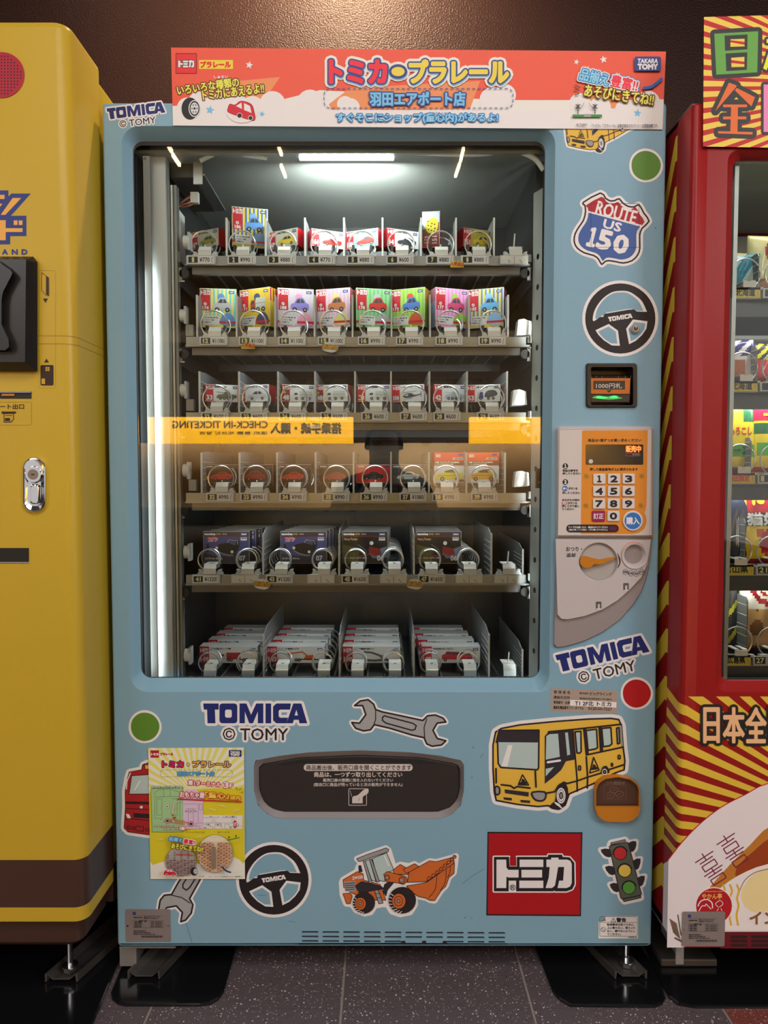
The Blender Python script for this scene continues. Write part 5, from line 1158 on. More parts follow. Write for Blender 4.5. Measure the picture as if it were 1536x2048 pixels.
tp_o = [(1110, 1077), (1303, 1079), (1300, 1100), (1296, 1128), (1284, 1155), (1262, 1178), (1235, 1202), (1205, 1220), (1170, 1233), (1135, 1240), (1122, 1239), (1114, 1230), (1112, 1150)]
tp = MB(); k1 = circ(1197, 1124, 39, 40); k2 = circ(1270, 1112, 24.5, 30)
tp.loft([[P(*p, -.006) for p in tp_o], [P((p[0] - 1200) * .985 + 1200, (p[1] - 1140) * .985 + 1140, -.013) for p in tp_o]], PGR)
tp.fill([[((p[0] - 1200) * .985 + 1200, (p[1] - 1140) * .985 + 1140) for p in tp_o], k1, k2], PGR, lambda x, y: P(x, y, -.013))
tpo = tp.build('coin_cover', machine)
ds = MB(); ds.loft([[P(*p, -.013) for p in k1], [P(*p, -.009) for p in circ(1197, 1124, 37.5, 40)], [P(*p, -.004) for p in circ(1197, 1124, 35, 40)]], PGR); ds.fill([circ(1197, 1124, 35, 40)], mat('dish_grey', (.42, .39, .375), .3), lambda x, y: P(x, y, -.0065))
ds.build('lever_dish', tpo, smooth=True)
lv = MB(); lvp = smooth([(1160, 1124), (1163, 1114), (1172, 1112.5), (1186, 1116), (1200, 1118.5), (1214, 1116), (1229, 1114.5), (1229.5, 1117), (1215, 1123), (1200, 1129), (1189, 1128.5), (1182, 1134), (1173, 1136), (1164, 1132)], 3)
lv.fill([lvp], ORG, lambda x, y: P(x, y, -.016)); lv.loft([[P(*p, -.0145) for p in [((q_[0] - 1190) * 1.01 + 1190, (q_[1] - 1123) * 1.03 + 1123) for q_ in lvp]], [P(*p, -.016) for p in lvp]], ORG); lv.loft([[P(*p, -.008) for p in lvp], [P(*p, -.0145) for p in [((q_[0] - 1190) * 1.01 + 1190, (q_[1] - 1123) * 1.03 + 1123) for q_ in lvp]]], ORG)
lv.build('return_lever', tpo)
cs = MB(); cs.loft([[P(*p, -.013) for p in k2], [P(*p, -.0155) for p in circ(1270, 1112, 26, 30)], [P(*p, -.0145) for p in circ(1270, 1111, 22, 30)], [P(*p, -.004) for p in circ(1266, 1109, 17.5, 30)]], PGR)
cs.fill([circ(1266, 1109, 17.5, 30)], mat('coin_slot_metal', (.16, .145, .14), .3, .8), lambda x, y: P(x, y, -.004)); cs.fill([circ(1265, 1110, 13.5, 16, 1.8)], RUB, lambda x, y: P(x, y, -.0047))
cs.cyl(P(1265, 1102, -.004), P(1265, 1102, -.0052), .004, GREYM, 12)
cs.build('coin_slot', tpo, smooth=True)
A = Art(plane_map(-.013), .0002); A.tf = crop_tf(1090, 1060, 5.388)
A.text('おつり・', 228, 182, 400, 228, BLACK, .5); A.text('返却', 232, 250, 328, 292, BLACK, .5)
A.line([(958 + 140 * cos(2 * pi * i / 36), 270 + 140 * sin(2 * pi * i / 36)) for i in range(36)], 1.0, K(210, 120, 84), True)
A.poly(smooth([(780, 245), (808, 300), (815, 345), (800, 390), (778, 415), (795, 370), (800, 340)], 2), BLACK)
for cx, cy, t_ in ((867, 452, '500'), (926, 467, '100'), (985, 470, '50'), (1045, 450, '10')): A.line(circ(cx, cy, 29, 20), .7, BLACK, True); A.text(t_, cx - (22 if len(t_) == 3 else 16), cy - 11, cx + (22 if len(t_) == 3 else 16), cy + 11, BLACK, .4, dn=4)
for k_ in range(4): A.disc(935 + k_ * 16, 535 + (k_ % 2) * 10, 3, K(150, 140, 136), n=6)
for cx, cy in ((873, 612), (578, 812)): A.rr(cx - 28, cy - 40, cx + 30, cy + 40, 6, mat('notch_dark', (.10, .09, .09), .4)); A.rect(cx - 10, cy - 14, cx + 14, cy + 36, PGR); A.rect(cx - 26, cy + 34, cx + 30, cy + 42, WHITE)
A.build('panel_print', tpo)
# keypad face
A = Art(plane_map(-.017), .0002); A.tf = crop_tf(1090, 830, 6.144)
ORP = K(206, 128, 44)
A.poly([(182, 178), (1310, 178), (1285, 1478), (160, 1478)], K(196, 184, 182)); A.line([(200, 190), (195, 175), (1295, 175), (1312, 190), (1285, 1470)], .6, PGD)
op = [(470, 190), (1262, 186)] + [(1248, 1100), (1238, 1170), (1222, 1195), (1245, 1250), (1250, 1320), (1220, 1400), (1150, 1450), (1080, 1465), (438, 1462), (455, 200)]
A.poly(op, ORP)
A.text('商品は1個ずつお買い求めください', 530, 292, 1182, 330, BLACK, .55); A.rr(498, 362, 1208, 612, 14, mat('display_black', (.006, .005, .005), .12)); A.disc(563, 570, 27, K(190, 186, 180))
A.text('販売中', 995, 378, 1178, 455, mat('display_red', (.3, .03, .01), .3, emit=(1.0, .16, .03), estr=2.6), .9); A.line(rrect(998, 470, 1170, 504, 14, 2), .4, K(150, 140, 140), True); A.text('売切表示', 1075, 476, 1160, 496, K(150, 120, 120), .15, dn=3); A.rr(1008, 475, 1068, 498, 4, K(80, 20, 40))
A.text('押した商品番号が上に表示されます', 552, 650, 1140, 685, BLACK, .55)
for cx, cy in ((510, 752), (1188, 752), (503, 1115), (1178, 1115)):
    for k_ in range(16): a_ = k_ * pi / 8; A.line([(cx + 12 * cos(a_), cy + 12 * sin(a_)), (cx + 34 * cos(a_), cy + 34 * sin(a_))], .6, K(150, 120, 50), up=False, n=3)
    A.disc(cx, cy, 10, K(140, 126, 60))
for n_, cy in (('１', 627), ('2', 823)): A.disc(250, cy, 34, BLACK); A.text(n_, 238, cy - 20, 264, cy + 20, WHITE, .8)
for t_, x0, y0, x1, y1 in (('商品の番号を', 218, 668, 405, 697), ('押してください', 218, 705, 436, 732), ('ボタンを', 290, 888, 400, 916), ('押してください', 215, 942, 430, 970), ('まちがえた時は', 212, 1030, 424, 1056), ('ボタンを', 280, 1068, 396, 1094), ('押してやり直し', 210, 1104, 422, 1132), ('てください', 210, 1142, 360, 1168)): A.text(t_, x0, y0, x1, y1, BLACK, .3, dn=4)
BLU = K(48, 106, 176); A.disc(246, 902, 33, BLU); A.text('購入', 222, 890, 272, 915, WHITE, .3, dn=4); A.rr(208, 1066, 272, 1096, 8, K(190, 90, 120)); A.text('訂正', 220, 1070, 262, 1092, WHITE, .3, dn=4)
A.rr(264, 1346, 906, 1440, 45, BLACK); A.text('ランプが点滅したら、商品をおとりください', 288, 1366, 772, 1392, WHITE, .25, dn=4); A.text('(商品が残っている間は、つぎの購入ができません)', 292, 1400, 770, 1424, WHITE, .15, dn=3); A.rr(792, 1370, 880, 1418, 16, K(90, 24, 66))
A.build('keypad_print', cpo)
def key(cx, cy, w_, h_, t_, m_, tm, rnd=False):
    T = crop_tf(1090, 830, 6.144); b = MB()
    o_ = circ(cx, cy, w_ / 2, 28) if rnd else rrect(cx - w_ / 2, cy - h_ / 2, cx + w_ / 2, cy + h_ / 2, 14, 3)
    i_ = [((p[0] - cx) * .93 + cx, (p[1] - cy) * .93 + cy) for p in o_]
    b.loft([[P(*T(p), -.0176) for p in o_], [P(*T(p), -.0195) for p in o_], [P(*T(p), -.0205) for p in i_]], m_); b.fill([i_], m_, lambda x, y: P(*T((x, y)), -.0205))
    A = Art(plane_map(-.0205), .0002); A.b = b; A.tf = T
    if rnd: A.disc(cx, cy, w_ * .41, BLU); A.text(t_, cx - w_ * .32, cy - w_ * .17, cx + w_ * .32, cy + w_ * .17, WHITE, .9)
    elif len(t_) == 2: A.text(t_, cx - w_ * .38, cy - h_ * .25, cx + w_ * .38, cy + h_ * .25, tm, .5)
    else: hw = (.15 if t_ == '1' else .27) * w_; t_ = '１' if t_ == '1' else t_; A.text(t_, cx - hw, cy - h_ * .30, cx + hw, cy + h_ * .30, tm, 1.9)
    A.flush(); b.build('number_key' if not rnd and len(t_) == 1 else ('buy_button' if rnd else 'cancel_key'), cpo, fix=False)
KEYM = mat('key_plastic', (.72, .68, .66), .35)
for r_i, (cy, xs) in enumerate(((785, (668, 848, 1028)), (937, (666, 845, 1027)), (1090, (664, 843, 1026)))):
    for c_i, cx in enumerate(xs): key(cx, cy, 152, 128, str(r_i * 3 + c_i + 1), KEYM, BLACK)
key(841, 1242, 152, 128, '0', KEYM, BLACK); key(658, 1242, 158, 132, '訂正', K(140, 28, 84), WHITE); key(1080, 1300, 250, 250, '購入', KEYM, WHITE, True)

# ------------------------------------------------------------------ banner and poster
ban_o = [(342, 95), (1332, 103), (1325, 259), (346, 251)]
def banmat():
    m = K(226, 214, 212, tag='sheet'); m.node_tree.nodes['Principled BSDF'].inputs['Transmission Weight'].default_value = 0; return m
BY_ = -.0022
bb = MB(); pts_ = rrect(0, 0, 1, 1, .012, 3)
def bpt(u, v): 
    a_ = (ban_o[0][0] * (1 - u) + ban_o[1][0] * u, ban_o[0][1] * (1 - u) + ban_o[1][1] * u); c_ = (ban_o[3][0] * (1 - u) + ban_o[2][0] * u, ban_o[3][1] * (1 - u) + ban_o[2][1] * u)
    return (a_[0] * (1 - v) + c_[0] * v, a_[1] * (1 - v) + c_[1] * v)
pts_ = [bpt(u, v) for u, v in [(0.003, 0), (.997, 0), (1, .02), (1, .98), (.997, 1), (.003, 1), (0, .98), (0, .02)]]
bb.fill([pts_], banmat(), lambda x, y: P(x, y, BY_)); bb.fill([pts_], banmat(), lambda x, y: P(x, y, BY_ + .0015)); bb.loft([[P(*p, BY_) for p in pts_], [P(*p, BY_ + .0015) for p in pts_]], banmat())
bo = bb.build('top_banner', machine); bo['label'] = 'red and white shop banner standing above the machine front'
A = Art(plane_map(BY_), .0002)
BR = K(232, 84, 62); BO = K(240, 136, 88); BPK = K(244, 180, 150); LB = K(110, 178, 220); DB = K(44, 62, 130); MB_ = K(28, 116, 186)
window_ = [bpt(0, 0), bpt(1, 0), bpt(1, 1), bpt(0, 1)]
def bclip(p): return clip(p, window_)
A.poly(bclip([(330, 80), (1345, 80), (1345, 200), (1290, 196), (1240, 202), (1150, 200), (1000, 200), (640, 180), (560, 200), (400, 210), (330, 212)]), BR)
for x0, x1, y0, y1 in ((350, 560, 168, 178), (352, 540, 186, 200), (640, 960, 176, 212), (1140, 1250, 182, 210)): A.poly(bclip([(x0, y1 + 10), (x0 + 60, y0), (x1, y0 - 14), (x1 - 20, y1 + 6)]), BO)
cl_ = WHITE
for cx, cy, r in ((374, 215, 20), (398, 205, 22), (440, 214, 26), (472, 208, 22), (505, 216, 24), (545, 208, 26), (620, 205, 26), (640, 222, 22), (690, 208, 16), (700, 216, 20), (985, 200, 26), (1010, 190, 22), (1160, 208, 22), (1200, 215, 22), (1250, 220, 20), (1296, 205, 24), (1316, 220, 18)): A.poly(bclip(circ(cx, cy, r, 20)), cl_, up=False)
A.up(); A.poly(bclip([(330, 218), (1345, 222), (1345, 270), (330, 270)]), cl_)
# logos
A.line([(352, 107), (393, 107), (393, 147), (352, 147)], 1.4, K(120, 20, 26), True); A.rect(353, 108, 392, 146, K(214, 44, 50)); logo_tomica(A, 356, 120, 390, 135, cl_, BLACK, 2.2)
A.rect(398, 120, 466, 138, K(246, 196, 60)); A.text('プラレール', 401, 123, 461, 135, K(214, 30, 40), 1.8)
def star(cx, cy, r, m_, rot=0): A.poly([(cx + (r if i % 2 == 0 else r * .45) * sin(pi * i / 5 + rot), cy - (r if i % 2 == 0 else r * .45) * cos(pi * i / 5 + rot)) for i in range(10)], m_)
star(498.5, 130, 8, cl_, .2); star(1153, 124, 6, cl_, .3); star(1207, 119, 8, cl_, -.2); star(420, 220, 9, LB, .2); star(524, 228, 6, LB, .2); star(1275, 226, 8, LB, .1)
OL = K(96, 52, 20); YT = K(248, 216, 84)
A.text('いろいろな種類の', 354, 163, 478, 182, YT, 1.0, rot=-8, out=[(5, OL)]); A.text('トミカにあえるよ!!', 405, 174, 528, 193, YT, 1.0, rot=-7, out=[(5, OL)]); A.text('しゅるい', 428, 151, 456, 157, K(240, 230, 220), .4, dn=4)
A.disc(380, 217, 17, BLACK, ry=22); A.disc(389, 217, 12, K(200, 200, 206), ry=17); A.disc(389, 217, 10, BLACK, ry=15)
A.disc(389, 217, 8, K(200, 200, 206), ry=12)
for k_ in range(6): A.disc(389 + 5 * cos(k_ * pi / 3), 217 + 8 * sin(k_ * pi / 3), 1.4, BLACK, n=6)
A.disc(389, 217, 2.2, BLACK)
# the small red car
A.disc(484, 222, 32, WHITE, ry=24)
RC = K(196, 34, 50)
A.shape(smooth([(456, 216), (460, 208), (470, 210), (482, 202), (502, 208), (508, 222), (510, 238), (500, 240), (470, 230), (456, 224)], 3), RC, 1, K(120, 16, 30)); A.poly([(472, 212), (483, 205), (484, 218)], WHITE); A.poly([(488, 206), (500, 212), (503, 226), (488, 220)], WHITE); A.disc(479, 231, 5, BLACK, 1, WHITE); A.disc(501, 236, 4.5, BLACK, 1, WHITE)
# title
TR = K(222, 40, 56); TY_ = K(250, 196, 70)
for txt, x0, x1, c_ in (('トミカ', 660, 772, TR), ('・', 783, 809, TY_), ('プラレール', 820, 1016, TY_)):
    y0, y1 = (121, 165) if txt != '・' else (134, 152)
    A.text(txt, x0, y0, x1, y1, c_, 5.2 if txt != '・' else 1, out=[(22, K(236, 214, 206))], res=3, dn=8); 
A.up(2)
for txt, x0, x1, c_ in (('トミカ', 660, 772, TR), ('・', 783, 809, TY_), ('プラレール', 820, 1016, TY_)):
    y0, y1 = (121, 165) if txt != '・' else (134, 152)
    A.text(txt, x0 + .6, y0 + 2.5, x1 + .6, y1 + 2.5, K(130, 170, 200), 12, res=3, dn=8)
A.up(2)
for txt, x0, x1, c_ in (('トミカ', 660, 772, TR), ('・', 783, 809, TY_), ('プラレール', 820, 1016, TY_)):
    y0, y1 = (121, 165) if txt != '・' else (134, 152)
    A.text(txt, x0, y0, x1, y1, c_, 5.6 if txt != '・' else 1, out=[(11.5, DB)], res=3, dn=8)
dl = rrect(648, 177, 1026, 216, 12, 6); 
LL = resample([(x, y) for x, y in dl], 150)
for i in range(0, 150, 2): A.line([LL[i], LL[(i + 1) % 150]], 1.5, DB, up=False, n=4)
A.up(); A.text('羽田エアポート店', 740, 184, 930, 211, LB, 2.2, out=[(7.5, DB)], dn=8)
A.text('すぐそこにショップ(童心内)があるよ!', 673, 226, 996, 246, K(150, 200, 232), .6, out=[(4.4, MB_)], dn=6); A.text('どうしんない', 864, 224, 900, 228, MB_, .3, dn=3)
A.text('品揃え', 1160, 142, 1218, 166, K(140, 196, 228), 1.2, rot=13, out=[(9, K(210, 222, 232)), (5, MB_)]); A.text('豊富!!', 1222, 154, 1276, 178, K(230, 50, 70), 1.6, rot=12, out=[(9, MB_), (6, WHITE)])
A.text('しな', 1170, 132, 1178, 137, WHITE, .3, rot=12, dn=3); A.text('ほう', 1232, 146, 1240, 151, WHITE, .3, rot=12, dn=3)
A.text('あそびにきてね!!', 1169, 178, 1308, 202, YT, 1.0, rot=8, out=[(5, OL)])
for a_, b_ in (((1150, 170), (1160, 175)), ((1149, 179), (1158, 181)), ((1150, 190), (1158, 187))): A.line([a_, b_], 2, OL)
tt_logo(A, 1269, 113, 1322, 142, DB, WHITE)
A.line(smooth([(1288, 176), (1302, 174), (1314, 166), (1323, 158)], 3, False), 6, K(32, 84, 160))
A.rect(1145, 229, 1204, 234, K(60, 130, 70)); A.rect(1168, 228, 1182, 234, K(150, 150, 150))
for cx in (1156, 1190): A.line([(cx, 228), (cx, 208)], 1.6, BLACK); A.line([(cx - 4, 209), (cx + 4, 217)], 1.8, BLACK); A.line([(cx + 4, 209), (cx - 4, 217)], 1.8, BLACK)
A.line([(1160, 218), (1168, 206)], 1, K(120, 120, 120)); A.line([(1186, 218), (1178, 206)], 1, K(120, 120, 120))
A.text('© TOMY', 1153, 247, 1174, 252, BLACK, .2, dn=3); A.text('「トミカ」「プラレール」は株式会社タカラトミーの登録商標です。', 1184, 248, 1316, 254, BLACK, .2, dn=3)
A.build('banner_print', bo)
# poster
po = [(296.5, 1496), (488, 1495), (490, 1758), (301, 1758)]
b = MB().fill([po], WHITE, lambda x, y: P(x, y, -.0034)); b.fill([po], WHITE, lambda x, y: P(x, y, -.0030)); b.loft([[P(*p, -.0034) for p in po], [P(*p, -.0030) for p in po]], WHITE)
pob = b.build('shop_poster', machine); pob['label'] = 'yellow shop map poster stuck over the stickers'
A = Art(plane_map(-.0034), .0002); T = crop_tf(290, 1490, 7.314); A.tf = T
pw = [(46, 42), (1446, 42), (1460, 1960), (84, 1960)]
LY = K(214, 206, 110); SY_ = K(206, 188, 40)
A.poly(pw, K(224, 214, 206))
for k_ in range(-12, 13):
    a_ = k_ * 7.5; c0 = (760, 780); f = lambda d_: (c0[0] + 2400 * sin(radians(d_)), c0[1] - 2400 * cos(radians(d_)))
    pp = clip([c0, f(a_ - 1.9), f(a_ + 1.9)], pw)
    if pp: A.poly(pp, LY, up=False)
A.up(); A.poly(clip(smooth([(40, 720), (400, 700), (900, 640), (1300, 640), (1470, 700), (1470, 1680), (1300, 1640), (800, 1740), (300, 1700), (60, 1680)], 3), pw), SY_)
A.poly([(1290, 640), (1340, 600), (1380, 660)], SY_)
A.rect(80, 78, 205, 186, K(168, 34, 48)); A.text('トミカ', 92, 118, 194, 152, WHITE, .9); A.text('プラレール', 222, 115, 410, 152, K(170, 60, 36), 1.1); tt_logo(A, 1226, 74, 1412, 172, NAVY, WHITE, k=1 / 7.3)
A.text('トミカ', 255, 235, 560, 325, K(200, 34, 60), 1.6, out=[(4.2, NAVY)]); A.text('・', 615, 270, 650, 305, TY_, .8, out=[(3, NAVY)]); A.text('プラレール', 700, 235, 1252, 325, K(236, 160, 50), 1.4, out=[(4.2, NAVY)])
LL = resample(rrect(222, 366, 1280, 466, 40, 4), 110)
for i in range(0, 110, 2): A.line([LL[i], LL[(i + 1) % 110]], .6, BLACK, up=False, n=3)
A.up(); A.text('羽田エアポート店', 470, 388, 1012, 450, K(90, 160, 200), .9, out=[(2.2, K(30, 70, 130))])
RT = K(186, 34, 44)
A.text('第1ターミナル', 632, 530, 1110, 600, WHITE, .9, rot=4, out=[(3.6, RT)]); A.text('3', 1148, 545, 1222, 625, WHITE, 1.4, out=[(3.6, RT)]); A.text('F', 1238, 565, 1284, 625, WHITE, .9, out=[(3.2, RT)])
GP = K(150, 186, 136); MG = K(60, 110, 60)
A.poly([(85, 640), (556, 625), (556, 1272), (104, 1272)], GP); A.line([(85, 640), (556, 625), (556, 1272), (104, 1272)], .8, MG, True)
A.poly([(556, 700), (600, 648), (740, 648), (780, 690), (848, 800), (848, 1225), (556, 1225)], K(208, 180, 206)); A.poly([(850, 1022), (1430, 1030), (1422, 1226), (850, 1226)], K(214, 206, 206)); A.poly([(370, 1075), (560, 1100), (640, 1150), (560, 1172), (360, 1140)], K(160, 130, 90))
for l_ in ([(145, 690), (200, 660), (290, 645), (400, 655), (500, 690)], [(145, 690), (145, 1075), (250, 1075), (250, 1045)], [(145, 758), (500, 752)], [(275, 648), (275, 755)], [(370, 650), (370, 755)], [(170, 785), (248, 785), (248, 900), (235, 925), (250, 960), (250, 1025), (172, 1025), (170, 785)], [(396, 790), (470, 788), (470, 1030), (410, 1030)], [(510, 790), (510, 1080)], [(230, 1085), (235, 1120), (420, 1120), (435, 1090)],
           [(632, 935), (632, 1140)], [(708, 935), (708, 1140)], [(595, 935), (745, 935)], [(780, 862), (780, 1130)], [(565, 862), (780, 862)], [(795, 865), (838, 865), (838, 948), (795, 948), (795, 865)], [(850, 1062), (1075, 1062), (1075, 1035)], [(1142, 1035), (1142, 1062), (1340, 1062), (1340, 1035)], [(1240, 1035), (1240, 1062)],
           [(850, 1160), (940, 1160), (940, 1190), (990, 1190), (990, 1222)], [(1020, 1222), (1020, 1160), (1120, 1160), (1120, 1222)], [(1168, 1222), (1168, 1160), (1230, 1160), (1230, 1190), (1420, 1190)], [(560, 1190), (800, 1190), (800, 1222)]): A.line(l_, .45, BLACK, up=False, n=3)
A.up(); A.line([(760, 1142), (1300, 1142)], .4, BLACK, n=3); A.poly([(560, 1110), (650, 1130), (640, 1175), (560, 1170)], K(190, 130, 130))
for cx, cy in ((328, 1110), (672, 1155)): A.disc(cx, cy, 36, K(190, 150, 160), 1, K(150, 30, 60)); A.rect(cx - 18, cy - 14, cx + 18, cy + 14, BLACK)
for cx, cy in ((245, 1115), (415, 1115), (602, 1160), (745, 1160), (1100, 1165), (1355, 1165)): A.disc(cx, cy, 18, WHITE, .5, BLACK, n=12); A.line([(cx - 8, cy + 8), (cx + 8, cy - 8)], .5, BLACK, n=3)
for cx, cy in ((1003, 1108), (1287, 1105)): A.disc(cx, cy, 19, WHITE, .4, BLACK, n=14)
for cx, cy in ((325, 895), (670, 965), (926, 1158), (1066, 1158)): A.rect(cx - 24, cy - 22, cx + 24, cy + 22, WHITE, .4, BLACK); A.rect(cx - 12, cy - 6, cx + 12, cy + 10, BLACK)
A.rr(1296, 1105, 1338, 1215, 18, K(180, 30, 44)); A.text('現在地', 1290, 1145, 1345, 1172, WHITE, .2, rot=90, dn=3); A.text('WC', 585, 960, 622, 978, BLACK, .15, dn=3); A.text('WC', 720, 960, 750, 978, BLACK, .15, dn=3); A.text('JAL', 945, 1040, 980, 1055, BLACK, .15, dn=3); A.text('JAL', 1178, 1040, 1212, 1055, BLACK, .15, dn=3); A.text('SKY', 1265, 1038, 1315, 1058, BLACK, .2, dn=3); A.text('WC', 862, 1200, 895, 1218, BLACK, .15, dn=3); A.text('WC', 1236, 1200, 1270, 1218, BLACK, .15, dn=3)
A.text('マーケットプレイス 3F', 98, 598, 545, 632, WHITE, .4, out=[(1.6, K(40, 110, 60))], dn=4)
A.poly([(470, 780), (1420, 826), (1420, 843), (470, 800)], RT); A.text('おもちゃ屋', 512, 690, 868, 770, WHITE, .9, rot=2, out=[(3.4, RT)]); A.text('「童心」', 880, 695, 1222, 778, K(240, 200, 70), 1.0, rot=3, out=[(3.4, RT)]); A.text('店内', 1248, 745, 1392, 800, K(240, 200, 70), .7, rot=5, out=[(3.0, RT)])
A.line(smooth([(540, 810), (440, 850), (410, 920), (402, 1020)], 3, False), 1.2, WHITE); A.line(smooth([(540, 806), (434, 846), (404, 920), (398, 1020)], 3, False), .4, RT); A.line(circ(450, 928, 24, 14, 18), .6, K(220, 120, 110), True); A.poly([(385, 1015), (425, 1015), (405, 1038)], RT); A.rect(405, 1050, 452, 1075, K(190, 50, 50))
A.text('マーケットプレイスの', 140, 1172, 485, 1200, WHITE, .4, out=[(1.2, K(150, 50, 40))], dn=4); A.text('エレベーターで', 258, 1214, 486, 1244, WHITE, .4, out=[(1.2, K(150, 50, 40))], dn=4); A.text('3階へ', 505, 1200, 632, 1245, WHITE, .6, out=[(1.8, RT)], dn=4)
A.text('マーケットプレイス 2F', 596, 1266, 872, 1286, BLACK, .15, dn=3); A.text('北ウイング 2F', 1062, 1266, 1236, 1286, BLACK, .15, dn=3)
for pts__ in ([(940, 930), (975, 925), (985, 945), (1010, 945), (1030, 965)], [(1075, 880), (1115, 880), (1128, 895), (1150, 890), (1175, 905)], [(1290, 970), (1325, 950), (1340, 958), (1355, 945), (1390, 945)], [(735, 1355), (765, 1345), (780, 1335), (795, 1340), (822, 1330)], [(185, 1370), (215, 1385), (235, 1375), (275, 1390)]): A.line(smooth(pts__, 2, False), .8, WHITE)
for pts__ in ([(1335, 630), (1348, 650)], [(1380, 660), (1402, 640)], [(1402, 696), (1432, 688)]): A.line(pts__, 1.2, OL)
# two round shop photographs on the poster
A.disc(525, 1700, 226, K(190, 180, 176), .6, BLACK, ry=215, n=36); A.disc(1025, 1588, 260, K(220, 208, 186), .6, BLACK, ry=275, n=36)
c1_ = circ(525, 1700, 220, 30, 209)
for k_ in range(15):
    y_ = 1560 + k_ * 24
    for s_i in range(9):
        x_ = 310 + s_i * 50; pp = clip([(x_, y_), (x_ + 44, y_ + 2), (x_ + 44, y_ + 16), (x_, y_ + 14)], c1_)
        if pp: A.poly(pp, [K(120, 70, 74), K(90, 70, 74), K(140, 110, 106)][(k_ + s_i) % 3] if k_ > 4 else [K(110, 104, 104), K(150, 144, 140)][s_i % 2], up=False)
A.up(); pp = clip([(450, 1590), (700, 1605), (700, 1620), (450, 1604)], c1_); A.poly(pp, K(190, 60, 66))
c2_ = circ(1025, 1588, 254, 30, 269)
for k_ in range(17):
    for s_i in range(13):
        x_ = 775 + s_i * 40 + (k_ % 2) * 6; y_ = 1430 + k_ * 25
        if 985 < x_ < 1025: continue
        pp = clip([(x_, y_), (x_ + 34, y_), (x_ + 32, y_ + 12), (x_, y_ + 16)], c2_)
        if pp: A.poly(pp, [K(150, 50, 44), K(200, 140, 50), K(110, 50, 40), K(190, 100, 60)][(k_ * 3 + s_i * 5) % 4], up=False)
A.up(); A.poly(clip([(975, 1490), (1035, 1490), (1040, 1810), (970, 1810)], c2_), K(130, 110, 96)); A.line(clip(circ(1025, 1380, 190, 24, 40), c2_), .8, K(190, 174, 150))
A.text('品揃え', 352, 1350, 548, 1410, K(140, 190, 225), .8, rot=9, out=[(3.4, K(40, 80, 150))]); A.text('豊富!!', 568, 1385, 738, 1448, K(210, 50, 70), .9, rot=8, out=[(3.6, WHITE)]); A.text('あそびにきてね!!', 385, 1462, 852, 1540, YT, .8, rot=7, out=[(3, OL)])
A.poly([(1200, 1385), (1385, 1348), (1385, 1362), (1205, 1402)], K(70, 120, 70)); 
for cx, cy in ((1228, 1345), (1330, 1325)): A.line([(cx, cy + 42), (cx, cy)], .9, BLACK); A.line([(cx - 12, cy - 6), (cx + 12, cy + 14)], .9, BLACK); A.line([(cx + 12, cy - 6), (cx - 12, cy + 14)], .9, BLACK)
A.shape(smooth([(272, 1875), (285, 1845), (320, 1822), (380, 1818), (420, 1850), (452, 1872), (448, 1908), (280, 1905)], 3), RC, .8, WHITE); A.poly([(312, 1850), (335, 1830), (355, 1829), (355, 1852)], WHITE); A.poly([(365, 1829), (385, 1830), (405, 1855), (365, 1852)], WHITE); A.disc(318, 1900, 14, BLACK, .8, WHITE); A.disc(410, 1905, 14, BLACK, .8, WHITE)
A.disc(722, 1850, 58, BLACK, ry=62); A.disc(745, 1848, 36, K(200, 200, 206), ry=44); A.disc(745, 1848, 30, BLACK, ry=38); A.disc(745, 1848, 24, K(200, 200, 206), ry=30); A.disc(745, 1848, 8, BLACK, ry=10)
A.line(smooth([(1130, 1785), (1165, 1825), (1205, 1850), (1250, 1862)], 3, False), 3.4, K(32, 60, 120)); A.text('© TOMY', 796, 1918, 870, 1932, BLACK, .12, dn=3); A.text('「トミカ」「プラレール」は株式会社タカラトミーの登録商標です。', 925, 1918, 1430, 1934, BLACK, .12, dn=3)
A.build('poster_print', pob)
# scratches and chips in the enamel
A = Art(plane_map(0), .0002); sc_ = mat('scratch', (.09, .11, .12), .6)
for l_ in ([(353, 1772), (362, 1800), (372, 1845), (384, 1886)], [(925, 1767), (945, 1752), (968, 1738)], [(515, 1790), (533, 1791)], [(238, 1755), (240, 1746)], [(943, 1834), (944, 1839)], [(577, 1842), (590, 1844)], [(961, 1515), (966, 1508)]): A.line(l_, .7, sc_, n=4)
for cx, cy in ((944, 1555), (930, 1835), (946, 1495), (1311, 456), (866, 1886)): A.disc(cx, cy, 1.4, sc_, n=6)
A.build('scratches', machine, kind='stuff')
# ------------------------------------------------------------------ feet, base and mats
fb = MB(); q = G(247, 1928, .03)
fb.box(P(240, 1896, .015).x, P(352, 1896, .015).x, .012, .20, ZB - .012, ZB - .008, ZINC)
fb.box(P(243, 1915, .03).x, P(276, 1915, .03).x, .020, .024, ZB - .058, ZB - .012, ZINC); fb.box(P(243, 1915, .03).x, P(243, 1915, .03).x + .004, .024, .12, ZB - .058, ZB - .012, ZINC); fb.box(P(276, 1915, .03).x - .004, P(276, 1915, .03).x, .024, .12, ZB - .058, ZB - .012, ZINC)
fb.build('foot_bracket', machine)
def channel(root, x, y0, x2, y1, z, nm='foot_channel'):
    b = MB(); prof = [(-.035, .010), (-.032, .010), (-.018, .0), (.018, .0), (.032, .010), (.035, .010), (.035, -.008), (.032, -.008), (.030, .007), (.018, -.003), (-.018, -.003), (-.030, .007), (-.032, -.008), (-.035, -.008)]
    b.loft([[Vector((x + u, y0 + .02 * u / .035 * 0, z + v)) for u, v in prof], [Vector((x2 + u, y1, z + v)) for u, v in prof]], mat('foot_steel', (.09, .082, .074), .45, .4, var=.2, vscale=30), True, True, True)
    return b.build(nm, root)
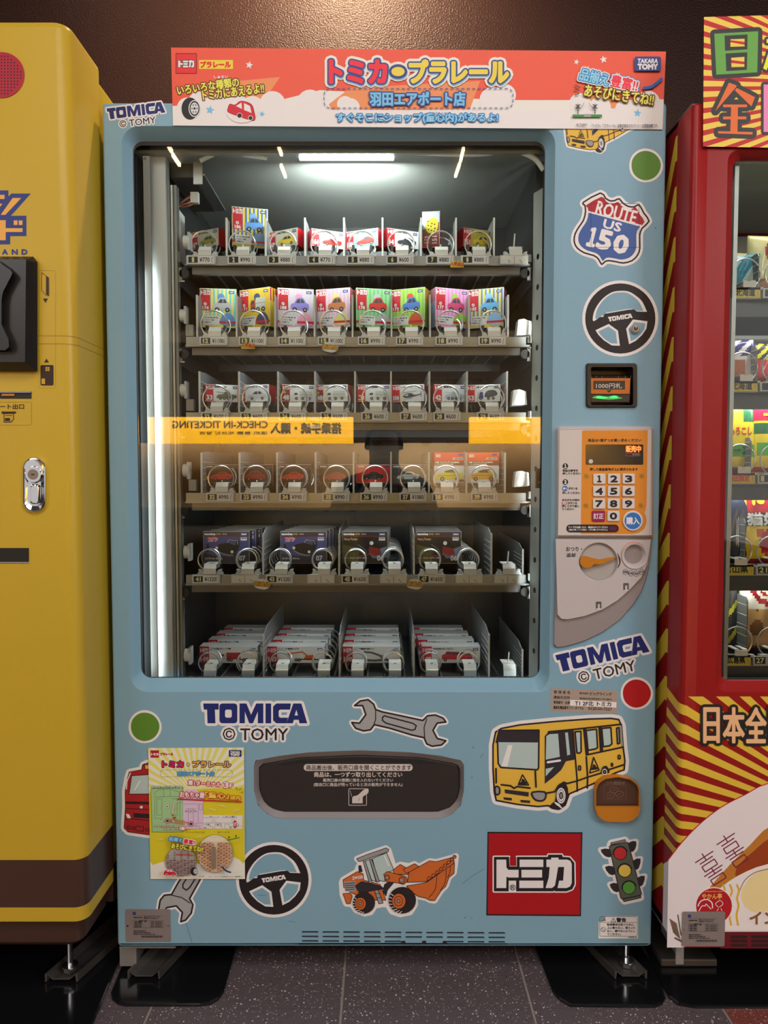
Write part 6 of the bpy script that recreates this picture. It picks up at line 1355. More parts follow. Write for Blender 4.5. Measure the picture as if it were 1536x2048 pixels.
def bolt(root, x, y, z0, z1):
    b = MB().cyl((x, y, z0), (x, y, z1), .0065, CHROME, 12).cyl((x, y, z0), (x, y, z0 + .010), .014, STEEL, 6).cyl((x, y, z0 + .010), (x, y, z0 + .013), .016, STEEL, 16)
    return b.build('levelling_bolt', root)
c1 = G(287, 1938, .03); channel(machine, c1.x, c1.y, c1.x + .10, c1.y + .30, .016); bolt(machine, c1.x + .035, c1.y + .10, .016, ZB + .002)
c2 = G(1262, 1938, .03); channel(machine, c2.x, c2.y, c2.x - .10, c2.y + .30, .016); bolt(machine, P(1249, 1910, .04).x, c2.y + .03, .018, ZB + .002)
def floor_mat(loop, label, h=.006, grp='black protective mats under the machines', root=None):
    b = MB(); L_ = [G(*p, h) for p in loop]; c_ = sum(L_, Vector()) / len(L_)
    i_ = [Vector((c_.x + (p.x - c_.x) * .975, c_.y + (p.y - c_.y) * .975, h)) for p in L_]
    b.loft([[Vector((p.x, p.y, .0006)) for p in L_], [Vector((p.x, p.y, h - .002)) for p in L_], i_], MATM, True, False, True)
    return tag(b.build('floor_mat', None, smooth=False), label, 'floor mat', grp)
MATM = mat('black_floor_mat', (.008, .008, .009), .16, bump=.25, bscale=12, coat=.3)
floor_mat([(246, 1925), (222, 1984), (224, 1995), (236, 2005), (250, 2008), (400, 2008), (420, 2005), (438, 1995), (448, 1980), (462, 1930), (500, 1780), (330, 1780)], 'black plastic floor mat under the left foot of the blue machine')
floor_mat([(1086, 1930), (1104, 1978), (1118, 1996), (1140, 2009), (1310, 2011), (1326, 2004), (1331, 1994), (1326, 1975), (1300, 1920), (1210, 1780), (1030, 1780)], 'black plastic floor mat under the right foot of the blue machine')
# ================================================================== the yellow machine
YP = mat('yellow_enamel', (.57, .385, .030), .36, bump=.08, bscale=400, spec=.35); BRN = mat('brown_enamel', (.060, .026, .018), .38, coat=.1); DBR = mat('dark_brown_base', (.050, .022, .014), .45)
ym = empty('card_vending_machine', (-1.0, .35, 0), 'yellow card vending machine with brown foot and red round speaker', 'vending machine')
YX, YF = -.588, -.125
def plan(x1, yf, r, yb, n=6, inset=0):
    x1 -= inset; yf += inset
    return [(-1.42, yb), (-1.42, yf)] + [(x1 - r + r * sin(pi / 2 * i / n), yf + r - r * cos(pi / 2 * i / n)) for i in range(n + 1)] + [(x1, yb)]
zz = [(P(0, py, YF).z) for py in (1846, 1815, 1720)]
yt = P(0, 40, YF).z
def yl(z, inset=0, x1=YX, yf=YF, r=.024, yb=.018): return [Vector((x, y, z)) for x, y in plan(x1, yf, r, yb, 6, inset)]
b = MB(); b.loft([yl(zz[0], .004), yl(zz[0] + .003), yl(zz[1])], YP); b.loft([yl(zz[1]), yl(zz[2])], BRN)
b.loft([yl(zz[2]), yl(yt - .014), yl(yt - .006, .0015), yl(yt - .001, .006), yl(yt, .014)], YP, cap1=True); b.loft([yl(zz[0], .004), yl(zz[0], .03)], YP)
b.build('door_panel', ym, smooth=True)
b = MB(); b.box(-1.42, YX - .004, .024, .84, zz[1], yt - .03, YP).box(-1.42, YX - .004, .024, .84, P(0, 1905, YF).z + .01, zz[1], BRN).box(-1.42, YX - .003, .0, .060, zz[1], yt - .035, YP); b.build('cabinet', ym, bevel=.004)
MB().box(-1.42, YX - .006, .018, .024, zz[0], yt - .04, RUB).build('door_seal', ym)
b = MB(); z0 = P(0, 1906, YF).z; b.loft([yl(z0, .026), yl(z0 + .01, .018), yl(zz[0] + .001, .018)], DBR, cap0=True); b.build('base_panel', ym, smooth=True)
b = MB()
for py in (671, 687): z = P(0, py, YF).z; b.loft([yl(z, -.0002), yl(z - .0013, -.0002)], mat('yellow_seam', (.36, .20, .02), .5), close=False)
b.build('door_groove', ym)
yfm = plane_map(YF)
A = Art(yfm, .001); A.disc(3, 150, 46, K(160, 30, 50), n=40)
SPK = mat('speaker_hole', (.03, .006, .01), .6)
for i in range(-6, 7):
    for j in range(-7, 8):
        x, y = 3 + i * 6.4 , 150 + j * 6.2
        if hypot(x - 3, y - 150) < 40: A.disc(x, y, 1.7, SPK, n=8) if False else A.poly(circ(x, y, 1.7, 8), SPK, up=False)
A.build('speaker_grille', ym)
A = Art(yfm, .0004); A.tf = crop_tf(0, 0, 3.94); NB_ = K(36, 52, 118); OG = K(228, 158, 70)
A.poly([(-200, 1500), (66, 1500), (66, 1548), (90, 1525), (243, 1525), (85, 1700), (208, 1700), (208, 1860), (80, 1860), (80, 1925), (-200, 1925)], NB_)
for p_ in ([(-200, 1535), (36, 1535), (36, 1568), (-200, 1568)], [(100, 1560), (168, 1560), (42, 1693), (5, 1693)], [(-200, 1735), (45, 1735), (45, 1798), (178, 1798), (178, 1828), (45, 1828), (45, 1893), (-200, 1893)], [(108, 1737), (138, 1737), (138, 1773), (108, 1773)], [(148, 1737), (177, 1737), (177, 1773), (148, 1773)], [(-200, 1610), (20, 1605), (-30, 1670), (-200, 1670)]): A.poly(p_, OG)
for t_, x_ in (('A', 18), ('N', 95), ('D', 172)): A.text(t_, x_, 1966, x_ + 42, 2004, NB_, 1.5)
A.build('logo_print', ym)
A = Art(yfm, .0003); BK_ = K(52, 34, 30)
A.line(rrect(78, 541, 111, 776, 3, 2), .5, mat('yellow_seam', (0, 0, 0)), True); A.line([(83, 545), (98, 556), (98, 592), (92, 591), (83, 580)], 1, BK_, True); A.poly([(92, 551), (97, 555), (97, 591), (92, 589)], BK_); A.poly([(86, 597), (96, 597), (91, 606)], BK_); A.poly([(88, 725), (98, 725), (93, 717)], BK_)
A.rr(81, 730, 107, 771, 3, BK_); A.rect(91, 734, 99, 742, YP); A.line([(95, 734), (95, 742)], .8, BK_); A.line([(91, 738), (99, 738)], .8, BK_); A.rect(83, 757, 90, 768, YP)
A.text('レシート出口', -24, 808, 48, 818, BK_, .5); A.line(rrect(-60, 804, 63, 850, 3, 2), .5, MATS['yellow_seam'], True)
A.rect(3, 823, 32, 827, BK_); A.line([(8, 827), (8, 844), (22, 844), (27, 838), (27, 827)], 1.4, BK_, True); A.line([(11, 831), (24, 831)], 1, BK_); A.rect(10, 836, 20, 842, BK_)
A.build('icon_print', ym)
b = MB()
a_ = [(-90, 513), (66, 513), (75, 524), (75, 742), (-90, 742)]; c_ = [(-90, 519), (52, 519), (52, 521), (50, 724), (-90, 724)]
b.loft([[P(*p, YF + .002) for p in a_], [P(*p, YF - .008) for p in a_], [P(*p, YF - .030) for p in c_]], BLKP); b.fill([c_], BLKP, lambda x, y: P(x, y, YF - .030))
ro = b.build('bill_reader', ym)
c2 = [(-90, 521), (3, 523), (25, 538), (28, 545), (8, 583), (5, 600), (5, 650), (20, 682), (21, 697), (13, 704), (-90, 704)]
b = MB(); b.loft([[P(*p, YF - .0295) for p in c2], [P((p[0] + 30) * .94 - 30, (p[1] - 610) * .96 + 610, YF - .044) for p in c2]], BLKP, cap1=False); b.fill([[((p[0] + 30) * .94 - 30, (p[1] - 610) * .96 + 610) for p in c2]], BLKP, lambda x, y: P(x, y, YF - .044)); b.build('reader_hood', ro)
b = MB(); b.fill([[(-90, 783), (63, 783), (63, 797), (-90, 797)]], RUB, lambda x, y: P(x, y, YF - .001)); q0, q1 = P(-90, 786, YF), P(63, 783, YF); b.box(q0.x, q1.x, YF - .004, YF, q0.z, q1.z, GREYM); q0, q1 = P(5, 792, YF), P(30, 788, YF); b.box(q0.x, q1.x, YF - .003, YF, q0.z, q1.z, ORG); b.build('receipt_slot', ym)
b = MB(); b.fill([[(-90, 1096), (58, 1096), (58, 1124), (-90, 1124)]], RUB, lambda x, y: P(x, y, YF - .0006)); b.loft([[P(*p, YF - .0006) for p in ((-90, 1124), (58, 1124), (58, 1126), (-90, 1126))], [P(*p, YF - .002) for p in ((-90, 1124), (58, 1124), (58, 1126), (-90, 1126))]], ZINC, cap1=True); b.build('card_slot', ym)
b = MB(); o1 = rrect(44, 913, 93, 1027, 24, 8); o2 = rrect(49, 919, 88, 1021, 19, 8); o3 = rrect(55, 956, 82, 1012, 13, 8)
b.loft([[P(*p, YF) for p in o1], [P(*p, YF - .007) for p in [((a[0] + c[0]) / 2, (a[1] + c[1]) / 2) for a, c in zip(o1, o2)]], [P(*p, YF - .008) for p in o2], [P(*p, YF - .004) for p in o3]], CHROME); b.fill([o3], CHROME, lambda x, y: P(x, y, YF - .004))
q = P(68, 949, YF - .006); b.cyl((q.x, YF - .005, q.z), (q.x, YF - .010, q.z), .0165, CHROME, 28, .0150).cyl((q.x, YF - .010, q.z), (q.x, YF - .0106, q.z), .0100, mat('lock_face', (.30, .27, .25), .35, .8), 20).box(q.x - .003, q.x + .003, YF - .0112, YF - .0105, q.z - .0010, q.z + .0010, RUB)
b.loft([[P(*p, YF - .006) for p in rrect(60, 968, 78, 1008, 6, 4)], [P(*p, YF - .014) for p in rrect(62, 972, 76, 1006, 6, 4)]], CHROME, cap1=True)
b.build('lock_handle', ym, smooth=True)
c3 = G(122, 1944, .03); channel(ym, c3.x, c3.y, c3.x + .1, c3.y + .30, .016); bolt(ym, P(124, 1925, -.03).x, c3.y + .02, .020, z0 + .02)
floor_mat([(238, 1920), (180, 2060), (120, 2120), (-100, 2120), (-100, 1800), (300, 1800)], 'black plastic floor mat under the yellow machine')

# ================================================================== the red machine
RP = mat('red_enamel', (.290, .010, .010), .34, bump=.08, bscale=400, spec=.28); YS = K(206, 170, 58)
rm = empty('snack_vending_machine', (1.0, .35, 0), 'red snack vending machine with yellow rays and a noodle bowl print', 'vending machine')
RX, RF = .590, -.095
rt = P(1420, 206, RF).z; rz = P(0, 1868, RF).z - .028
def rl(z, inset=0, r=.012, yb=-.028): return [Vector((-x + 0, y, z)) for x, y in plan(-RX, RF, r, yb, 5, inset)]
b = MB(); wz0, wz1 = P(0, 1366, RF).z, P(0, 312, RF).z; wx = .677
# door: shell round the window
side = [(RX, -.028), (RX, RF + .012)] + [(RX + .012 - .012 * sin(pi / 2 * i / 5), RF + .012 - .012 * cos(pi / 2 * i / 5)) for i in range(6)][::-1]
side = [(RX, -.028), (RX, RF + .012)] + [(RX + .012 - .012 * cos(pi / 2 * i / 5), RF + .012 - .012 * sin(pi / 2 * i / 5)) for i in range(1, 6)] + [(RX + .03, RF)]
b.loft([[Vector((x, y, rz)) for x, y in side], [Vector((x, y, rt - .004)) for x, y in side], [Vector((x + .003, y + .003, rt)) for x, y in side]], RP, close=False)
wh = rrect(wx - .018, wz0 - .018, 1.30, wz1 + .012, .022, 6)
rv = []
for i in range(8):
    for k_, yy in enumerate((1872, 1880.5, 1889)):
        x0_ = 1460 + i * 41.5; rv.append(xz(rrect(x0_, yy - 2.2, x0_ + 34, yy + 2.2, 2.1, 2), RF))
b.fill([[(RX + .03, rz), (1.42, rz), (1.42, rt), (RX + .03, rt)], wh], RP, lambda x, z: Vector((x, RF, z)))
b.loft([[Vector((x, RF, z)) for x, z in wh], [Vector((x, RF + .002, z)) for x, z in rrect(wx - .016, wz0 - .016, 1.3, wz1 + .010, .021, 6)], [Vector((x, RF + .016, z)) for x, z in rrect(wx, wz0, 1.29, wz1, .016, 6)], [Vector((x, RF + .022, z)) for x, z in rrect(wx + .001, wz0 + .001, 1.28, wz1, .015, 6)]], RP)
b.box(RX + .002, 1.42, RF + .004, -.028, rt - .003, rt + .0005, RP)
b.build('door_panel', rm, smooth=True)
b = MB()
SX = RX + .002
b.box(SX, SX + .03, -.022, .84, rz, rt - .004, RP).box(SX, 1.42, -.022, .84, rt - .010, rt - .004, RP).box(SX, 1.42, .80, .84, rz, rt - .01, RP).box(SX, 1.42, -.02, .84, rz, rz + .02, DARKM)
b.build('cabinet', rm, bevel=.002)
MB().box(RX + .004, wx, -.028, -.022, rz, rt - .006, RUB).box(RX + .002, 1.42, RF + .01, .80, rt + .001, rt + .004, mat('top_cap', (.10, .06, .05), .4)).build('door_seal', rm)
# yellow bands on the cabinet side
A = Art(lambda y, z, h: Vector((SX - h, y, z)), .0003)
zt_ = rt - .01; k_ = 0; z_ = zt_ - .015
while z_ > rz + .1:
    hgt = .050
    A.poly([(-.0219, z_), (-.012, z_), (.30, z_ - .62 + .02), (.30, z_ - .62 - .02), (-.012, z_ - hgt), (-.0219, z_ - hgt)] if z_ > 1.0 else [(-.0219, z_), (-.012, z_), (.30, z_ - .28), (.30, z_ - .32), (-.012, z_ - hgt), (-.0219, z_ - hgt)], YS, up=False); z_ -= .1005
A.build('side_stripes', rm)
# glass, lining, post
MB().box(wx + .003, 1.27, RF + .024, RF + .028, wz0 + .002, wz1 - .002, MATS['window_glass']).build('glass_pane', rm)
b = MB(); LN = mat('snack_lining', (.24, .235, .22), .4, .5, var=.05); b.box(wx - .010, wx - .006, RF + .03, .36, wz0 - .01, wz1 + .01, LN).box(wx - .01, 1.28, .36, .365, wz0, wz1, LN).box(wx - .01, 1.28, RF + .03, .36, wz1 + .008, wz1 + .012, MATS['galvanised_sheet']).box(wx - .01, 1.28, RF + .03, .36, wz0 - .014, wz0 - .01, DARKM); b.build('inner_lining', rm)
MB().box(wx + .012, wx + .020, RF + .032, RF + .046, wz0, wz1, ZINC).box(wx + .002, wx + .006, RF + .030, RF + .040, wz0, wz1, mat('pale_post', (0, 0, 0))).build('door_post', rm)
# trays
RTY = -.030
rtr = []
for i, (ty, txt, colr, num, tcol) in enumerate(((586, '北海道', YEL, None, BLACK), (773, '北海道', YEL, None, BLACK), (957, '羽田限定', YEL, '1', K(210, 60, 40)), (1140, '富山県', YEL, '21', BLACK), (1321, '広島県', YEL, '27', BLACK))):
    z = P(0, ty, RTY).z; b = MB(); b.box(wx + .004, 1.26, RTY + .01, .34, z - .012, z - .010, TRAYM).box(wx + .004, 1.26, RTY, RTY + .01, z - .012, z + .008, TRIM).box(wx + .004, 1.26, RTY + .012, RTY + .018, z - .045, z - .012, DARKM)
    tr = b.build('product_tray', rm); rtr.append(z)
    xs = {0: (1464, 1521), 1: (1458, 1515), 2: (1454, 1510), 3: (1444, 1507), 4: (1451, 1501)}[i]
    A = Art(plane_map(RTY - .002), 0); A.poly([(xs[0], ty - 11), (xs[1], ty - 12), (xs[1], ty + 10), (xs[0], ty + 10)], mat('yellow_card', (.80, .66, .07), .5))
    A.text(txt, xs[0] + (4 if i else 7), ty - 8, xs[1] - 11, ty + 6, tcol if tcol != BLACK else LBLK, 1.1); A.line([(xs[1] - 6, ty - 8), (xs[1] - 4, ty + 6)], 1, ORP); A.build('region_card', tr)
    if num or i < 2:
        b = MB(); q = P(xs[1] + 32, ty, RTY - .004); b.box(q.x - .028, q.x + .03, RTY - .006, RTY - .001, q.z - .010, q.z + .009, CLEARW)
        A = Art(plane_map(RTY - .006), .0001); A.b = b; A.rect(xs[1] + 9, ty - 7, xs[1] + 30, ty + 7, LBLK)
        if num: A.text(num, xs[1] + 12, ty - 5, xs[1] + (18 if len(num) == 1 else 27), ty + 5, LYEL, 1.0)
        A.flush(); b.build('price_tag', tr, fix=False)
    for dx in ((1519, 1600) if i != 3 else (1499, 1590)):
        X = P(dx - 8 * (i > 1) - 4 * i * (i != 3), ty - 60, RTY + .01).x; h_ = (.085, .085, .085, .105, .13)[i]; b = MB()
        prof = [(RTY + .012, z - .009), (RTY + .012, z + h_ - .008), (RTY + .018, z + h_), (RTY + .03, z + h_), (RTY + .33, z + h_ + .01 - (.03 if i < 2 else 0)), (RTY + .33, z - .009)]
        for sx in (-.001, .001): b.fill([prof], DIVM, lambda y, zc, sx=sx: Vector((X + sx, y, zc)))
        b.loft([[Vector((X - .001, y, zc)) for y, zc in prof], [Vector((X + .001, y, zc)) for y, zc in prof]], DIVM)
        for k_ in range(6): b.box(X - .0018, X + .0018, RTY + .012, RTY + .25, z + .004 + k_ * h_ / 6, z + .005 + k_ * h_ / 6, WPL)
        b.build('divider', tr)
    for cx in ((xs[0] + xs[1]) / 2 - 2, (xs[0] + xs[1]) / 2 + 68):
        q = P(cx, ty - 38, RTY + .014); o = bpy.data.objects.new('coil', coil_mesh(.031, .07, False)); COL.objects.link(o); o.parent = tr; o.location = q - wloc(tr)
        c_ = P(cx + 6, ty - 18, RTY); MB().box(c_.x - .013, c_.x + .013, RTY - .006, RTY - .004, c_.z - .008, c_.z + .004, WPL).box(c_.x - .013, c_.x - .004, RTY - .004, RTY + .03, c_.z + .004, c_.z + .006, WPL).box(c_.x + .004, c_.x + .013, RTY - .004, RTY + .03, c_.z + .004, c_.z + .006, WPL).box(c_.x - .03, c_.x + .03, RTY - .002, RTY + .012, c_.z - .012, c_.z - .007, CLEARW).build('coil_clip', tr)
# snack bags
def bag(x, y, z, w_, h_, T_, yaw, tilt, colf, label, grp, txt=(), name='snack_bag', nx=26, nz=36):
    """pillow bag: (x, y, z) middle of its lower edge; colf(u, v) gives the material of each small patch, u and v from 0 to 1"""
    def dep(u, v):
        a = max(0, 1 - abs(2 * u - 1) ** 3.2); c = max(0, 1 - abs(2 * v - 1) ** 5)
        return T_ * a ** .6 * c ** .6 + .0012 * sin(u * 21 + v * 9) * a * c
    def pt(u, v, s_): 
        pin = 1 - .05 * (1 - abs(2 * v - 1) ** 4) * 1
        return Vector(((u - .5) * w_ * (2 - pin), s_ * dep(u, v), h_ * (1 - v)))
    b = MB(); vs = []; 
    for s_ in (-1, 1):
        k = len(vs)
        vs += [pt(i / nx, j / nz, s_) for j in range(nz + 1) for i in range(nx + 1)]
    N = (nx + 1) * (nz + 1); b.v = [tuple(v) for v in vs]
    for s_ in (0, 1):
        for j in range(nz):
            for i in range(nx):
                a_ = s_ * N + j * (nx + 1) + i; b.f.append((a_, a_ + 1, a_ + nx + 2, a_ + nx + 1)); b.m.append(b.mi(colf((i + .5) / nx, (j + .5) / nz)))
    o = b.build(name, None, smooth=True)
    bmx = bmesh.new(); bmx.from_mesh(o.data); bmesh.ops.remove_doubles(bmx, verts=bmx.verts, dist=.0004); bmesh.ops.recalc_face_normals(bmx, faces=bmx.faces); bmx.to_mesh(o.data); bmx.free()
    if txt:
        A = Art(lambda u, v, h: pt(min(max(u, 0), 1), min(max(v, 0), 1), -1) + Vector((0, -h, 0)), .0008)
        for f_ in txt: f_(A)
        pr = A.build('print'); pr.parent = o
    o.location = (x, y, z); o.rotation_euler = (radians(tilt), 0, radians(yaw)); return tag(o, label, 'snack bag', grp)
def film(r, g, b_): return mat('film_%02x%02x%02x' % (r, g, b_), tuple(lin(v) * .95 for v in (r, g, b_)), .24)
gS = 'snack bags in the red machine'
def bx(px, i): return P(px, 0, 0).x
def bottom(i): return rtr[i] - .008
def P2(px, i, y=.01): return P(px, (586, 773, 957, 1140, 1321)[i] - 50, y).x
CRM = film(214, 206, 150)
bag(P2(1486, 0), .018, bottom(0) + .028, .07, .075, .014, -25, -12, lambda u, v: film(60, 150, 180) if (sin(u * 9 + v * 6) > -.2) else film(190, 220, 225), 'small blue and silver snack bag behind the top coil', gS)
bag(P2(1494, 0, .09), .09, bottom(0) + .012, .085, .115, .014, 10, -4, lambda u, v: CRM, 'plain cream snack bag leaning behind the blue one', gS)
bag(P2(1556, 0), .03, bottom(0) + .010, .10, .135, .018, 6, -5, lambda u, v: film(150, 70, 80) if hypot((u - .42) * 1.1, v - .30) < .16 else (film(170, 120, 80) if v > .72 else CRM), 'cream snack bag with dull red round print', gS)
bag(P2(1474, 1), .02, bottom(1) + .022, .075, .09, .016, -18, -6, lambda u, v: film(56, 50, 110) if v < .42 and (u + v) % .34 < .2 else (film(225, 220, 220) if v < .5 else (film(180, 110, 80) if u < .75 else film(220, 215, 215))), 'violet and brown cured meat pack', gS)
bag(P2(1553, 1), .03, bottom(1) + .022, .09, .085, .014, 10, -6, lambda u, v: (LBLK if int(u * 9 + v * 9) % 2 else film(220, 210, 50)) if v < .45 else (film(190, 50, 60) if u < .6 else film(230, 225, 225)), 'yellow and black striped snack bag with red lower half', gS)
def yel(u, v): 
    if v < .12: return film(200, 30, 60)
    if v < .3: return film(230, 215, 60) if u < .7 else film(40, 110, 70)
    if .62 < v < .78 and u > .1: return film(70, 170, 60)
    if v > .92: return film(200, 50, 40)
    return film(240, 215, 40)
t_ = lambda s_, u0, v0, u1, v1, m_, bd=.012, rot=0, out=(): (lambda A: A.text(s_, u0, v0, u1, v1, m_, bd, rot=rot, out=out, dn=4))
bag(P2(1470, 2), .02, bottom(2) + .018, .085, .155, .018, -8, -4, yel, 'yellow corn snack bag with red hem in the third tray', gS, [t_('とうもろこし', .12, .38, .88, .48, film(200, 60, 30)), t_('コーン', .3, .64, .8, .74, LBLK)])
bag(P2(1548, 2), .02, bottom(2) + .018, .095, .165, .018, 4, -4, lambda u, v: film(205, 30, 70) if v < .34 and (u < .5 or v < .2) else (film(40, 100, 60) if .36 < v < .5 else yel(u, max(v, .3))), 'yellow corn snack bag with big crimson heading', gS, [t_('エビ', .25, .08, .85, .28, film(240, 215, 40))])
MAR = film(150, 30, 50)
bag(P2(1474, 3, .10), .10, bottom(3) + .012, .10, .17, .016, 6, -3, lambda u, v: film(225, 195, 50) if abs(v - .2) < .03 else MAR, 'maroon snack bag half hidden behind the navy one', gS)
bag(P2(1468, 3), .018, bottom(3) + .018, .075, .15, .018, -14, -3, lambda u, v: film(38, 44, 66), 'dark navy snack bag with fine white writing', gS, [t_('富山湾の白えび', .35, .3, .42, .8, film(200, 200, 200), .004), t_('せんべい浜風', .55, .35, .62, .78, film(200, 200, 200), .004)])
def cat(u, v):
    e = min(u, 1 - u, v * 1.4, (1 - v) * 1.4)
    if e < .06: return film(176, 28, 50)
    if v < .46: return film(225, 195, 50) if e < .12 else film(170, 24, 46)
    if v < .62: return LBLK
    return film(176, 28, 40) if (hypot((u - .5) * 1.1, (v - .78) * 1.4) < .2) or (abs(u - .33) < .06 and .64 < v < .72) else film(235, 205, 40)
bag(P2(1532, 3), .012, bottom(3) + .016, .115, .205, .020, 3, -4, cat, 'crimson and yellow snack bag with a red cat picture', gS, [t_('にゃん', .2, .12, .9, .4, film(235, 205, 60), .03), t_('猫好き', .12, .48, .88, .60, CARD, .018)])
def seal(u, v):
    r_ = hypot((u - .5), (v - .28) * 1.5)
    if r_ < .36: return film(216, 210, 204) if .22 < r_ < .27 else MAR
    if v > .55: return film(190, 150, 100) if (sin(u * 17) + sin(v * 23)) > -.4 else film(110, 70, 40)
    return film(222, 218, 206)
for k_, (dx, dy, lab) in enumerate(((1530, .012, 'white snack bag with round maroon seal, nearest the glass'), (1506, .095, 'white snack bag with round maroon seal, second from the glass'), (1486, .17, 'white snack bag with round maroon seal, third from the glass'))):
    bag(P2(dx, 4, dy), dy, bottom(4) + .02, .10, .20, .018, -4, -3, seal, lab, gS, [t_('成', .28, .17, .72, .40, film(222, 218, 206), .02)])
bag(P2(1457, 4), .03, bottom(4) + .014, .05, .16, .014, -12, -3, lambda u, v: film(190, 190, 60) if int(u * 5 + v * 11) % 4 == 0 else film(50, 54, 60), 'slim dark snack bag flecked with lime', gS)
# the sign panel on top
sp = [(1408, 34), (1700, 26), (1700, 298), (1406, 293)]
b = MB(); SYP = RF - .006; b.fill([sp], RP, lambda x, y: P(x, y, SYP)); b.fill([sp], RP, lambda x, y: P(x, y, SYP + .004)); b.loft([[P(*p, SYP) for p in sp], [P(*p, SYP + .004) for p in sp]], RP); so_ = b.build('top_sign', rm); so_['label'] = 'square sign panel with red and yellow rays'
def rays(A, c0, win, a0, a1, n, m_, duty=.5):
    for k_ in range(n):
        p = radians(a0 + (a1 - a0) * k_ / n); q = radians(a0 + (a1 - a0) * (k_ + duty) / n); R_ = 2500
        pp = clip([c0, (c0[0] - R_ * cos(p), c0[1] - R_ * sin(p)), (c0[0] - R_ * cos(q), c0[1] - R_ * sin(q))], win)
        if pp: A.poly(pp, m_, up=False)
    A.up()
A = Art(plane_map(SYP), .0002); SR = K(176, 34, 40); SYE = K(222, 190, 80)
A.poly(sp, SYE); rays(A, (1800, 172), sp, -52, 52, 33, SR, .46)
A.tf = crop_tf(1330, 0, 5.12)
o1 = [(505, 345), (955, 320), (945, 740), (525, 765)]; A.line(o1, 17, LBLK, True, n=10); A.poly([(500, 340), (960, 315), (950, 745), (520, 770)], LBLK); A.poly(o1, K(96, 154, 70))
A.poly([(610, 365), (845, 352), (843, 505), (615, 520)], LBLK); A.poly([(620, 548), (843, 535), (838, 715), (628, 728)], LBLK); A.poly([(670, 403), (815, 396), (815, 475), (670, 480)], SYE); A.poly([(670, 412), (815, 430), (815, 458), (670, 432)], SR); A.poly([(678, 592), (813, 582), (813, 684), (680, 688)], SYE); A.poly([(678, 615), (813, 632), (813, 658), (680, 645)], SR)
zen = [[(655, 845), (735, 875), (728, 892), (515, 1140)], [(735, 900), (922, 995), (885, 1090), (715, 925)], [(595, 1070), (840, 1070), (840, 1098), (595, 1098)], [(595, 1193), (833, 1193), (833, 1222), (595, 1222)], [(543, 1342), (897, 1352), (895, 1378), (543, 1366)], [(677, 1095), (747, 1095), (742, 1365), (668, 1360)]]
for z__ in zen: A.line(z__, 17, LBLK, True, up=False, n=10); A.poly(z__, LBLK, up=False)
A.poly([(700, 935), (850, 1090), (600, 1090)], LBLK); A.up(); A.poly([(730, 995), (752, 1018), (708, 1018)], SYE)
for z__ in zen: A.poly(z__, K(214, 104, 50), up=False)
A.up()
for p_ in ([(1040, 400), (1250, 395), (1250, 440), (1040, 440)], [(1060, 530), (1110, 560), (1040, 720), (1005, 700)], [(1120, 370), (1180, 370), (1180, 740), (1120, 740)]): A.line(p_, 9, LBLK, True, up=False, n=8); A.poly(p_, K(240, 216, 50))
A.line([(1010, 865), (1300, 865), (1300, 1350), (1010, 1350)], 10, LBLK, True, n=8); A.poly([(1010, 865), (1300, 865), (1300, 1350), (1010, 1350)], K(220, 130, 180)); A.poly([(1060, 915), (1260, 915), (1260, 1300), (1060, 1300)], LBLK)
A.build('sign_print', so_)
# print on the lower door
XE = RX + .012; A = Art(plane_map(RF), .0004); wn = [(pxo(XE, RF, 1393), 1393), (2200, 1393), (2200, 1862), (pxo(XE, RF, 1862), 1862)]
CX_, CY_, NR = 1820, 1700, 24
rays(A, (CX_, CY_), wn, -24, 203.3333, 62, YS, .52)
sd = [(XE, RF)] + side[::-1][2:]; N_ = len(sd)
for k_ in range(NR):       # the rays run on round the rolled edge
    ang = [radians(-24 + 88 * (k_ + t__) / NR) for t__ in (0, .52)]; zz_ = []
    for an in ang:
        py_ = 1600
        for _ in range(8): py_ = CY_ - (CX_ - pxo(XE, RF, py_)) * tan(an)
        zz_.append(P(0, min(max(py_, 1394), 1721), RF).z)
    if zz_[0] - zz_[1] > -1e-4 and zz_[1] - zz_[0] > -1e-4: continue
    vs = []; L_ = 0
    for q_, (x_, y_) in enumerate(sd):
        if q_: L_ += hypot(x_ - sd[q_ - 1][0], y_ - sd[q_ - 1][1])
        nx_, ny_ = (0, -1) if q_ == 0 else ((-1, 0) if q_ >= N_ - 2 else (-.7, -.7)); rise = L_ * .45 * sin(ang[0])
        vs += [(x_ + nx_ * .0005, y_ + ny_ * .0005, zz_[0] + rise), (x_ + nx_ * .0005, y_ + ny_ * .0005, zz_[1] + rise)]
    A.b.add(vs, [(2 * q_, 2 * q_ + 1, 2 * q_ + 3, 2 * q_ + 2) for q_ in range(N_ - 1)], YS)
zw = P(0, 1718, RF).z; BW = K(218, 206, 212)
A.b.add([p for x_, y_ in sd for p in ((x_ - .0007, y_ - .0007, rz + .004), (x_ - .0007, y_ - .0007, zw - .10 * (RF - y_) * -1 - .04 * (y_ > RF + .02)))], [(2 * q_, 2 * q_ + 1, 2 * q_ + 3, 2 * q_ + 2) for q_ in range(N_ - 1)], BW)
A.h += .0003
bw = smooth([(1337, 1721), (1365, 1685), (1403, 1646), (1445, 1614), (1491, 1590), (1536, 1568), (1640, 1548), (1760, 1545), (1900, 1572), (2020, 1640), (2110, 1740), (2150, 1850)], 4, False)
A.line([(x, y) for x, y in bw], 4, SR); A.poly(bw + [(2150, 1868), (1440, 1868), (1365, 1895), (1334, 1895)], K(218, 206, 212))
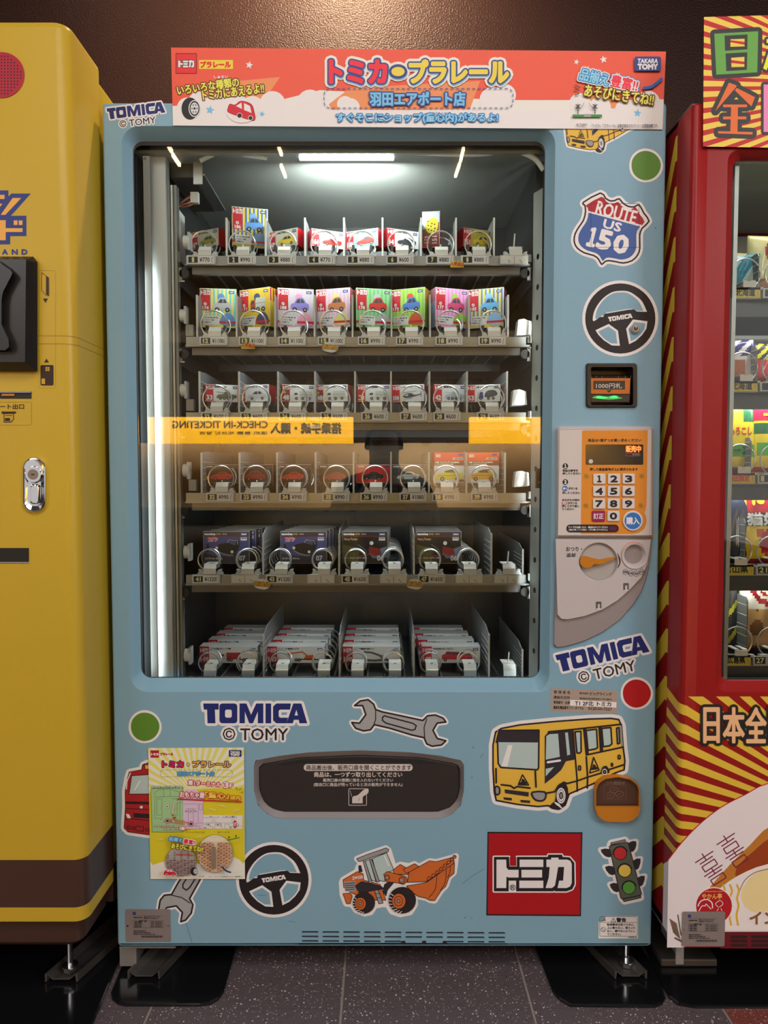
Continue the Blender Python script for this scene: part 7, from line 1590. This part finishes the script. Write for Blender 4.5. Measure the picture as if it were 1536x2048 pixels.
A.poly(smooth([(1412, 1786), (1450, 1740), (1500, 1690), (1545, 1650), (1640, 1630), (1700, 1760), (1560, 1800), (1420, 1800)], 3), K(176, 112, 44)); A.poly(smooth([(1470, 1750), (1510, 1700), (1560, 1665), (1640, 1650), (1700, 1760), (1560, 1790)], 3), K(140, 58, 26))
A.poly(smooth([(1400, 1830), (1430, 1786), (1475, 1752), (1536, 1728), (1620, 1722), (1700, 1800), (1700, 1862), (1440, 1862)], 3), K(222, 212, 214))
A.poly(smooth([(1482, 1790), (1500, 1756), (1536, 1738), (1600, 1742), (1620, 1800), (1560, 1830), (1500, 1822)], 3), K(226, 200, 150)); A.line(smooth([(1480, 1780), (1490, 1760), (1510, 1745), (1536, 1738)], 3, False), 1.6, K(130, 84, 40))
HP = K(112, 34, 60)

for hx, hy in ((1424, 1738), (1467, 1702)):
    ca, sa = cos(radians(-33)), sin(radians(-33)); hq = lambda pts: [(hx + u * 21 * ca - v * 22 * sa, hy + u * 21 * sa + v * 22 * ca) for u, v in pts]
    for l_ in ([(-1, -1.3), (1, -1.3)], [(0, -1.65), (0, -.95)], [(-.7, -.95), (.7, -.95)], [(-.7, -.65), (.7, -.65), (.7, -.1), (-.7, -.1), (-.7, -.65)], [(-1, .2), (1, .2)], [(0, -.1), (0, .5)], [(-.75, .5), (.75, .5)], [(-.7, .8), (.7, .8), (.7, 1.35), (-.7, 1.35), (-.7, .8)]): A.line(hq(l_), 2.3, HP, up=False, n=4)
A.up()
for x_ in (1446, 1460, 1474): A.line(smooth([(x_, 1770), (x_ + 4, 1782), (x_, 1796), (x_ + 3, 1812), (x_ - 1, 1830), (x_ + 2, 1850)], 3, False), 4, K(212, 160, 50))
A.disc(1428, 1812, 38, WHITE); A.disc(1428, 1812, 36, K(164, 28, 36)); A.text('やかん亭', 1404, 1787, 1444, 1798, K(226, 170, 90), .5); A.text('yakantei.com', 1410, 1781, 1446, 1785, K(226, 170, 90), .1, dn=3)
A.line(smooth([(1396, 1812), (1402, 1802), (1415, 1799), (1424, 1806), (1425, 1816)], 3, False), 2.2, WHITE); A.line(smooth([(1398, 1822), (1404, 1812), (1410, 1812), (1412, 1808), (1416, 1812), (1422, 1818)], 3, False), 1.6, WHITE); A.line(smooth([(1437, 1814), (1431, 1808), (1436, 1803), (1441, 1801), (1446, 1807), (1442, 1812)], 3), 1.2, WHITE); A.line([(1437, 1817), (1434, 1822)], 1.2, WHITE); A.line([(1442, 1817), (1444, 1822)], 1.2, WHITE)
A.text('イン', 1500, 1824, 1552, 1848, K(130, 84, 56), 2.4, out=[(8, WHITE)])
A.poly([(1445, 1862), (2200, 1862), (2200, 1897), (1440, 1897)], K(96, 22, 32)); A.line([(1445, 1863), (2200, 1862)], 1.2, WHITE)
for i in range(5): A.line([(1340 + i * 3, 1838 + i * 2), (1348 + i * 3, 1866 + i * 3)], 1.6, K(110, 44, 44) if i % 2 else K(84, 84, 60))
A.line([(1356, 1830), (1362, 1870)], 2, K(76, 76, 56)); A.line([(1350, 1876), (1366, 1884)], 3, K(80, 70, 56))
for l in rv: A.b.fill([l], RUB, lambda x, z: Vector((x, RF - A.h - .0003, z)))
for l in rv[1::1]: q = l[len(l) // 2]
for c_i, (t__, x0, x1) in enumerate((('日', 1406, 1441), ('本', 1446, 1489), ('全', 1491, 1533), ('国', 1538, 1576))): A.text(t__, x0, 1417, x1, 1486, K(224, 170, 128), 4.2, out=[(15, LBLK)], dn=8) if False else None
A.up()
for pss in (0, 1):
    for t__, x0, x1 in (('日', 1408, 1438), ('本', 1447, 1488), ('全', 1492, 1532), ('国', 1540, 1576)):
        if pss == 0: A.text(t__, x0, 1416, x1, 1485, LBLK, 15, dn=8)
        else: A.text(t__, x0, 1416, x1, 1485, K(224, 170, 128), 3.6, dn=6)
A.build('door_print', rm)
nameplate(rm, 1363, 1823, 1450, 1892, RF - .0020, 'grey metal nameplate with tiny print')
b = MB(); fz = rz
b.box(RX + .002, P(1452, 1900, RF).x, RF + .006, .1, fz - .004, fz, ZINC).box(RX + .006, P(1373, 1900, RF).x, RF + .012, RF + .016, fz - .044, fz - .004, ZINC).box(P(1373, 1900, RF).x - .004, P(1373, 1900, RF).x, RF + .016, RF + .12, fz - .044, fz - .004, ZINC)
b.build('foot_bracket', rm)
q0, q1 = G(1333, 1950, .01), G(1448, 1950, .01); b = MB(); b.box(q0.x, q1.x, q0.y + .03, q0.y + .33, .007, .024, MATS['foot_steel']); b.build('foot_plate', rm, bevel=.003)
MB().cyl(((q0.x + q1.x) / 2, q0.y + .1, .024), ((q0.x + q1.x) / 2, q0.y + .1, fz), .012, CHROME).build('levelling_bolt', rm)
floor_mat([(1318, 1958), (1338, 1992), (1356, 2006), (1390, 2012), (1640, 2012), (1640, 1800), (1250, 1800)], 'black plastic floor mat under the red machine')

# ================================================================== the hall that the window mirrors
def MR(px, py, y): 
    """the place at depth y that the window pane shows mirrored at (px, py)"""
    p = P(px, py, 2 * .034 - y); return Vector((p.x, y, p.z))
sgm = mat('backlit_yellow', (.6, .36, .02), .5, emit=(1.0, .44, .004), estr=5.2)
SGY = -13.6
for x0, x1, lab in ((296, 706, 'backlit yellow check-in sign band, the longer one'), (940, 1180, 'backlit yellow sign band without writing')):
    a_, c_ = MR(x0, 887, SGY), MR(x1, 834, SGY); b = MB().box(a_.x, c_.x, SGY - .25, SGY, a_.z, c_.z, sgm)
    o = b.build('hall_sign', None, off=Vector(((a_.x + c_.x) / 2, SGY, a_.z))); tag(o, lab, 'sign', 'hall signs opposite the machines')
    if x1 < 800:
        A = Art(lambda u, v, h: Vector((u, SGY + .005 + h, v)), .001)
        q = lambda px, py: (MR(px, py, SGY).x, MR(px, py, SGY).z)
        m_ = mat('sign_ink', (.02, .015, .01), .6)
        def mtext(t_, px0, py0, px1, py1, bd):
            # lettering that reads from the machines' side, hence turned about
            vs, fs, ed, (a, bq, c, d) = glyphs(t_, 2); x0_, z0_ = q(px0, py1); x1_, z1_ = q(px1, py0)
            pts = [(x1_ - (v[0] - a) / (c - a) * (x1_ - x0_), z1_ - (v[1] - bq) / (d - bq) * (z1_ - z0_)) for v in vs]
            A.raw(pts, fs, m_); A.segs(pts, ed, bd, m_, 4); A.up()
        mtext('CHECK-IN TICKETING', 345, 842, 535, 856, .012); mtext('值机 售票 체크인 발권', 400, 863, 535, 869, .003); mtext('搭乗手続・購入', 542, 846, 682, 867, .02)
        pr = A.build('sign_print'); pr.parent = o; pr.location = -o.location
MB().box(-5.5, 5.5, -14.6, -14.5, MR(0, 1015, -14.5).z, MR(0, 886, -14.5).z, mat('pale_wood_wall', (.50, .36, .21), .6, var=.12, vscale=.8)).build('wall_counter', kind='structure')
area('hall_light', (0, -12.9, 3.4), (radians(-52), 0, 0), 10, .8, 4200, (1.0, .80, .56))  # unseen wash added to brighten the wood wall for the mirror image
STL = mat('ceiling_strip', (1, .8, .5), .4, emit=(1.0, .72, .40), estr=26)
LBS = ['ceiling strip lamp mirrored at the window corner', 'ceiling strip lamp mirrored just below the corner one', 'ceiling strip lamp mirrored beside the strip lamp end, upper', 'ceiling strip lamp mirrored beside the strip lamp end, lower', 'ceiling strip lamp mirrored under the middle of the strip lamp', 'ceiling strip lamp mirrored past the far end of the strip lamp, upper', 'ceiling strip lamp mirrored past the far end of the strip lamp, lower']
for i, (p0, p1) in enumerate((((331, 286), (343, 305)), ((345, 312), (359, 333)), ((554, 287), (563, 312)), ((562, 333), (571, 356)), ((741, 340), (741, 362)), ((927, 300), (921, 325)), ((919, 331), (911, 355)))):
    a_, c_ = G(*p0, 4.16), G(*p1, 4.16); a_.y = .068 - a_.y; c_.y = .068 - c_.y
    b = MB(); d_ = Vector((.013, 0, 0)); b.loft([[a_ - d_, a_ + d_, a_ + d_ + Vector((0, 0, .03)), a_ - d_ + Vector((0, 0, .03))], [c_ - d_, c_ + d_, c_ + d_ + Vector((0, 0, .03)), c_ - d_ + Vector((0, 0, .03))]], STL, True, True, True)
    b.build('ceiling_lamp', None, off=(a_ + c_) / 2, label='%s' % LBS[i], cat='lamp', group='ceiling strip lamps')
# ================================================================== the photographer, seen only as a dim mirror image in the window
def figure():
    V = []; Ed = []; R = []
    def jn(p, r, par=None):
        V.append(p); R.append(r)
        if par is not None: Ed.append((par, len(V) - 1))
        return len(V) - 1
    pel = jn((0, -2.18, .60), (.155, .125)); wa = jn((0, -2.12, .76), (.145, .115), pel); ch = jn((0, -2.02, .95), (.165, .125), wa); up = jn((0, -1.97, 1.06), (.135, .10), ch); nk = jn((0, -1.935, 1.14), (.060, .060), up); h0 = jn((0, -1.905, 1.205), (.078, .085), nk); h1 = jn((0, -1.90, 1.275), (.082, .100), h0); jn((0, -1.905, 1.335), (.060, .075), h1)
    for s in (-1, 1):
        hp = jn((s * .10, -2.15, .56), (.105, .105), pel); kn = jn((s * .17, -1.80, .50), (.068, .070), hp); an = jn((s * .15, -2.00, .11), (.045, .048), kn); he = jn((s * .15, -1.985, .055), (.042, .045), an); jn((s * .165, -1.83, .040), (.042, .032), he)
        sh = jn((s * .185, -1.975, 1.045), (.062, .062), up); el = jn((s * .235, -1.83, .86), (.045, .046), sh); wr_ = jn((s * .105, -1.62, 1.00), (.030, .026), el); pa = jn((s * .065, -1.575, 1.045), (.022, .034), wr_)
        for k in range(4):
            z0 = 1.035 + k * .017; a_ = jn((s * .052, -1.553, z0), (.0095, .0095), pa); b_ = jn((s * .044, -1.532 - .002 * k, z0 + .006), (.0085, .0085), a_); jn((s * .026, -1.528, z0 + .012 - (k == 3) * .004), (.0075, .0075), b_)
        t = jn((s * .048, -1.578, 1.03), (.011, .011), pa); jn((s * .030, -1.562, 1.055), (.0095, .0095), t)
    me = bpy.data.meshes.new('body'); me.from_pydata(V, Ed, []); o = bpy.data.objects.new('body', me); COL.objects.link(o)
    sk = o.modifiers.new('skin', 'SKIN'); sk.use_smooth_shade = True
    for i, r in enumerate(R): me.skin_vertices[0].data[i].radius = r
    me.skin_vertices[0].data[0].use_root = True
    sb = o.modifiers.new('sub', 'SUBSURF'); sb.levels = 2; sb.render_levels = 2
    dg = bpy.context.evaluated_depsgraph_get(); m2 = bpy.data.meshes.new_from_object(o.evaluated_get(dg)); bpy.data.objects.remove(o)
    skin = mat('skin', (.50, .30, .22), .5); coat = mat('dark_coat', (.018, .018, .022), .8); trs = mat('dark_trousers', (.025, .027, .035), .85); shoe = mat('black_shoe', (.012, .012, .012), .5)
    m2.materials.clear()
    for m in (coat, skin, trs, shoe): m2.materials.append(m)
    for v in m2.vertices:
        c = v.co
        if c.z > 1.16 and abs(c.x) < .12 and c.y < -1.75:      # shape the face, which looks at the machines
            u = c.y + 1.905
            if u > .03:
                if abs(c.x) < .016 and 1.215 < c.z < 1.262: c.y += .018 * (1 - abs(c.x) / .016) * (1 if c.z < 1.24 else .5)
                for sx in (-.031, .031):
                    q = hypot(c.x - sx, c.z - 1.268)
                    if q < .018: c.y -= .008 * (1 - q / .018)
                if abs(c.z - 1.188) < .02: c.y += .004
    for p in m2.polygons:
        c = p.center; p.use_smooth = True
        if c.z > 1.125 and abs(c.x) < .13 and c.y < -1.75: p.material_index = 1
        elif c.y > -1.63 and c.z > .9: p.material_index = 1
        elif c.z < .10: p.material_index = 3
        elif c.z < .66 and not (c.y < -2.02 and c.z > .60): p.material_index = 2
        else: p.material_index = 0
    root = empty('person', (0, -2.0, 0), 'person in a dark coat crouching and holding up a phone, mirrored in the window', 'person')
    ob = bpy.data.objects.new('body', m2); COL.objects.link(ob); ob.parent = root; ob.location = -root.location
    # hair, eyes, mouth, ears
    b = MB(); HR = mat('black_hair', (.012, .010, .010), .6); loops = []
    for j in range(9):
        f = j / 8 * pi * .62; loops.append([Vector((.092 * sin(f) * cos(t), -1.915 + .108 * sin(f) * sin(t) * (1 if sin(t) < 0 else (.94 if f < 1.1 else .55)), 1.262 + .098 * cos(f))) for t in [2 * pi * i / 24 for i in range(24)]])
    b.loft(loops[1:], HR, True, True); h = b.build('hair', root, smooth=True)
    for s in (-1, 1):
        b = MB(); b.loft([[Vector((s * .031 + .011 * sin(f) * cos(t), -1.822 + .008 * cos(f), 1.268 + .007 * sin(f) * sin(t))) for t in [2 * pi * i / 10 for i in range(10)]] for f in (.05, .6, 1.1, 1.57)], mat('eye_white', (.7, .7, .68), .3)); b.loft([[Vector((s * .031 + .0045 * cos(t), -1.8125, 1.268 + .0045 * sin(t))) for t in [2 * pi * i / 10 for i in range(10)]], [Vector((s * .031 + .001 * cos(t), -1.8120, 1.268 + .001 * sin(t))) for t in [2 * pi * i / 10 for i in range(10)]]], HR); b.build('eye', root, smooth=True)
        b = MB(); b.loft([[Vector((s * (.082 + .012 * k), -1.915 + r_ * .6 * cos(t), 1.255 + r_ * sin(t))) for t in [2 * pi * i / 12 for i in range(12)]] for k, r_ in ((0, .018), (.6, .028), (1, .024), (.8, .012))], skin, True, False, True); b.build('ear', root, smooth=True)
    MB().tube([(-.022, -1.829, 1.203), (-.01, -1.824, 1.204), (0, -1.823, 1.202), (.01, -1.824, 1.204), (.022, -1.829, 1.203)], .0035, mat('lip', (.35, .13, .11), .5)).build('mouth', root, smooth=True)
    ph = MB().box(-.036, .036, -1.532, -1.524, 1.005, 1.155, BLKP); p = ph.build('phone', None, off=(0, -1.528, 1.005), bevel=.006); tag(p, 'black phone held upright in both hands of the crouching person', 'phone')
figure()
